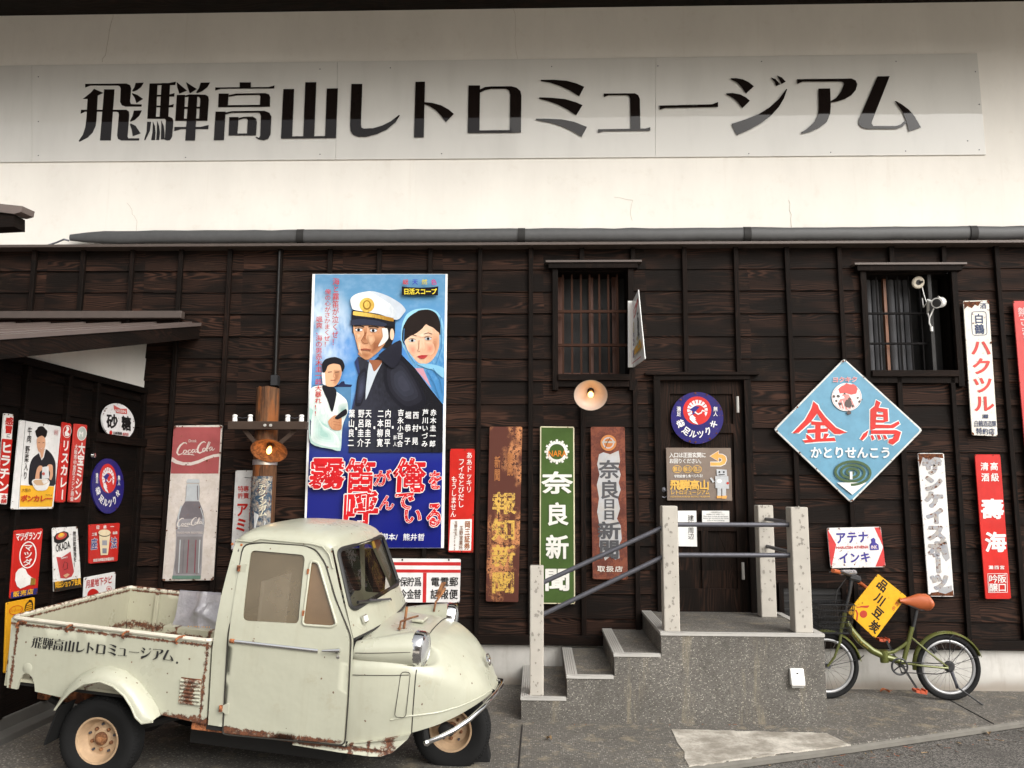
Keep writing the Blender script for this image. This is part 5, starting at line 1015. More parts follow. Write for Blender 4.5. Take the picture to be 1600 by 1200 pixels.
s.ell(*Y2([(630, 445)])[0], 6.6, 10, w, rot=.1, part='emblem'); s.ell(*Y2([(630, 445)])[0], 5.9, 9.2, r, rot=.1, part='emblem'); s.poly(Y2([(622, 400), (640, 395), (650, 425), (632, 450), (655, 470), (640, 490), (612, 488), (606, 455), (625, 430)]), w, 'emblem')
s.V('リスカレー', Y2([(622, 520)])[0], Y2([(580, 1095)])[0], 11.5, w, .055, .1, dy=1); s.chips(12, .4, 1.3, M_CHIP, 43); s.done()
q = [(116.7, 661.7), (136.7, 664), (125.8, 785), (107, 784.7)]; s = AS('narrow red sewing machine sign with two columns of white characters', q, E_((.50, .04, .03), .06))
s.ell(*Y2([(768, 465)])[0], 7.4, 11, w, rot=.1, part='emblem'); s.ell(*Y2([(768, 465)])[0], 6.6, 10.2, E_((.42, .46, .42)), rot=.1, part='emblem'); s.H('M', Y2([(745, 435), (795, 440), (788, 500), (738, 495)]), w, .04, part='emblem')
s.V('大宝ミシン', Y2([(770, 550)])[0], Y2([(722, 1095)])[0], 10, w, .06, .06, dy=.8); s.V('大阪市中宮区ミシン商会', Y2([(717, 565)])[0], Y2([(672, 1100)])[0], 5, w, .02, dy=.4); s.chips(12, .4, 1.3, M_CHIP, 44); s.done()
oc = (185, 658.7); el = [(oc[0]+25.5*math.cos(t), oc[1]+28.2*math.sin(t)+.16*25.5*math.cos(t)) for t in [i*math.pi/20 for i in range(40)]]
s = AS('white oval sugar sign with black characters high on the annex wall', None, E_((.76, .75, .74), .12), name='oval_sign', out=el, bevel=0)
s.H('砂', Y2([(1002, 282), (1102, 290), (1102, 418), (1002, 410)]), k, .06); s.H('糖', Y2([(1142, 300), (1226, 308), (1228, 438), (1142, 428)]), k, .06)
s.poly(Y2([(1065, 195), (1090, 210), (1130, 232), (1190, 232), (1192, 282), (1150, 280), (1090, 272), (1068, 232)]), E_((.55, .10, .09)), 'emblem'); s.word('NISSIN', Y2([(1082, 234), (1180, 248), (1180, 274), (1082, 262)]), w, .03, 'emblem')
s.H('日新製糖', Y2([(1060, 445), (1145, 450), (1145, 478), (1060, 472)]), k, .03); s.H('販売店', Y2([(1152, 455), (1206, 458), (1206, 486), (1152, 484)]), r, .03); s.ell(*Y2([(1040, 455)])[0], 2.3, 3.3, r, 16); s.chips(18, .4, 1.5, M_CHIP, 45); s.done()
el = [(168.7+25*math.cos(t), 759.5+43*math.sin(t)-.02*math.cos(t)) for t in [i*math.pi/24 for i in range(48)]]
s = AS('round dark blue sign with white crane on the annex door', None, E_((.020, .015, .14), .05), name='round_sign', out=el, bevel=0)
tabi(s, 168.7, 759.5, 2.45, 4.25, .25); s.chips(8, .5, 1.4, M_CHIP, 46); s.done()
q = [(23.3, 828.8), (67.5, 825.3), (58.3, 928.3), (16, 935.8)]; s = AS('red lamp sign with a white oval and a white light bulb', q, r)
s.poly(Y3([(104, 872), (352, 832), (348, 890), (98, 934)]), E_((.03, .03, .14)), 'field'); s.H('マツダランプ', Y3([(150, 315), (388, 300), (384, 378), (146, 392)]), w, .045); s.H('販売店', Y3([(122, 868), (320, 836), (316, 886), (118, 920)]), E_(C_Y), .04, .15)
el = [Y3([(262+76*math.cos(i*.2618)-4*math.sin(i*.2618), 522+122*math.sin(i*.2618)-6*math.cos(i*.2618))])[0] for i in range(24)]; s.stroke(el, 1.8, w, closed=True); s.V('マツダ', Y3([(266, 418)])[0], Y3([(258, 626)])[0], 13.5, w, .04)
s.poly(Y3([(148, 690), (175, 655), (210, 640), (240, 655), (258, 700), (300, 735), (330, 745), (325, 795), (270, 805), (225, 825), (190, 838), (160, 815), (142, 760)]), w, 'picture'); s.poly(Y3([(290, 735), (332, 745), (330, 800), (282, 808)]), E_((.5, .3, .05)), 'picture')
for t in range(4): s.stroke(Y3([(294+10*t, 738+t), (288+10*t, 806)]), .8, k, 'picture')
s.chips(18, .4, 1.5, M_CHIP, 47); s.done()
q = [(82.8, 825), (121.3, 822.5), (127.5, 917.5), (85, 925)]; s = AS('white battery sign with a tilted red and black battery', q, E_((.74, .73, .70), .2))
s.to('picture'); s.poly(Y3([(502, 365), (520, 330), (570, 302), (620, 302), (648, 330), (656, 470), (694, 680), (660, 735), (600, 748), (565, 738), (530, 560), (512, 450)]), w); s.poly(Y3([(528, 540), (580, 545), (662, 490), (694, 680), (672, 725), (620, 745), (566, 738), (556, 690)]), E_((.46, .05, .05), .03))
s.poly(Y3([(503, 358), (530, 322), (600, 298), (640, 312), (648, 352), (600, 402), (540, 420), (508, 402)]), k); s.ell(*Y3([(576, 345)])[0], 9, 5.2, E_((.45, .05, .04)), rot=-.35); s.ell(*Y3([(575, 340)])[0], 5.4, 3, E_((.6, .35, .1)), rot=-.35); s.ell(*Y3([(574, 330)])[0], 3.6, 2.4, E_(C_Y), rot=-.3)
s.stroke(Y3([(590, 640), (605, 585), (635, 600), (632, 650), (600, 662)]), .8, k); s.poly(Y3([(592, 715), (630, 695), (655, 705), (618, 738)]), E_((.6, .35, .2))); s.to('lettering')
s.word('OKADA', Y3([(520, 425), (656, 388), (660, 460), (526, 498)]), k, .03); s.word('Battery', Y3([(572, 545), (634, 530), (636, 552), (576, 568)]), w, .02); s.V('岡田乾電池を！', Y3([(698, 300)])[0], Y3([(706, 635)])[0], 4.7, k, .03)
s.poly(Y3([(500, 778), (762, 736), (765, 826), (510, 868)]), E_((.03, .025, .02)), 'field'); s.H('岡田ショップ会員', Y3([(514, 772), (758, 738), (760, 800), (518, 836)]), E_(C_Y), .045, .02); s.chips(26, .4, 1.7, M_CHIP, 48); s.done()
q = [(139.7, 819.7), (187.5, 817), (184, 876.7), (139.7, 881)]; s = AS('small red sign with a cream cup and blue characters on the annex door', q, r)
s.H('日本一', Y3([(885, 248), (1085, 236), (1084, 276), (884, 282)]), w, .045, .5); bl = E_((.04, .05, .2))
for g_, (a, b) in (('座', (855, 370)), ('法', (1040, 360))): Q4 = Y3([(a, b), (a+58, b-4), (a+56, b+96), (a-2, b+104)]); s.H(g_, Q4, w, .09); s.H(g_, Q4, bl, .04)
s.H('工場', Y3([(862, 315), (908, 312), (908, 342), (862, 344)]), w, .03); s.H('商標', Y3([(1056, 304), (1100, 300), (1100, 328), (1056, 332)]), w, .03); cr = E_((.70, .58, .38))
s.poly(Y3([(928, 335), (1034, 325), (1012, 522), (944, 524)]), cr, 'picture'); s.ell(*Y3([(980, 320)])[0], 9.8, 5.4, k, part='picture'); s.ell(*Y3([(980, 314)])[0], 9.6, 5.0, cr, part='picture')
s.rect(*Y3([(958, 386)])[0], *Y3([(1004, 432)])[0], E_((.3, .3, .33)), 'picture'); s.rect(*Y3([(960, 460)])[0], *Y3([(1000, 508)])[0], E_((.2, .2, .24)), 'picture'); s.H('琵琶法師製造本舗会社', Y3([(875, 560), (1070, 540), (1069, 572), (874, 588)]), w, .03); s.chips(8, .3, 1.0, M_CHIP, 49); s.done()
q = [(132.5, 902.5), (180.8, 893.3), (178, 978), (129, 990)]; s = AS('white workwear sign with red characters partly behind the truck bed', q, E_((.74, .73, .71), .06))
s.H('月星地下タビ', Y3([(806, 762), (1054, 714), (1052, 786), (804, 836)]), E_((.42, .04, .04)), .045); s.ell(*Y3([(875, 905)])[0], 9.5, 11, r, part='emblem'); s.ell(*Y3([(1022, 838)])[0], 4, 4.2, r, 18, part='emblem'); s.ell(*Y3([(1022, 838)])[0], 3.2, 3.4, w, 18, part='emblem'); s.H('★', Y3([(1004, 820), (1040, 818), (1040, 856), (1004, 858)]), r, 0, part='emblem'); s.chips(9, .4, 1.5, M_CHIP, 50); s.done()
q = [(10.8, 941.7), (54.7, 933), (50, 1045), (7, 1052)]; s = AS('yellow sign behind the rear corner of the truck bed', q, E_((.74, .36, .02), .04))
s.to('picture'); s.poly(Y3([(228, 1040), (240, 985), (268, 955), (295, 950), (312, 985), (305, 1050), (280, 1120)]), k); s.poly(Y3([(238, 1040), (250, 990), (272, 968), (296, 966), (302, 1000), (294, 1050), (272, 1100)]), E_((.74, .36, .02)))
for t in range(5): s.stroke(Y3([(246, 1000+18*t), (300, 985+18*t)]), 1.0, k)
s.poly(Y3([(268, 955), (276, 940), (300, 948), (312, 985), (290, 968)]), k)
el = [Y3([(150+62*math.cos(i*.2618), 1040+40*math.sin(i*.2618)-12*math.cos(i*.2618))])[0] for i in range(24)]; s.stroke(el, .8, r, closed=True); s.stroke(Y3([(100, 1058), (112, 1024), (118, 1056), (130, 1040), (136, 1054), (146, 1020), (150, 1052), (162, 1034), (168, 1048), (180, 1030), (186, 1044), (204, 1022)]), .6, r, 'lettering'); s.chips(10, .4, 1.6, M_CHIP, 51); s.done()
# ================================================================== THE THREE-WHEELED TRUCK (x forward, y to its left, z up; its right side faces us)
def _rot(psi, th, roll):
    def tw(p):
        X, Y, Z = p; Y, Z = Y*math.cos(roll)-Z*math.sin(roll), Y*math.sin(roll)+Z*math.cos(roll)
        X, Z = X*math.cos(th)+Z*math.sin(th), -X*math.sin(th)+Z*math.cos(th)
        return Vector((X*math.cos(psi)-Y*math.sin(psi), X*math.sin(psi)+Y*math.cos(psi), Z))
    return Matrix((tw((1, 0, 0)), tw((0, 1, 0)), tw((0, 0, 1)))).transposed()
TR = _rot(-.08, .079, .033); TO = Vector((-2.424, -1.821, .23)); TM = (Matrix.Translation(TO) @ TR.to_4x4() @ Matrix.Translation((0, 0, -.23)))
TI = TM.inverted(); _tc = TI @ CAM
def TY(u, v, Y=-.58):
    d = TR.transposed() @ ray(u, v); return _tc+d*((Y-_tc.y)/d.y)
def ysd(z): return .583-.105*max(0.0, (z-.88)/.53)**1.5
def TS(u, v, off=0.0):
    Y = -.58
    for _ in range(7): p = TY(u, v, Y); Y = -ysd(p.z)-off
    return p
V3 = Vector
def inpoly(p, q):
    c = False; j = len(q)-1
    for i in range(len(q)):
        if (q[i][1] > p[1]) != (q[j][1] > p[1]) and p[0] < (q[j][0]-q[i][0])*(p[1]-q[i][1])/(q[j][1]-q[i][1])+q[i][0]: c = not c
        j = i
    return c
def dense(q, st):
    out = []
    for a, b in zip(q, q[1:]+q[:1]):
        n = max(1, int(math.dist(a, b)/st)); out += [(a[0]+(b[0]-a[0])*i/n, a[1]+(b[1]-a[1])*i/n) for i in range(n)]
    return out
def sheet(m, outline, holes, fn, mat, st=.04, th=None):
    """a curved sheet with openings: outline and holes in the sheet's own two coordinates, fn lifts them to 3-D; th = thickness vector"""
    loops = [dense(list(map(tuple, q)), st) for q in [outline]+holes]; pts = []; ed = []
    for L in loops:
        o = len(pts); pts += [V3(p) for p in L]; ed += [(o+i, o+(i+1) % len(L)) for i in range(len(L))]
    xs = [p[0] for p in loops[0]]; ys = [p[1] for p in loops[0]]; x = min(xs)+st
    while x < max(xs):
        y = min(ys)+st
        while y < max(ys):
            if inpoly((x, y), loops[0]) and not any(inpoly((x, y), h) for h in loops[1:]) and min(min(math.dist((x, y), p) for p in L) for L in loops) > st*.5: pts.append(V3((x, y)))
            y += st
        x += st
    vs, _, fs, *_r2 = delaunay_2d_cdt(pts, ed, [], 0, 1e-6)
    keep = []
    for f in fs:
        c = sum((vs[i] for i in f), V3((0, 0)))/len(f)
        if inpoly(c, loops[0]) and not any(inpoly(c, h) for h in loops[1:]): keep.append(tuple(f))
    P = [fn(p[0], p[1]) for p in vs]; m.add(P, keep, mat, True)
    if th is not None:
        t = V3(th); m.add([p+t for p in P], [f[::-1] for f in keep], mat, True)
        for L in loops:
            A_ = [fn(*p) for p in L]; n = len(A_); m.add(A_+[p+t for p in A_], [(i, (i+1) % n, n+(i+1) % n, n+i) for i in range(n)], mat, True)
    return m
def rnd(q, r=.03, k=5):
    out = []; n = len(q)
    for i in range(n):
        p, a, b = q[i], q[i-1], q[(i+1) % n]; la, lb = math.dist(p, a), math.dist(p, b); ra = min(r, la*.45, lb*.45)
        A1 = tuple(p[j]+(a[j]-p[j])*ra/la for j in range(len(p))); B1 = tuple(p[j]+(b[j]-p[j])*ra/lb for j in range(len(p)))
        for s_ in range(k):
            t = s_/(k-1); out.append(tuple((1-t)**2*A1[j]+2*t*(1-t)*p[j]+t*t*B1[j] for j in range(len(p))))
    return out
def paint(name, lines=(), spots=.0, base=(.445, .445, .35)):
    """old cream paint; rust follows seams of the body: (axis, value, width) in the truck's own coordinates"""
    t = NT(name); p = t.obj(); sp = t.n('SeparateXYZ', {0: p}); n = t.noise(p, 3, 5, .6); f = t.noise(p, 38, 6, .7); g = t.noise(p, 90, 3, .6)
    c = t.mix(t.ss(n, .35, .7), c4([b*.93 for b in base]), c4(base))
    dr = t.noise(t.mapv(p, (14, 14, .9)), 1.6, 4, .6); c = t.mix(t.math('MULTIPLY', t.ss(dr, .48, .75), .3), c, (.36, .34, .25, 1)); dz = t.noise(p, 11, 6, .7); c = t.mix(t.math('MULTIPLY', t.ss(dz, .56, .74), .35), c, (.34, .30, .21, 1))
    # brown pin spots
    vo = t.n('TexVoronoi'); t.set(vo.inputs['Vector'], p); vo.inputs['Scale'].default_value = 17
    rsel = t.n('SeparateColor', {0: vo.outputs['Color']}).outputs[0]
    spot = t.math('MULTIPLY', t.math('LESS_THAN', vo.outputs['Distance'], t.math('MULTIPLY', g, .19)), t.math('GREATER_THAN', rsel, .62-spots))
    m = t.math('MULTIPLY', spot, .85)
    for ax, val, w in lines:
        if ax in 'xyz': d = t.math('ABSOLUTE', t.math('SUBTRACT', sp.outputs['xyz'.index(ax)], val))
        else: d = t.math('MAXIMUM', t.math('SUBTRACT', sp.outputs[2], val), 0.0)
        k = t.math('SUBTRACT', t.math('MULTIPLY_ADD', f, 2.2*w, -.62*w), d); m = t.math('MAXIMUM', m, t.ss(k, 0.0, w*.35))
    patch = t.ss(f, .745-spots*.25, .765-spots*.25); m = t.math('MAXIMUM', m, t.math('MULTIPLY', patch, t.ss(n, .45, .6)))
    halo = t.ss(m, .05, 1); c = t.mix(m, c, rustcol(t, p))
    t.bump(t.math('ADD', t.math('MULTIPLY', m, .5), t.math('MULTIPLY', t.noise(p, 5.5, 3, .55), 1.0)), .35, .014)
    return t.fin(c, t.math('MULTIPLY_ADD', m, .45, t.math('MULTIPLY_ADD', n, .15, .22)), 0, .5, .15, .1)
M_PT = paint('cream_paint', (), .03); M_PTB = paint('cream_paint_bed', (('z', .822, .022), ('x', -.548, .024), ('x', .60, .026), ('b', .42, .05)), .10)
M_PTI = paint('cream_paint_inside', (('z', .60, .06), ('z', .835, .02), ('x', -.1, .03), ('x', .14, .03), ('x', .36, .03)), .22, (.42, .405, .305))
M_PTD = paint('cream_paint_door', (('b', .405, .022),), .05); M_PTS = paint('cream_paint_sill', (('z', .37, .03), ('x', 1.46, .04), ('x', 1.56, .03), ('x', 1.66, .10)), .3)
M_SEAM = plain('dark_seam', (.03, .026, .02), .7); M_GASK = plain('black_gasket', (.022, .022, .022), .5)
def tinted(name, base, trans, rough):
    t = NT(name); p = t.obj(); n = t.noise(p, 3.5, 4, .6); t.fin(t.mix(t.ss(n, .3, .7), c4([b*.75 for b in base]), c4(base)), rough, 0, .5, .6, .03)
    tr = t.n('BsdfTransparent', {0: (.75, .72, .66, 1)}); mx = t.n('MixShader', {0: trans}); t.t.links.new(t.b.outputs[0], mx.inputs[1]); t.t.links.new(tr.outputs[0], mx.inputs[2]); t.t.links.new(mx.outputs[0], t.out.inputs[0]); return t.m
M_SGL = tinted('dusty_brown_glass', (.20, .155, .095), .32, .10); M_WGL = tinted('windscreen_glass', (.012, .012, .012), .80, .02)
T = thing('three_wheeled_truck', 'cream rusty three wheeled pickup truck parked nose right before the wall', 'truck', M=TM)
X_Z = lambda Y: (lambda x, z: V3((x, Y, z)))
# ---- cargo bed
bed = MB(); HB = .578
side = [(-.595, .850), (.617, .846), (.640, .402), (.374, .424), (-.237, .447), (-.392, .463), (-.400, .50), (-.418, .535), (-.440, .553), (-.462, .557), (-.482, .545), (-.496, .51), (-.503, .462), (-.567, .465)]
arch = [(-.19, .425), (-.13, .51), (-.04, .57), (.05, .59), (.14, .575), (.22, .53), (.29, .45), (.30, .40), (-.19, .40)]
sheet(bed, side[:4]+[(.345, .427), (.31, .50), (.24, .57), (.14, .615), (.05, .625), (-.05, .605), (-.13, .55), (-.19, .47), (-.205, .447)]+side[5:], [], X_Z(-HB), M_PTB, .06, (0, .014, 0))
sheet(bed, side[:4]+[(-.2, .447)]+side[5:], [], X_Z(HB), M_PTI, .08, (0, -.014, 0))
bed.bb((-.595, -HB+.014, .47), (-.58, HB-.014, .85), M_PTI); bed.bb((.60, -HB+.014, .45), (.615, HB-.014, .85), M_PTI); bed.bb((-.58, -HB+.014, .50), (.60, HB-.014, .515), M_PTI)
bedo = bed.build('cargo_bed', T)
m = MB(); rl = [(-.597, -HB, .853), (.622, -HB, .849), (.622, HB, .849), (-.597, HB, .853)]; rl = rnd(rl, .05, 5)
m.tube([V3(p) for p in rl], .012, paint('cream_paint_rail', (('y', .575, .02), ('x', -.6, .03)), .35, (.62, .58, .48)), 8, True); m.build('rail', bedo, O=(0, 0, 0))
m = MB()
for x in (-.36, -.1, .12, .36): m.bb((x-.016, HB-.04, .515), (x+.014, HB-.014, .84), M_PTI)
m.bb((-.2, HB-.20, .515), (.34, HB-.014, .66), M_PTI); m.bb((.34, HB-.05, .515), (.60, HB-.014, .60), M_PTI); m.build('rib', bedo, O=(0, 0, 0), bevel=.005)
for u, v in ((35, 974), (112, 980), (200, 990), (283, 998)):
    c = TY(u, v, -HB-.004); m = MB(); m.tube([c+V3(q) for q in ((.012, .004, .012), (.0, -.02, .014), (-.014, -.026, .0), (-.018, -.022, -.018), (-.012, -.014, -.024))], .0065, M_RUST, 8); m.lathe([(.014, 0), (.012, .005), (0, .007)], M_RUST, c+V3((.012, .004, .008)), (0, -1, 0), 10)
    m.build('rope_hook', bedo, O=(0, 0, 0))
m = MB(); rustp = paint('cream_paint_louvre', (('x', .525, .11),), .5)
for i in range(7):
    z = .632-i*.0195; a = .468+i*.0012; m.prism([(a, -HB, z), (a, -HB-.012, z-.010), (a, -HB-.010, z-.016), (a, -HB, z-.016)], (.118, 0, 0), rustp)
m.bb((.468, -HB-.0015, .498), (.588, -HB+.001, .638), M_RUST); m.build('louvre', bedo, O=(0, 0, 0))
m = MB(); c = TY(151/6+0, 1046, -HB-.001); m.lathe([(.030, 0), (.026, .002), (0, .002)], M_PT, V3((-.455, -HB-.001, .585)), (0, -1, 0), 16); m.build('badge', bedo, O=(0, 0, 0))
m = MB(); kk = HB+.0006; QX = lambda u, v: (lambda a, b: V3((-.452+a*.868+b*0, -kk, .770-.071*b+.008*a)))((u-122)/(1440-122), (v-118)/(222-118)); kq = 0
for (o, polys) in NAME:
    for pg in polys: kq += .00012; m.poly([QX(o[0]+a/o[2], o[1]+b/o[2])-V3((0, kq, 0)) for a, b in pg], M_BLK)
m.lathe([(.007, 0), (0, .0005)], M_BLK, V3((.433, -kk, .712)), (0, -1, 0), 10); m.build('lettering', bedo, O=(0, 0, 0), weld=False)
m = MB(); m.tube([V3((-.45, -.52, .50)), V3((-.45, -.46, .50))], .032, M_RUST, 16); m.build('tail_pipe', T)
# rear mudguards
def guard(sy):
    m = MB(); A_ = [(-.237, .391), (-.206, .468), (-.165, .54), (-.114, .596), (-.035, .637), (.04, .652), (.139, .636), (.227, .587), (.301, .519), (.345, .469), (.374, .422)]
    B_ = [(-.190, .415), (-.150, .475), (-.112, .518), (-.036, .572), (.056, .594), (.134, .577), (.204, .534), (.252, .482), (.285, .430), (.325, .402), (.385, .418)]
    rows = []
    for (a, b) in zip(A_, B_):
        r_ = []
        for i in range(8):
            t = i/7; w = 1-(1-t)**2; d = .10*math.sin(t*math.pi/2)
            r_.append(V3((a[0]+(b[0]-a[0])*t**1.4, sy*(HB+d), a[1]+(b[1]-a[1])*t**2.2)))
        rows.append(r_)
    m.grid(rows, M_PT); m.tube([r_[-1] for r_ in rows], .006, M_PT, 8); return m.build('mudguard', T, sharp=80)
guard(-1); guard(1)
for sy in (-1, 1):
    m = MB(); m.add([(-.20, sy*.50, .42), (-.20, sy*.64, .42), (-.265, sy*.63, .20), (-.262, sy*.50, .205), (-.19, sy*.50, .42), (-.19, sy*.64, .42), (-.255, sy*.63, .20), (-.252, sy*.50, .205)], [(0, 1, 2, 3), (4, 7, 6, 5), (0, 4, 5, 1), (1, 5, 6, 2), (2, 6, 7, 3), (3, 7, 4, 0)], M_RUB); m.build('mud_flap', T)
# chassis
m = MB(); m.bb((-.5, -.40, .36), (1.30, -.33, .44), M_RUST); m.bb((-.5, .33, .36), (1.30, .40, .44), M_RUST); m.bb((-.42, -.33, .38), (-.36, .33, .43), M_RUST); m.bb((.55, -.56, .362), (1.16, -.50, .41), M_RUST)
m.bb((.64, -.57, .375), (1.44, .57, .40), M_DARK); m.bb((-.55, -.55, .478), (.60, .55, .495), M_DARK); m.tube([V3((0, -.5, .23)), V3((0, .5, .23))], .035, M_RUST, 12); m.lathe([(.05, -.1), (.11, -.05), (.11, .05), (.05, .1)], M_DARK, (0, 0, .23), (0, 1, 0), 16)
for sy in (-.42, .42): m.tube([V3((-.4, sy, .38)), V3((-.2, sy, .30)), V3((0, sy, .27)), V3((.2, sy, .30)), V3((.42, sy, .38))], .02, M_DARK, 8)
m.bb((.42, -.30, .19), (1.34, .34, .40), M_DARK); m.bb((-.30, .10, .24), (.42, .30, .42), M_DARK); m.tube([V3((.1, 0, .25)), V3((1.0, 0, .27))], .04, M_DARK, 10); m.bb((1.36, -.42, .28), (1.62, .42, .40), M_DARK); m.build('chassis', T)
# ---- wheels
M_RIM = plain('rusty_cream_rim', (.44, .30, .18), .65, 0, .45, 16, .3); M_HUB = old_metal('rusty_hub', (.34, .16, .07), (.14, .06, .03))
def wheel(c, out, R=.235, w=.064, rim=.124):
    c = V3(c); ax = V3((0, out, 0)); m = MB()
    prof = [(rim-.004, -w*.75), (rim+.02, -w*.95), (R*.80, -w), (R*.93, -w*.92), (R, -w*.60), (R+.002, 0), (R, w*.60), (R*.965, w*.82), (R*.90, w*.97), (R*.78, w*1.02), (R*.75, w*.985), (rim+.02, w*.95), (rim-.004, w*.72)]
    m.lathe(prof, M_RUB, c, ax, 48)
    for i in range(72):
        t = i*math.pi/36; d = V3((math.cos(t), 0, math.sin(t))); s_ = d.cross(V3((0, 1, 0)))
        m.bar(c+d*R*.955+ax*w*.855, c+d*(R+.002)+ax*w*.50, .008, .006, M_RUB, s_)
        if i % 2 == 0: m.bar(c+d*(R-.0012)+ax*w*.4, c+d*(R-.0012)-ax*w*.5, .012, .006, M_RUB, d)
    o = m.build('wheel', T)
    m = MB(); m.lathe([(rim+.006, w*.72), (rim+.004, w*.84), (rim-.006, w*.80), (rim-.014, w*.45), (rim-.026, w*.10), (rim-.032, -w*.06), (.055, -w*.02), (.048, w*.10), (.0, w*.10)], M_RIM, c, ax, 40); m.build('rim', o, O=(0, 0, 0))
    m = MB(); m.lathe([(.036, w*.10), (.036, w*.30), (.030, w*.42), (.018, w*.44), (.018, w*.62), (.012, w*.68), (0, w*.68)], M_HUB, c, ax, 20); m.build('hub', o, O=(0, 0, 0))
    for i in range(10):
        t = i*math.pi/5+.35; r = .060 if i % 2 else .078; p = c+V3((math.cos(t)*r, 0, math.sin(t)*r)); m = MB(); m.lathe([(.010 if i % 2 else .0075, -w*.02), (.010 if i % 2 else .0075, w*.16), (.006, w*.2), (0, w*.2)], M_HUB if i % 2 else M_STEEL, p, ax, 8); m.build('wheel_nut', o, O=(0, 0, 0))
    return o
wheel((0, -.500, .23), -1, .233); wheel((0, .500, .23), 1, .233); wheel((1.912, -.005, .355), -1, .232, .058)
m = MB(); m.tube([V3((1.91, -.08, .355)), V3((1.91, .08, .355))], .028, M_DARK, 12); m.tube([V3((1.91, .085, .355)), V3((1.80, .09, .50)), V3((1.72, .05, .72))], .024, M_DARK, 10); m.tube([V3((1.84, -.085, .39)), V3((1.78, -.088, .50)), V3((1.70, -.05, .72))], .02, M_DARK, 10); m.lathe([(.035, 0), (.035, .05), (.02, .055), (0, .055)], M_DARK, V3((1.885, -.075, .375)), (0, -1, 0), 12); m.build('front_fork', T)
# ---- cab: sides with window openings, roof shell, back, windscreen frame
def poly_px(q): return [(p.x, p.z) for p in (TS(u, v) for u, v in q)]
zc = lambda x: float(np.interp(x, [.648, .655, .67, .70, .75, .85, .975, 1.10, 1.17, 1.21, 1.235, 1.248], [1.395, 1.425, 1.45, 1.472, 1.486, 1.497, 1.503, 1.502, 1.488, 1.462, 1.432, 1.405]))
cab = MB(); cout = [(.655, .405), (.632, .80), (.636, 1.10), (.652, 1.40), (.80, 1.402), (1.19, 1.400), (1.222, 1.395), (1.30, 1.21), (1.405, .985), (1.425, .94), (1.437, .80), (1.437, .385), (1.42, .385)]
win = poly_px([(393, 859.4), (477.6, 867), (467, 974.5), (379.8, 969.6)]); qt = poly_px([(486.5, 876), (498.5, 878.5), (527, 975), (519, 979), (473.5, 976)])
wh_ = rnd(win, .03); qh_ = rnd(qt, .022)
FS = lambda sy, off=0.0: (lambda x, z: V3((x, sy*(ysd(z)+off), z)))
for sy in (-1, 1): sheet(cab, cout, [wh_, qh_], FS(sy), M_PT, .05)
rows = []
for x in [.648, .650, .656, .668, .69, .72, .76, .82, .9, 1.0, 1.08, 1.14, 1.18, 1.205, 1.225, 1.240, 1.248]:
    r_ = []
    for i in range(33):
        t = math.pi*i/32; cs, sn = math.cos(t), math.sin(t); k = (1 if cs >= 0 else -1)*abs(cs)**(.62); z0 = 1.392
        yw = (ysd(1.40)+.004)*(1-.05*max(0, (.68-x)/.03) - .10*max(0, (x-1.20)/.05)**2)
        r_.append(V3((x+(.02*(1-k*k) if x > 1.2 else 0), -k*yw, z0+(zc(x)-z0)*abs(sn)**.72)))
    rows.append(r_)
cab.grid(rows, M_PT); cab.add([(.648, -.48, 1.40), (.648, .48, 1.40), (.632, .578, .80), (.655, .578, .40), (.655, -.578, .40), (.632, -.578, .80)], [(0, 1, 2, 3, 4, 5)], M_PT)
LW = .512
def FW(y, t): return V3((1.424-.202*t+.040*(1-min(1, (y/.56)**2)), y, .946+.468*t))
wsb = lambda t: .577-.082*t
hole_ws = rnd([(-.515, .285), (.515, .285), (.463, .955), (-.463, .955)], .085, 7)
sheet(cab, [(-wsb(0), 0), (wsb(0), 0), (wsb(1), 1), (-wsb(1), 1)], [hole_ws], FW, M_PT, .06)
cabo = cab.build('cab', T, sharp=40)
m = MB(); m.tube([FW(*p)+V3((.004, 0, .003)) for p in hole_ws], .013, M_GASK, 8, True); m.build('windscreen_seal', cabo, O=(0, 0, 0))
m = MB(); sheet(m, hole_ws, [], lambda y, t: FW(y, t)-V3((.002, 0, 0)), M_WGL, .07); m.build('windscreen', cabo, O=(0, 0, 0))
m = MB(); m.tube([FW(-wsb(0)+(2*wsb(0))*i/16, 0)+V3((.006, 0, -.002)) for i in range(17)], .007, M_GASK, 6); m.build('cowl_seal', cabo, O=(0, 0, 0))
for u, v in ((363, 850), (377.5, 851.5)):
    c = TY(u, v, -.487); m = MB(); m.lathe([(.008, 0), (.007, .005), (0, .006)], M_RUST, c, (0, -1, 0), 10); m.build('roof_bolt', cabo, O=(0, 0, 0))
m = MB(); p = [FS(-1, .012)(x, 1.398) for x in (.66, .72, .75)]+[FS(-1, .012)(x, 1.418) for x in (.80, .9, 1.0, 1.1)]+[FS(-1, .012)(1.17, 1.408), FS(-1, .010)(1.215, 1.37), FS(-1, .008)(1.25, 1.30)]
m.tube(p, .004, M_PT, 6); m.build('rain_gutter', cabo, O=(0, 0, 0))
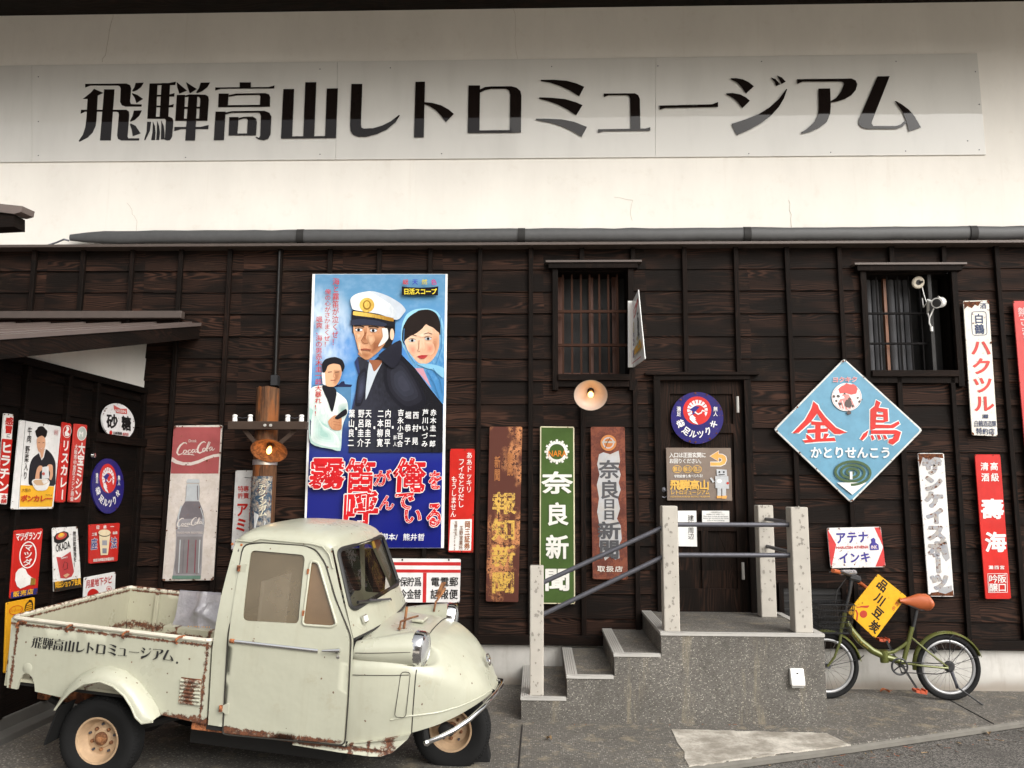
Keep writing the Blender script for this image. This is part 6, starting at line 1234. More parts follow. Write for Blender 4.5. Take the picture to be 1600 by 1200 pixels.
# interior
m = MB(); Mi = plain('grey_cab_lining', (.10, .095, .085), .7, 0, .2, 5); m.bb((.66, -.50, .5), (.70, .50, 1.36), Mi); m.bb((.68, -.50, .42), (1.05, .50, .66), M_BLK); m.bb((.72, -.46, .66), (.82, .46, 1.0), M_BLK); m.bb((1.30, -.52, .60), (1.42, .52, .90), Mi); m.build('seat', cabo, O=(0, 0, 0), bevel=.02); m = MB(); m.bb((.82, -.47, .70), (.84, -.06, 1.18), M_WHITE); m.build('seat_cover', cabo, bevel=.008); m = MB(); m.box(FW(.20, .90)-V3((.012, 0, 0)), (.004, .05, .06), plain('yellow_sticker', (.60, .40, .08), .6), Matrix.Rotation(-.42, 3, 'Y')); m.build('sticker', cabo)
m = MB(); c = V3((1.14, -.14, .99)); ax = V3((-.75, 0, .66)); a_ = V3((0, 1, 0)); b_ = ax.cross(a_); m.tube([c+(a_*math.cos(t*.2618)+b_*math.sin(t*.2618))*.17 for t in range(24)], .009, M_BLK, 8, True); m.bar(c+a_*.17, c-a_*.17, .02, .012, M_BLK); m.tube([c, V3((1.40, -.14, .72))], .018, M_BLK, 8); m.build('steering_wheel', cabo, O=(0, 0, 0))
# door
D_ = MB(); dq = poly_px([(381.5, 853), (407, 849), (476, 854), (492.5, 861), (507, 882), (522, 934.5), (546.6, 995.5), (542, 1090), (536.5, 1162), (358, 1145.5), (350, 1144), (358, 1000)]); dq = rnd(dq, .035, 4)
sheet(D_, dq, [wh_, qh_], FS(-1, .007), M_PTD, .05, (0, .008, 0)); do = D_.build('door', T, sharp=50)
m = MB(); m.tube([FS(-1, .0015)(*p) for p in rnd(poly_px([(380.5, 851), (407, 847.5), (477, 852.5), (494, 859), (509, 881), (524, 934), (549, 995), (544.5, 1090), (539, 1165), (357, 1148), (348, 1146), (356, 1000)]), .035, 4)], .0045, M_SEAM, 6, True); m.build('door_gap', do, O=(0, 0, 0))
m = MB(); sheet(m, rnd(win, .028), [], FS(-1, -.004), M_SGL, .08); m.build('window', do, O=(0, 0, 0))
m = MB(); m.tube([FS(-1, .009)(*p) for p in qh_], .007, M_PT, 8, True); qo = m.build('quarter_light', do, O=(0, 0, 0)); m = MB(); sheet(m, qh_, [], FS(-1, -.003), tinted('rusty_quarter_glass', (.20, .125, .065), .12, .18), .08); m.build('pane', do, O=(0, 0, 0))
for u, v in ((481.5, 893), (474, 958)):
    c = TS(u, v, .012); m = MB(); m.box(c, (.012, .01, .028), M_RUST); m.build('catch', do, O=(0, 0, 0))
a, b = TS(361, 1001.5, .012), TS(497, 1017, .012); m = MB(); m.tube([a, b], .0105, M_CHROME, 10, flat=.7); m.tube([a-V3((.006, 0, 0)), a+V3((.02, 0, 0))], .012, M_RUST, 8); m.build('trim_strip', do, O=(0, 0, 0))
a, b = TS(503, 1017, .03), TS(531, 1016.5, .03); m = MB(); m.tube([a, a+(b-a)*.4, a+(b-a)*.7, b], [.005, .008, .009, .012], M_CHROME, 10, flat=.7); m.lathe([(.016, 0), (.014, .02), (.008, .03)], M_CHROME, TS(529, 1016.5, .004), (0, -1, 0), 16); m.build('door_handle', do, O=(0, 0, 0))
m = MB(); m.lathe([(.010, 0), (.009, .006), (0, .008)], M_CHROME, TS(528.5, 1026.5, .004), (0, -1, 0), 14); m.build('lock', do, O=(0, 0, 0))
for u, v in ((375, 888), (347, 1107)):
    c = TS(u, v, .012); m = MB(); m.prism([c+V3((.0, 0, .014)), c+V3((.026, 0, .030)), c+V3((.036, 0, .028)), c+V3((.036, 0, -.028)), c+V3((.024, 0, -.030)), c+V3((.0, 0, -.014))], (0, .01, 0), M_PT); m.tube([c+V3((-.006, -.004, .016)), c+V3((-.006, -.004, -.016))], .010, M_RUST, 10); m.build('hinge', do, O=(0, 0, 0))
# ---- bonnet and nose
zt = lambda x: float(np.interp(x, [1.42, 1.60, 1.75, 1.85, 1.90, 1.977, 2.023, 2.07, 2.108, 2.131, 2.150, 2.160], [.955, .957, .953, .932, .908, .860, .815, .764, .708, .660, .630, .618]))
zb = lambda x: float(np.interp(x, [1.42, 1.60, 1.775, 1.9, 2.0, 2.1, 2.16], [.388, .42, .468, .505, .545, .592, .617]))
wx = lambda x: .580*math.sqrt(max(0, 1-((max(x, 1.43)-1.43)/.7305)**2.35))
LY, LZ, LR = .452, .902, .098
def nose_pt(x, t, sy=1):
    w, a, b = wx(x), zt(x), zb(x); z1 = max(b+.3*(a-b), a-.19)
    if t < .35: y, z = -w*(1-.05*(1-t/.35)**2), b+(z1-b)*t/.35
    else:
        q = (t-.35)/.65*math.pi/2; y = -w*math.cos(q)**.80; z = z1+(a-z1)*math.sin(q)**.85
    if 1.66 < x < 2.0:
        R = LR*1.02*min(1, ((2.0-x)/.22))**.6; dy, dz = y+LY, z-LZ; r = math.hypot(dy, dz)
        if r < R:
            if dy*.75-dz*.66 < 0: dy, dz = .75*R*.6+dy*.4, -.66*R*.6+dz*.4; r = math.hypot(dy, dz) or 1
            f = min(1, (x-1.66)/.05); ny, nz = -LY+dy/r*R, LZ+dz/r*R; y += (ny-y)*f; z += (nz-z)*f
    return V3((x, y, z))
nose = MB(); NX = 46; rows = []
for i in range(NX+1):
    x = 1.428+.7315*math.sin(i/NX*math.pi/2)**1.0; half = [nose_pt(x, j/44) for j in range(45)]
    rows.append(half+[V3((p.x, -p.y, p.z)) for p in half[-2::-1]])
nose.grid(rows, M_PT); no = nose.build('nose', T, sharp=60)
for sy in (-1, 1):
    m = MB(); rows = []
    for i in range(13):
        f = i/12; x = 1.43+.325*f; cy = sy*(.520-.068*f**1.2); cz = .872+.030*f; r = .055+.045*f**.8; rows.append([V3((x, cy+r*math.cos(k*.2618), cz+r*math.sin(k*.2618)*(1 if math.sin(k*.2618) < 0 else .95))) for k in range(24)])
    m.grid(rows, M_PT, True, True); m.build('headlamp_pod', no, O=(0, 0, 0))
    c = V3((1.745, sy*LY, LZ)); d = V3((1, sy*.10, -.03)).normalized(); m = MB(); m.lathe([(.090, -.01), (.099, 0), (.099, .035), (.094, .052), (.082, .060), (.080, .050)], M_CHROME, c, d, 32); h = m.build('headlight', T)
    m = MB(); gls = plain('headlight_glass', (.55, .56, .56), .06, .6, .1, 60, .3); m.lathe([(.081, .052), (.06, .064), (.03, .071), (0, .073)], gls, c, d, 28); m.build('lens', h, O=(0, 0, 0))
def bodyline(pts, r=.003, mat=M_SEAM, nm='seam', par=None):
    m = MB(); m.tube(pts, r, mat, 6); m.build(nm, par or no, O=(0, 0, 0))
bodyline([nose_pt(1.775, j/60)+V3((.0, -.0005, .0005)) for j in range(0, 27)]); bodyline([nose_pt(1.772, j/60)+V3((0, -.001, .002)) for j in range(40, 61)]+[V3((1.772, -nose_pt(1.772, j/60).y, nose_pt(1.772, j/60).z+.002)) for j in range(59, 40, -1)])
for z, zz in ((.866, .886), (.778, .800)):
    bodyline([(lambda x, zq: V3((x, -.5835 if x < 1.5 else -wx(x)-.0015, zq)))(1.44+.30*i/10, z+(zz-z)*i/10-.02) for i in range(11)] if z < .8 else [V3((1.44+.30*i/10, -(.520-.068*(i/10)**1.2)-(.055+.045*(i/10)**.8)*1.0-.001, .872+.030*i/10)) for i in range(11)], .002)
fl = rnd([(1.698, .795), (1.747, .795), (1.742, .555), (1.684, .555)], .02); bodyline([V3((x, -wx(x)*(1-.05*max(0, (.7-z))**1)-.0015, z)) for x, z in fl]+[V3((fl[0][0], -wx(fl[0][0])-.0015, fl[0][1]))], .0018, nm='flap')
def crease(x): return zb(x)+.10-.075*max(0, (x-1.75)/.40)
def on_nose(x, z):
    best = min((abs(nose_pt(x, j/900).z-z), j) for j in range(0, 600)); return nose_pt(x, best[1]/900)
pp = [on_nose(1.66+.495*i/22, crease(1.66+.495*i/22)) for i in range(23)]
m = MB(); m.tube([V3((p.x+.003, p.y-.001, p.z)) for p in pp]+[V3((p.x+.003, -p.y+.001, p.z)) for p in pp[::-1]], .0045, M_PT, 8); m.build('crease', no, O=(0, 0, 0))
c = V3((2.098, 0, .773)); m = MB(); m.tube([c+V3((-.35*math.sin(t*.5236)*.03, .045*math.cos(t*.5236), .030*math.sin(t*.5236))) for t in range(12)], .006, M_CHROME, 6, True); m.bar(c+V3((.004, -.02, 0)), c+V3((.004, .02, 0)), .014, .012, M_CHROME); m.build('emblem', no, O=(0, 0, 0))
# bumper
bp = [(1.865, -.515, .432), (1.93, -.500, .462), (2.0, -.462, .497), (2.07, -.39, .54), (2.13, -.28, .585), (2.175, -.14, .62), (2.19, 0, .63)]; bp = [V3(p) for p in bp]+[V3((p[0], -p[1], p[2])) for p in bp[-2::-1]]
m = MB(); m.tube(bp, .0135, M_CHROME, 12)
for p in (bp[0], bp[-1]): m.lathe([(0, -.02), (.014, -.014), (.02, 0), (.014, .014), (0, .02)], M_CHROME, p, (1, 0, .4), 14)
bmo = m.build('bumper', T); m = MB()
for sy in (-1, 1): m.tube([V3((1.86, sy*.515, .44)), V3((1.84, sy*.46, .47))], .018, M_RUB, 10); m.tube([V3((2.165, sy*.10, .615)), V3((2.09, sy*.10, .64))], .012, M_RUB, 8)
m.build('bracket', bmo, O=(0, 0, 0))
# sill
m = MB(); m.prism([(1.14, -.572, .352), (1.14, -.572, .39), (1.44, -.572, .392), (1.60, -.572, .425), (1.773, -.535, .47), (1.76, -.53, .44), (1.69, -.55, .37), (1.63, -.565, .347), (1.57, -.57, .343), (1.40, -.572, .345)][::-1], (0, .05, 0), M_PTS, False); m.build('sill', T)
# small fittings on the bonnet and windscreen
c = FW(-.395, .145)+V3((.004, 0, .002)); m = MB(); q = rnd([(-.035, -.022), (.035, -.022), (.035, .022), (-.035, .022)], .012); up_ = (FW(-.39, .3)-FW(-.39, .1)).normalized(); n_ = V3((.92, -.05, .4)).normalized(); m.prism([c+V3((0, 1, 0))*a+up_*b for a, b in q], n_*.014, M_CHROME); m.prism([c+V3((0, 1, 0))*a*.8+up_*b*.75+n_*.0142 for a, b in q], n_*.004, M_WHITE); m.build('side_lamp', T)
m = MB(); a, b = FW(-.44, .36)+V3((.012, 0, 0)), FW(.10, .22)+V3((.018, 0, 0)); m.tube([b, a+(b-a)*.55+V3((.016, 0, .004)), a+(b-a)*.3+V3((.016, 0, .006))], .0065, M_STEEL, 8); m.tube([a+V3((.01, 0, 0)), a+(b-a)*.62+V3((.012, 0, 0))], .009, M_BLK, 8); m.lathe([(.012, 0), (.010, .02), (0, .024)], M_CHROME, FW(.10, .20), (.9, 0, .4), 12); m.build('wiper', T)
m = MB(); a = TY(610.5, 991, -.30); z0 = nose_pt(a.x, .9).z; p0 = V3((1.60, -.26, .957)); 
m.tube([V3((1.60, -.27, .950)), V3((1.603, -.27, .998)), V3((1.64, -.18, 1.005)), V3((1.66, -.08, 1.0))], .006, M_HUB, 8); m.lathe([(.014, 0), (.008, .008)], M_HUB, V3((1.60, -.27, .955)), (0, 0, 1), 10); m.build('mirror_stay', T)
m = MB(); m.box((1.66, -.02, .972), (.075, .13, .018), M_PT); m.build('mirror_plate', T, bevel=.006)
m = MB(); m.tube([V3((1.615, -.225, .95)), V3((1.62, -.22, 1.075))], .008, M_HUB, 8); m.build('mirror_stay', T)
m = MB(); m.tube([V3((1.66, .40, .94)), V3((1.665, .41, 1.0)), V3((1.70, .45, 1.06)), V3((1.71, .47, 1.09))], .007, M_HUB, 8); m.bar((1.672, .43, 1.035), (1.705, .42, 1.13), .05, .012, M_HUB); m.build('mirror_stay', T)
# plastic sheet lying over the inside of the bed
def plastic():
    t = NT('thin_plastic_sheet'); p = t.obj(); n = t.noise(p, 14, 4, .6); t.bump(n, .6, .02); t.fin(t.mix(n, (.27, .26, .29, 1), (.42, .41, .44, 1)), .12, 0, .6)
    tr = t.n('BsdfTransparent', {0: (.95, .95, .97, 1)}); mx = t.n('MixShader', {0: .25}); t.t.links.new(t.b.outputs[0], mx.inputs[1]); t.t.links.new(tr.outputs[0], mx.inputs[2]); t.t.links.new(mx.outputs[0], t.out.inputs[0]); return t.m
PL = thing('plastic_sheet', 'crumpled clear plastic sheet hanging inside the cargo bed', 'sheet', M=TM); rows = []; rr = random.Random(5)
cor = [TY(281, 922, .53), TY(346, 926, .53), TY(336, 1004, .42), TY(268, 1002, .42)]
for i in range(19):
    r_ = []
    for j in range(19):
        a, b = j/18, i/18; p = cor[0]*(1-a)*(1-b)+cor[1]*a*(1-b)+cor[2]*a*b+cor[3]*(1-a)*b
        d = .016*math.exp(-abs(a-.58)*16)+.014*math.exp(-abs(b-.38-.5*abs(a-.55))*14)+.012*math.exp(-abs((a-.1)*.9-(.9-b)*.8)*14)+0*rr.random()
        r_.append(p+V3((0, -d*2.2, d*.4)))
    rows.append(r_)
m = MB(); m.grid(rows, plastic()); m.build('film', PL, sharp=180)
m = MB()
rr = random.Random(9)
for b, a0, a1 in ((.70, .42, .94), (.80, .38, .94)):
    x = a0
    while x < a1:
        w = rr.uniform(.02, .05); p = cor[0]*(1-x)*(1-b)+cor[1]*x*(1-b)+cor[2]*x*b+cor[3]*(1-x)*b+V3((0, -.05, .01)); m.box(p, (w*.25, .001, .008), plain('orange_print', (.55, .30, .10), .5)); x += w+rr.uniform(.01, .05)
m.build('print', PL)
# wheel chock
c = GP(745, 1186, 0); K_ = thing('wheel_chock', 'black rubber wedge chocking the front wheel of the truck', 'chock', (c.x, c.y, 0))
m = MB(); m.prism([(c.x-.09, c.y-.06, 0), (c.x+.085, c.y-.06, 0), (c.x+.06, c.y-.06, .125), (c.x+.03, c.y-.06, .125)], (0, .12, 0), M_RUB); m.build('wedge', K_, bevel=.006)
# ================================================================== BICYCLE
YB = -.33; BP = lambda u, v, dy=0: WP(u, v, YB+dy); b6 = lambda a, b, dy=0: BP(1280+a/3.75, 800+b/3.75, dy)
M_OLV = plain('olive_metallic', (.115, .125, .030), .28, .35, .1, 10, 0, None, .5); M_TAN = plain('orange_leather', (.42, .10, .030), .45, 0, .12, 30, .1); M_ORP = plain('orange_plastic', (.45, .08, .03), .4)
hr = b6(755, 908); hr.z = max(hr.z, 0); RW = hr.z-.022; hf = b6(44, 905); hf.z = hr.z
BK = thing('bicycle', 'olive green folding bicycle with orange saddle leaning by the wall right of the steps', 'bicycle', (hr.x, YB, 0))
def bwheel(h, nm='wheel'):
    m = MB(); N = 48; R = h.z-.022
    m.tube([V3((h.x+R*math.cos(t*2*math.pi/N), YB, h.z+R*math.sin(t*2*math.pi/N))) for t in range(N)], .022, M_RUB, 10, True); o = m.build(nm, BK)
    m = MB(); r2 = R-.030; m.tube([V3((h.x+r2*math.cos(t*2*math.pi/N), YB, h.z+r2*math.sin(t*2*math.pi/N))) for t in range(N)], .013, plain('alloy_rim', (.36, .36, .36), .45, .5, .1, 20), 8, True); m.build('rim', o)
    m = MB()
    for i in range(28):
        t = i*2*math.pi/28; s_ = 1 if i % 2 else -1; a = h+V3((.02*math.cos(t+s_*1.2), s_*.022, .02*math.sin(t+s_*1.2))); m.tube([a, V3((h.x+r2*math.cos(t), YB, h.z+r2*math.sin(t)))], .0011, M_CHROME, 5)
    m.build('spokes', o)
    m = MB(); m.tube([h-V3((0, .045, 0)), h+V3((0, .045, 0))], .018, M_STEEL, 12); m.build('hub', o); return R
hr.y = hf.y = YB
RR = bwheel(hr); bwheel(hf)
def mguard(h, a0, a1, dz=.03):
    m = MB(); R = RR+dz+.018; rows = []
    for i in range(25):
        t = rad(a0+(a1-a0)*i/24); rows.append([V3((h.x+(R-.018*(k/4)**2*1.0)*math.cos(t), YB+.03*k/4, h.z+(R-.018*(k/4)**2)*math.sin(t))) for k in (-4, -3, -2, -1, 0, 1, 2, 3, 4)])
    m.grid(rows, M_OLV); return m.build('mudguard', BK)
mguard(hr, 185, 18); mguard(hf, 128, 8)
m = MB(); T1 = [b6(158, 640), b6(185, 690), b6(240, 755), b6(310, 812), b6(390, 850), b6(490, 880)]
m.tube(T1, [.026, .027, .028, .028, .027, .025], M_OLV, 14); m.tube([b6(395, 828), b6(440, 818), b6(490, 785), b6(520, 760)], .013, M_OLV, 10); m.tube([b6(545, 672), b6(492, 885)], .018, M_OLV, 12); m.tube([b6(150, 590), b6(132, 680)], .019, M_OLV, 12)
for dy in (-.05, .05):
    m.tube([b6(490, 885), b6(640, 905, dy), b6(755, 915, dy)], .009, M_OLV, 8); m.tube([b6(540, 735), b6(640, 820, dy), b6(755, 910, dy)], .008, M_OLV, 8)
m.tube([b6(374, 810), b6(384, 880)], .034, M_OLV, 12); fr = m.build('frame', BK)
m = MB()
for dy in (-.045, .045): m.tube([b6(128, 685, dy*.7), b6(122, 760, dy), b6(90, 850, dy), b6(48, 905, dy)], [.013, .012, .010, .008], M_OLV, 8)
m.tube([b6(128, 685, -.045), b6(128, 685, .045)], .012, M_OLV, 8); m.build('fork', BK)
m = MB(); m.tube([b6(148, 600), b6(178, 470), b6(186, 400)], .014, M_BLK, 10); m.tube([b6(85, 345, -.20), b6(130, 352, -.12), b6(190, 375), b6(230, 410, .12), b6(280, 448, .22)], .011, M_BLK, 10); m.build('handlebar', BK)
m = MB(); m.tube([b6(80, 343, -.21), b6(118, 352, -.13)], .016, M_TAN, 10); m.build('grip', BK); m = MB(); m.tube([b6(232, 412, .11), b6(284, 450, .22)], .016, M_TAN, 10); m.build('grip', BK)
m = MB(); m.tube([b6(132, 355, -.06), b6(208, 355, .05)], .022, plain('alloy_lamp', (.5, .5, .5), .25, .8), 12); m.tube([b6(170, 378), b6(232, 395, .04)], .028, M_BLK, 10); m.build('bar_clamp', BK)
m = MB(); m.tube([b6(160, 385), b6(105, 460), b6(95, 530), b6(120, 640)], .003, M_BLK, 6); m.tube([b6(200, 400), b6(180, 500), b6(160, 600)], .003, M_BLK, 6); m.build('cable', BK)
m = MB(); m.tube([b6(60, 352, -.2), b6(100, 356, -.12)], .005, M_BLK, 6); m.build('brake_lever', BK)
# basket of wire
m = MB(); x0, x1, z0, z1 = b6(-70, 0).x, b6(150, 0).x, b6(0, 700).z, b6(0, 530).z; y0, y1 = YB-.13, YB+.13; e = .03
ring = lambda z, s_: [V3((x0+e*s_, y0+e*s_, z)), V3((x1-e*s_, y0+e*s_, z)), V3((x1-e*s_, y1-e*s_, z)), V3((x0+e*s_, y1-e*s_, z))]
for i in range(6): f = i/5; m.tube(rnd([tuple(p) for p in ring(z1+(z0-z1)*f, f)], .03, 4), .003 if i else .005, M_BLK, 5, True)
for k in range(22):
    f = (k+.5)/22
    for (a, b, c, d) in ((x0, y0, x1, y0), (x0, y1, x1, y1)): m.tube([V3((a+(c-a)*f, b, z1)), V3((a+e+(c-a-2*e)*f, b+(e if b < YB else -e), z0))], .0018, M_BLK, 4)
    if k < 11: f = (k+.5)/11; m.tube([V3((x1, y0+(y1-y0)*f, z1)), V3((x1-e, y0+e+(y1-y0-2*e)*f, z0))], .0018, M_BLK, 4); m.tube([V3((x0, y0+(y1-y0)*f, z1)), V3((x0+e, y0+e+(y1-y0-2*e)*f, z0))], .0018, M_BLK, 4); m.tube([V3((x0+e, y0+e+(y1-y0-2*e)*f, z0)), V3((x1-e, y0+e+(y1-y0-2*e)*f, z0))], .0018, M_BLK, 4)
m.build('basket', BK)
# saddle
m = MB(); m.tube([b6(572, 575), b6(548, 690)], .0135, M_BLK, 10); m.build('seat_post', BK)
m = MB(); a, b = b6(468, 512), b6(666, 530); rows = []
for i in range(17):
    f = i/16; x = a.x+(b.x-a.x)*f; w = .018+.058*max(0, (f-.18)/.82)**1.1 if f < .85 else .075*math.sqrt(max(0.0, 1-((f-.85)/.155)**2)); zc_ = np.interp(f, [0, .3, .55, .8, 1], [b6(0, 515).z, b6(0, 520).z, b6(0, 522).z, b6(0, 525).z, b6(0, 530).z]); h = np.interp(f, [0, .25, .55, .85, 1], [.012, .034, .066, .070, .010])
    w = max(w, .004); rows.append([V3((x, YB+w*math.cos(k*math.pi/8), zc_+h*math.sin(k*math.pi/8)*(1 if k < 8 else .9))) for k in range(16)])
m.grid(rows, M_TAN, True, True); m.build('saddle', BK, sharp=80)
m = MB(); m.tube([b6(520, 545, .02), b6(600, 575, .02), b6(640, 570, .02)], .004, M_BLK, 6); m.tube([b6(520, 545, -.02), b6(600, 575, -.02), b6(640, 570, -.02)], .004, M_BLK, 6); m.build('saddle_rail', BK)
# crank, pedals, chain
bb = b6(490, 905, -.05); m = MB(); m.lathe([(.062, 0), (.068, .004), (.062, .008), (.052, .006)], M_BLK, b6(470, 905, -.06), (0, -1, 0), 28)
for i in range(5): t = i*1.2566; m.bar(b6(470, 905, -.064), b6(470, 905, -.064)+V3((.055*math.cos(t), 0, .055*math.sin(t))), .012, .005, M_BLK)
m.bar(b6(490, 905, -.085), b6(570, 1030, -.085), .02, .012, M_BLK); m.bar(b6(470, 900, .06), b6(395, 755, .06), .02, .012, M_BLK); m.tube([b6(490, 905, -.09), b6(480, 900, .06)], .014, M_BLK, 10); m.build('crank', BK)
for q, dy in (((588, 1045), -.13), ((372, 745), .11)):
    c = b6(*q, dy); m = MB()
    for s_ in (-.03, .03): m.bar(c+V3((-.04, s_, 0)), c+V3((.04, s_, -.012)), .012, .022, M_ORP)
    for s_ in (-.036, 0, .036): m.bar(c+V3((s_, -.04, 0)), c+V3((s_, .04, 0)), .012, .018, M_ORP)
    m.build('pedal', BK)
m = MB(); m.tube([b6(478, 880, -.06), b6(760, 890, -.05)], .004, M_DARK, 6); m.tube([b6(478, 940, -.06), b6(690, 950, -.05), b6(775, 935, -.05)], .004, M_DARK, 6); m.lathe([(.04, 0), (.045, .004), (.03, .02), (0, .02)], M_BLK, b6(760, 905, -.03), (0, -1, 0), 20); m.tube([b6(775, 935, -.06), b6(800, 1000, -.07), b6(812, 1030, -.065)], [.014, .012, .016], M_STEEL, 8); m.build('chain', BK)
g_ = V3((b6(862, 0, -.09).x, YB-.14, .0)); m = MB(); m.tube([b6(780, 930, -.06), b6(815, 1030, -.08), g_], .007, M_BLK, 8); m.build('kickstand', BK)
m = MB()
for a, b in (((760, 905), (940, 845)), ((760, 905), (870, 775)), ((48, 905), (235, 865)), ((48, 905), (195, 800))): m.tube([b6(*a, -.05), b6(*b, -.03)], .0025, M_BLK, 5)
m.tube([b6(760, 905, -.05), b6(765, 770, -.03)], .0025, M_BLK, 5); m.tube([b6(215, 880, -.03), b6(262, 840, -.05)], .004, M_BLK, 5); m.build('mudguard_stay', BK)
m = MB(); m.tube([b6(790, 718, -.03), b6(766, 740, -.05), b6(765, 800, -.05), b6(785, 820, -.05), b6(800, 780, -.05)], .0035, M_BLK, 6); m.build('lock_cable', BK)
m = MB(); c = b6(672, 808, -.03); m.box(c, (.035, .02, .05), M_BLK, Matrix.Rotation(-.5, 3, 'Y')); m.build('reflector', BK, bevel=.006)
# script on the main tube
m = MB(); mt = plain('gold_script', (.50, .30, .05), .4); rr = random.Random(2)
def tubept(f, off): 
    q = [(195, 700), (215, 730), (240, 757), (265, 780), (290, 800)]; i = min(3, int(f*4)); t = f*4-i; return (q[i][0]+(q[i+1][0]-q[i][0])*t+off*.65, q[i][1]+(q[i+1][1]-q[i][1])*t-off*.75)
for i in range(15):
    f = i/15
    if i == 7: continue
    vs, fs = glyph('folding bicycle'[i], .0)
    if vs: m.add([BP(1280+(lambda u: u[0])(tubept(min(.999, f+x*.09), y*13-4))/3.75, 800+(lambda u: u[1])(tubept(min(.999, f+x*.09), y*13-4))/3.75, -.031) for x, y, h in vs], fs, mt)
m.build('lettering', fr, O=(hr.x, YB, 0), weld=False)
# yellow plate standing on the frame
q = [(1372, 896.5), (1417, 932.5), (1367.5, 998), (1324, 957)]; yb_ = YB-.022
s = Sign('metal_sign', 'yellow coal briquette sign tilted on the bicycle frame', 'sign', rr_(q, 1.5), enamel((.72, .38, .02), .07), y=YB+.012, th=.006)
k = enamel(C_K, .02); r = enamel((.42, .05, .03), .03); X7 = lambda pts: crop(pts, 1280, 880, 5.4571)
ux = (38.5, 37); ang = math.atan2(45-0, 0)
def tilt(ch, cx, cy, sz, mt, bold=.05):
    d = Vector((.74, .67)); e_ = Vector((-.58, .81)); c_ = Vector(X7([(cx, cy)])[0]); h = sz/2/5.4571
    s.put(ch, [tuple(c_-d*h-e_*h), tuple(c_+d*h-e_*h), tuple(c_+d*h+e_*h), tuple(c_-d*h+e_*h)], mt, bold)
s.up()
for ch, cx, cy in (('品', 541, 188), ('川', 519, 308), ('豆', 501, 424), ('炭', 472, 541)): tilt(ch, cx, cy, 88, k, .055)
for ch, cx, cy in (('マ', 290, 398), ('ナ', 312, 366), ('ン', 340, 350), ('キ', 368, 340), ('品', 288, 440)): tilt(ch, cx, cy, 24, enamel((.25, .12, .03)), .02)
for ch, cx, cy in (('名', 636, 384), ('約', 664, 346), ('店', 690, 312)): tilt(ch, cx, cy, 34, r, .02)
s.stroke(X7([(425, 362), (410, 378), (372, 372), (318, 376)]), 1.6, r, 'emblem'); s.stroke(X7([(312, 398), (328, 430), (320, 488)]), 2.4, r, 'emblem'); s.poly(X7([(350, 365), (425, 360), (408, 382), (352, 376)]), r, 'emblem'); s.poly(X7([(312, 398), (334, 432), (318, 490), (326, 440)]), r, 'emblem')
s.ell(*X7([(378, 434)])[0], 5.8, 5.8, r, part='emblem'); s.chips(12, .4, 1.3, M_CHIP, 61); s.done()

# ================================================================== wooden pole with lamp, by the wall
yp = -.24; a, b = WP(419.5, 606, yp), WP(414, 815, yp); rp_ = (WP(437, 640, yp)-WP(402, 640, yp)).x/2
PO = thing('utility_pole', 'short weathered brown wooden pole with crossarm behind the truck cab', 'pole', (a.x, yp, 0))
def polewood():
    t = NT('weathered_pole_wood'); p = t.pos(); g = t.noise(t.mapv(p, (22, 22, 1.1)), 2, 6, .7); n = t.noise(t.mapv(p, (3, 3, .8)), 2.5, 4, .6)
    c = t.mix(t.ss(g, .35, .65), (.04, .02, .012, 1), (.15, .072, .034, 1)); c = t.mix(t.math('MULTIPLY', t.ss(n, .55, .68), .75), c, (.27, .088, .024, 1)); c = t.mix(t.math('MULTIPLY', t.ss(g, .60, .75), .4), c, (.34, .26, .18, 1)); t.bump(g, .7, .006); return t.fin(c, .8, 0, .2)
m = MB(); rr = random.Random(4); rows = []
for i in range(22):
    f = i/21; z = a.z*(1-f); x = a.x+(b.x-a.x)*f*.0; rows.append([V3((x+(rp_*(1+.012*f*3)+.002*rr.uniform(-1, 1))*math.cos(k*.2618), yp+rp_*(1+.036*f)*math.sin(k*.2618), z+(.008*rr.uniform(-1, 1) if i == 0 else 0))) for k in range(24)])
MPW = polewood(); m.grid(rows, MPW, True, True); m.add(rows[0], [tuple(range(24))], MPW); m.build('post', PO)
M_ARM = plain('brown_crossarm_wood', (.050, .033, .024), .75, 0, .3, 12, .3, .2); yc_ = yp-rp_-.03; l, r_ = WP(358, 660, yc_), WP(479, 666, yc_); z = WP(418, 665, yc_).z
m = MB(); m.bb((l.x, yc_-.03, z-.034), (WP(480, 665, yc_).x, yc_+.03, z+.034), M_ARM); ca = m.build('crossarm', PO, bevel=.004)
for u in (414, 423): m = MB(); m.lathe([(.013, 0), (.012, .008), (0, .010)], M_NOSE, V3((WP(u, 665, yc_-.03).x, yc_-.03, z)), (0, -1, 0), 10); m.build('bolt', ca)
M_PORC = plain('white_porcelain', (.78, .77, .74), .15, 0, .04)
ins = []
for u in (367, 391, 449.5, 471):
    c = V3((WP(u, 655, yc_).x, yc_, z+.034)); m = MB(); m.lathe([(.020, 0), (.021, .012), (.019, .03), (.016, .036), (.021, .042), (.021, .052), (.015, .058), (0, .058)], M_PORC, c, (0, 0, 1), 18); m.build('insulator', PO); ins.append(c+V3((0, 0, .04)))
for i in (0, 2): m = MB(); m.tube([ins[i], (ins[i]+ins[i+1])/2-V3((0, 0, .012)), ins[i+1]], .0022, M_STEEL, 6); m.build('wire', PO)
for u0, u1 in ((380, 404), (462, 436)):
    p, q_ = WP(u0, 672, yc_), WP(u1, 692, yp-rp_*.8); m = MB(); m.bar(V3((p.x, yc_+.02, z-.03)), V3((q_.x, yc_+.02, q_.z-.02)), .012, .035, M_ARM); m.build('brace', PO)
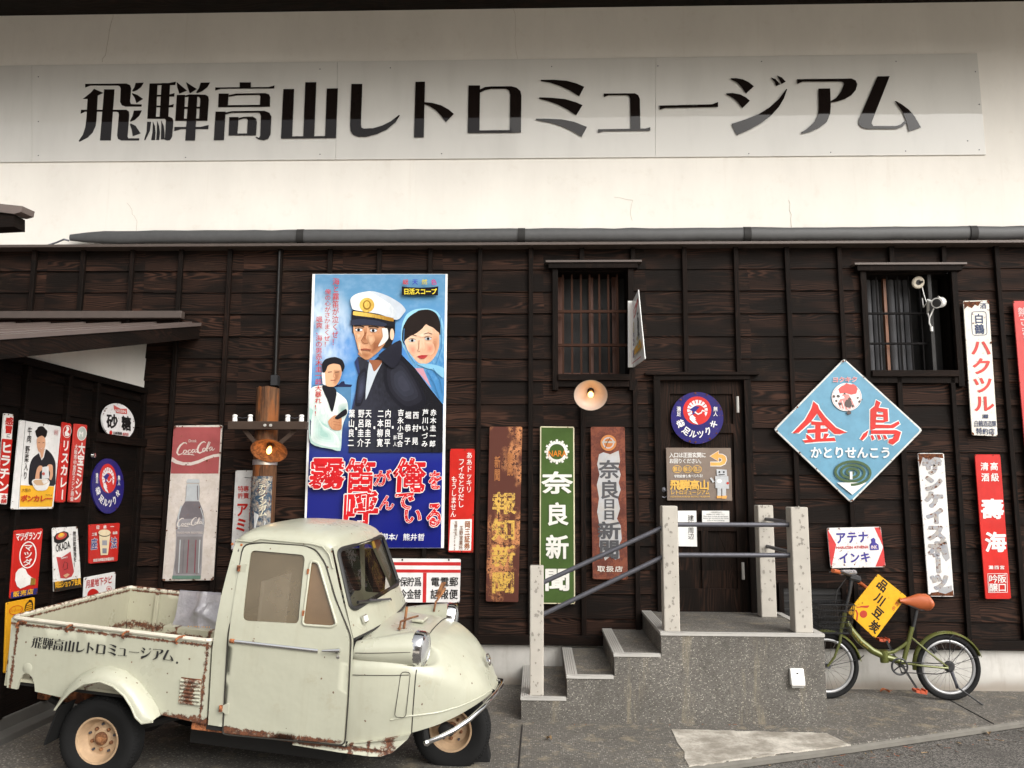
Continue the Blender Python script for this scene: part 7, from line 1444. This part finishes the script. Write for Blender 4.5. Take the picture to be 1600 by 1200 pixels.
zb_ = WP(417, 722, yp-rp_).z; m = MB(); m.lathe([(rp_*1.05, -.022), (rp_*1.05, .022)], plain('zinc_band', (.42, .42, .41), .45, .7, .2, 20), V3((a.x, yp, zb_)), (0, 0, 1), 24); m.build('band', PO)
M_BULB = emis('lit_bulb', (1, .50, .14), 3.5); M_GLOW = emis('lit_filament', (1, .62, .22), 22)
def shade_lamp(nm, lab, c, ax, R, depth, inner, outer, arm, bulb_r, watts):
    L_ = thing(nm, lab, 'lamp', c); ax = V3(ax).normalized(); m = MB()
    prof = [(.026, -depth), (.030, -depth*.8), (R*.42, -depth*.62), (R*.75, -depth*.30), (R, 0)]
    m.lathe(prof, outer, c, ax, 32); m.lathe([(r*.985, h+.003) for r, h in prof[1:]][::-1], inner, c, ax, 32); m.lathe([(R, 0), (R*1.01, .003), (R*.985, .003)], outer, c, ax, 32); m.build('shade', L_, sharp=70)
    k = c-ax*depth*.62; m = MB(); m.lathe([(.018, -.02), (.02, .012), (.016, .016)], plain('brass_socket', (.35, .2, .06), .35, .8), k, ax, 16); m.build('socket', L_)
    m = MB(); m.lathe([(.010, .012), (bulb_r*.75, .03), (bulb_r, .05), (bulb_r*.92, .068), (bulb_r*.55, .082), (0, .088)], M_BULB, k, ax, 18); m.build('bulb', L_)
    m = MB(); m.tube(arm, .010, M_BLK, 8); m.build('arm', L_)
    ld = bpy.data.lights.new('lamp_light', 'POINT'); ld.energy = watts; ld.color = (1, .62, .28); ld.shadow_soft_size = .02; lo = bpy.data.objects.new('lamp_light', ld); COL.objects.link(lo); lo.parent = L_; lo.location = (k+ax*.125)-c
    return L_
c = WP(420.5, 704, yp-rp_-.11)
shade_lamp('pole_lamp', 'rusty lamp shade with glowing filament bulb on the wooden pole', c, (.05, -.62, -.78), (WP(448, 704, c.y)-WP(392.5, 704, c.y)).x/2, .085, old_metal('rusty_shade_inside', (.40, .16, .06), (.16, .07, .035)), old_metal('rusty_shade', (.26, .10, .05), (.10, .045, .025)), [c+V3((-.002, .05, .07)), c+V3((0, .10, .09)), c+V3((0, .14, .05))], .022, .35)
c = WP(923, 617.5, -.33)
shade_lamp('wall_lamp', 'round white enamel lamp shade glowing warm below the barred window', c, (-.06, -.86, -.52), (WP(949.5, 617, c.y)-WP(896.5, 617, c.y)).x/2, .11, plain('white_enamel_shade', (.55, .43, .36), .35, 0, .06), plain('green_enamel_back', (.05, .06, .05), .3), [c+V3((.004, .08, .05)), c+V3((.01, .16, .12)), c+V3((.01, .25, .10)), c+V3((.01, .31, .02))], .024, .10)
# paper wrapped round the pole
rg = rp_*1.075
def gum(u, v, k):
    p = WP(u, v, yp-rg); x = max(-.97, min(.97, (p.x-a.x)/rg)); return V3((a.x+(rg+k)*x, yp-math.sqrt(1-x*x)*(rg+k), p.z))
GU = thing('chewing_gum_sign', 'torn dark blue chewing gum sign wrapped around the wooden pole', 'sign', (a.x, yp, WP(415, 780, yp).z)); m = MB(); rows = []
gz0, gz1 = WP(414, 744, yp-rg).z, WP(412, 830, yp-rg).z
for i in range(13): z_ = gz0+(gz1-gz0)*i/12; rows.append([V3((a.x+rg*math.sin(rad(t)), yp-rg*math.cos(rad(t)), z_)) for t in range(-80, 62, 6)])
m.grid(rows, enamel((.035, .065, .10), .24, .35, .7, key='gum')); m.build('panel', GU)
class G: pass
m = MB(); wq = enamel((.60, .56, .42), .12)
def gput(ch, q, bold=.03):
    vs, fs = glyph(ch, bold); m.add([gum(*lerp2(q, (x-.03)/.94, 1-(y+.085)/.93), .002+h) for x, y, h in vs], fs, wq)
for i, ch in enumerate('チウインガム'): x, y = 409.5+.2*i, 757.5+8.2*i; gput(ch, [(x-5.5, y), (x+5.5, y-2), (x+5, y+7.2), (x-6, y+9)])
for ch, x, y in (('サ', 416.5, 748), ('ン', 418.5, 753), ('ア', 406, 748), ('ー', 407, 753)): gput(ch, [(x-2.6, y), (x+2.6, y), (x+2.6, y+5), (x-2.6, y+5)], .02)
m.build('lettering', GU, weld=False)
m = MB(); m.add([gum(u, v, .004) for u, v in ((397, 800), (402, 803), (408, 808), (414, 815), (412, 830), (397, 830))], [(0, 1, 2, 3, 4, 5)], plain('torn_paper', (.42, .43, .42), .7)); m.build('torn_layer', GU)
# security camera and cable ring inside the right window
c = WP(1466, 473, -.10); SC = thing('security_camera', 'white bullet camera hanging in the right window with dangling cable', 'camera', c)
ax = V3((-.62, -.75, -.22)).normalized(); m = MB(); m.tube([c-ax*.07, c+ax*.05], .040, M_WHITE, 20); cbody = m.build('housing', SC, bevel=.006)
m = MB(); m.lathe([(.036, .051), (.033, .055), (0, .056)], M_BLK, c, ax, 20); m.build('lens', SC)
m = MB(); m.tube([c-ax*.05+V3((.0, 0, .05)), c-ax*.02+V3((0, 0, .055)), c-ax*.10+V3((0, 0, .03))], .006, M_WHITE, 8); m.tube([c-ax*.068, c-ax*.09], .046, M_WHITE, 16); m.tube([c+V3((-.035, 0, .0)), WP(1450, 469, -.06), WP(1450, 490, .08)], .012, M_WHITE, 8); m.build('bracket', SC)
m = MB(); m.tube([WP(1441, 449, .05), WP(1444, 462, .02), WP(1448, 473, -.02), WP(1443, 480, .0), WP(1441, 466, .03)], .0045, M_WHITE, 6); m.tube([WP(1459, 482, -.08), WP(1452, 497, -.06), WP(1452, 505, -.05), WP(1455, 512, -.05)], .006, M_WHITE, 6); m.tube([WP(1450, 489, -.05), WP(1452, 498, -.05)], .006, M_WHITE, 6); m.lathe([(.012, -.02), (.012, .02), (0, .022)], M_WHITE, WP(1455.5, 514, -.05), (0, 0, -1), 10); m.build('cable', SC)
c = WP(1434, 441.5, .06); J = thing('junction_ring', 'round cream ring fitting under the lintel of the right window', 'fitting', c); m = MB()
m.lathe([(.022, .012), (.026, .018), (.046, .018), (.055, .010), (.055, 0), (.03, 0)], plain('cream_plastic', (.62, .56, .45), .5), c, (0, -1, -.25), 24); m.build('ring', J); m = MB(); m.lathe([(.024, .014), (0, .014)], M_BLK, c, (0, -1, -.25), 20); m.tube([c, c+V3((.03, -.03, 0))], .010, M_BLK, 8); m.build('socket', J)
# dry leaves lying on the ground
ML = [plain('dry_leaf_orange', (.32, .09, .03), .7, 0, .3, 40), plain('dry_leaf_tan', (.30, .20, .10), .8, 0, .3, 40)]
def leaf(u, v, L, rot, mt, z, lab, cat='leaf'):
    p = GP(u, v, z); m = MB(); rows = []
    for i in range(9):
        f = i/8; w = L*.30*math.sin(math.pi*min(1, f*.96+.02))**.8; rows.append([p+V3((math.cos(rot)*(f-.5)*L-math.sin(rot)*w*k, math.sin(rot)*(f-.5)*L+math.cos(rot)*w*k, .006+.02*abs(k)*(.4+f*.6)+.012*math.sin(f*4))) for k in (-1, -.5, 0, .5, 1)])
    m.grid(rows, mt); m.tube([p+V3((math.cos(rot)*L*.5, math.sin(rot)*L*.5, .01)), p+V3((math.cos(rot)*L*.72, math.sin(rot)*L*.72, .012))], .002, mt, 5); o = m.build('dry_leaf', None, p); tag(o, lab, cat, 'dry leaves on the ground')
leaf(1383, 1082, .085, .2, ML[0], 0, 'orange dry leaf on the pavement under the bicycle pedal')
leaf(858, 1157, .05, 2.2, ML[1], 0, 'curled tan leaf on the pavement left of the pale slab')
leaf(1171, 1197, .06, .4, ML[0], -.05, 'orange brown leaf on the asphalt at the bottom edge')
leaf(1545, 1149, .05, 1.2, ML[1], -.05, 'pale leaf on the asphalt by the kerb at lower right')
rr = random.Random(12); m = MB()
for i in range(170):
    f = rr.random(); x = .9+f*2.9; y = -1.954+(x-.901)*.4085-abs(rr.gauss(.09, .07))-.03; t = rr.uniform(0, 3.14); L = rr.uniform(.008, .05); w = rr.uniform(.002, .010)
    m.add([V3((x+math.cos(t)*L*a_-math.sin(t)*w*b_, y+math.sin(t)*L*a_+math.cos(t)*w*b_, -.047+rr.uniform(0, .006))) for a_, b_ in ((-.5, -.5), (.5, -.2), (.5, .2), (-.5, .5))], [(0, 1, 2, 3)], rr.choice(ML+[plain('dark_litter', (.05, .035, .02), .9)]*3))
for i in range(120):
    x, y, z = rr.choice([(rr.uniform(-.5, 2.1), -1.08-abs(rr.gauss(0, .05)), .001), (rr.uniform(2.1, 4.2), -.03-abs(rr.gauss(0, .05)), .001), (rr.uniform(-3.3, 3.2), rr.uniform(-2.4, -.1), .001)]); t = rr.uniform(0, 3.14); L = rr.uniform(.006, .028); w = rr.uniform(.002, .006)
    if y < -1.954+(x-.901)*.4085+.02 or (-.15 < x < 2.06 and y > -1.07): continue
    m.add([V3((x+math.cos(t)*L*a_-math.sin(t)*w*b_, y+math.sin(t)*L*a_+math.cos(t)*w*b_, z+rr.uniform(.001, .004))) for a_, b_ in ((-.5, -.5), (.5, -.2), (.5, .2), (-.5, .5))], [(0, 1, 2, 3)], rr.choice(ML+[plain('dark_litter', (.05, .035, .02), .9)]*2))
o = m.build('leaf_litter'); struct(o, 'crumbled dry leaf litter along the kerb', 'stuff')

for o in bpy.data.objects:
    if '_o' in o: del o['_o']
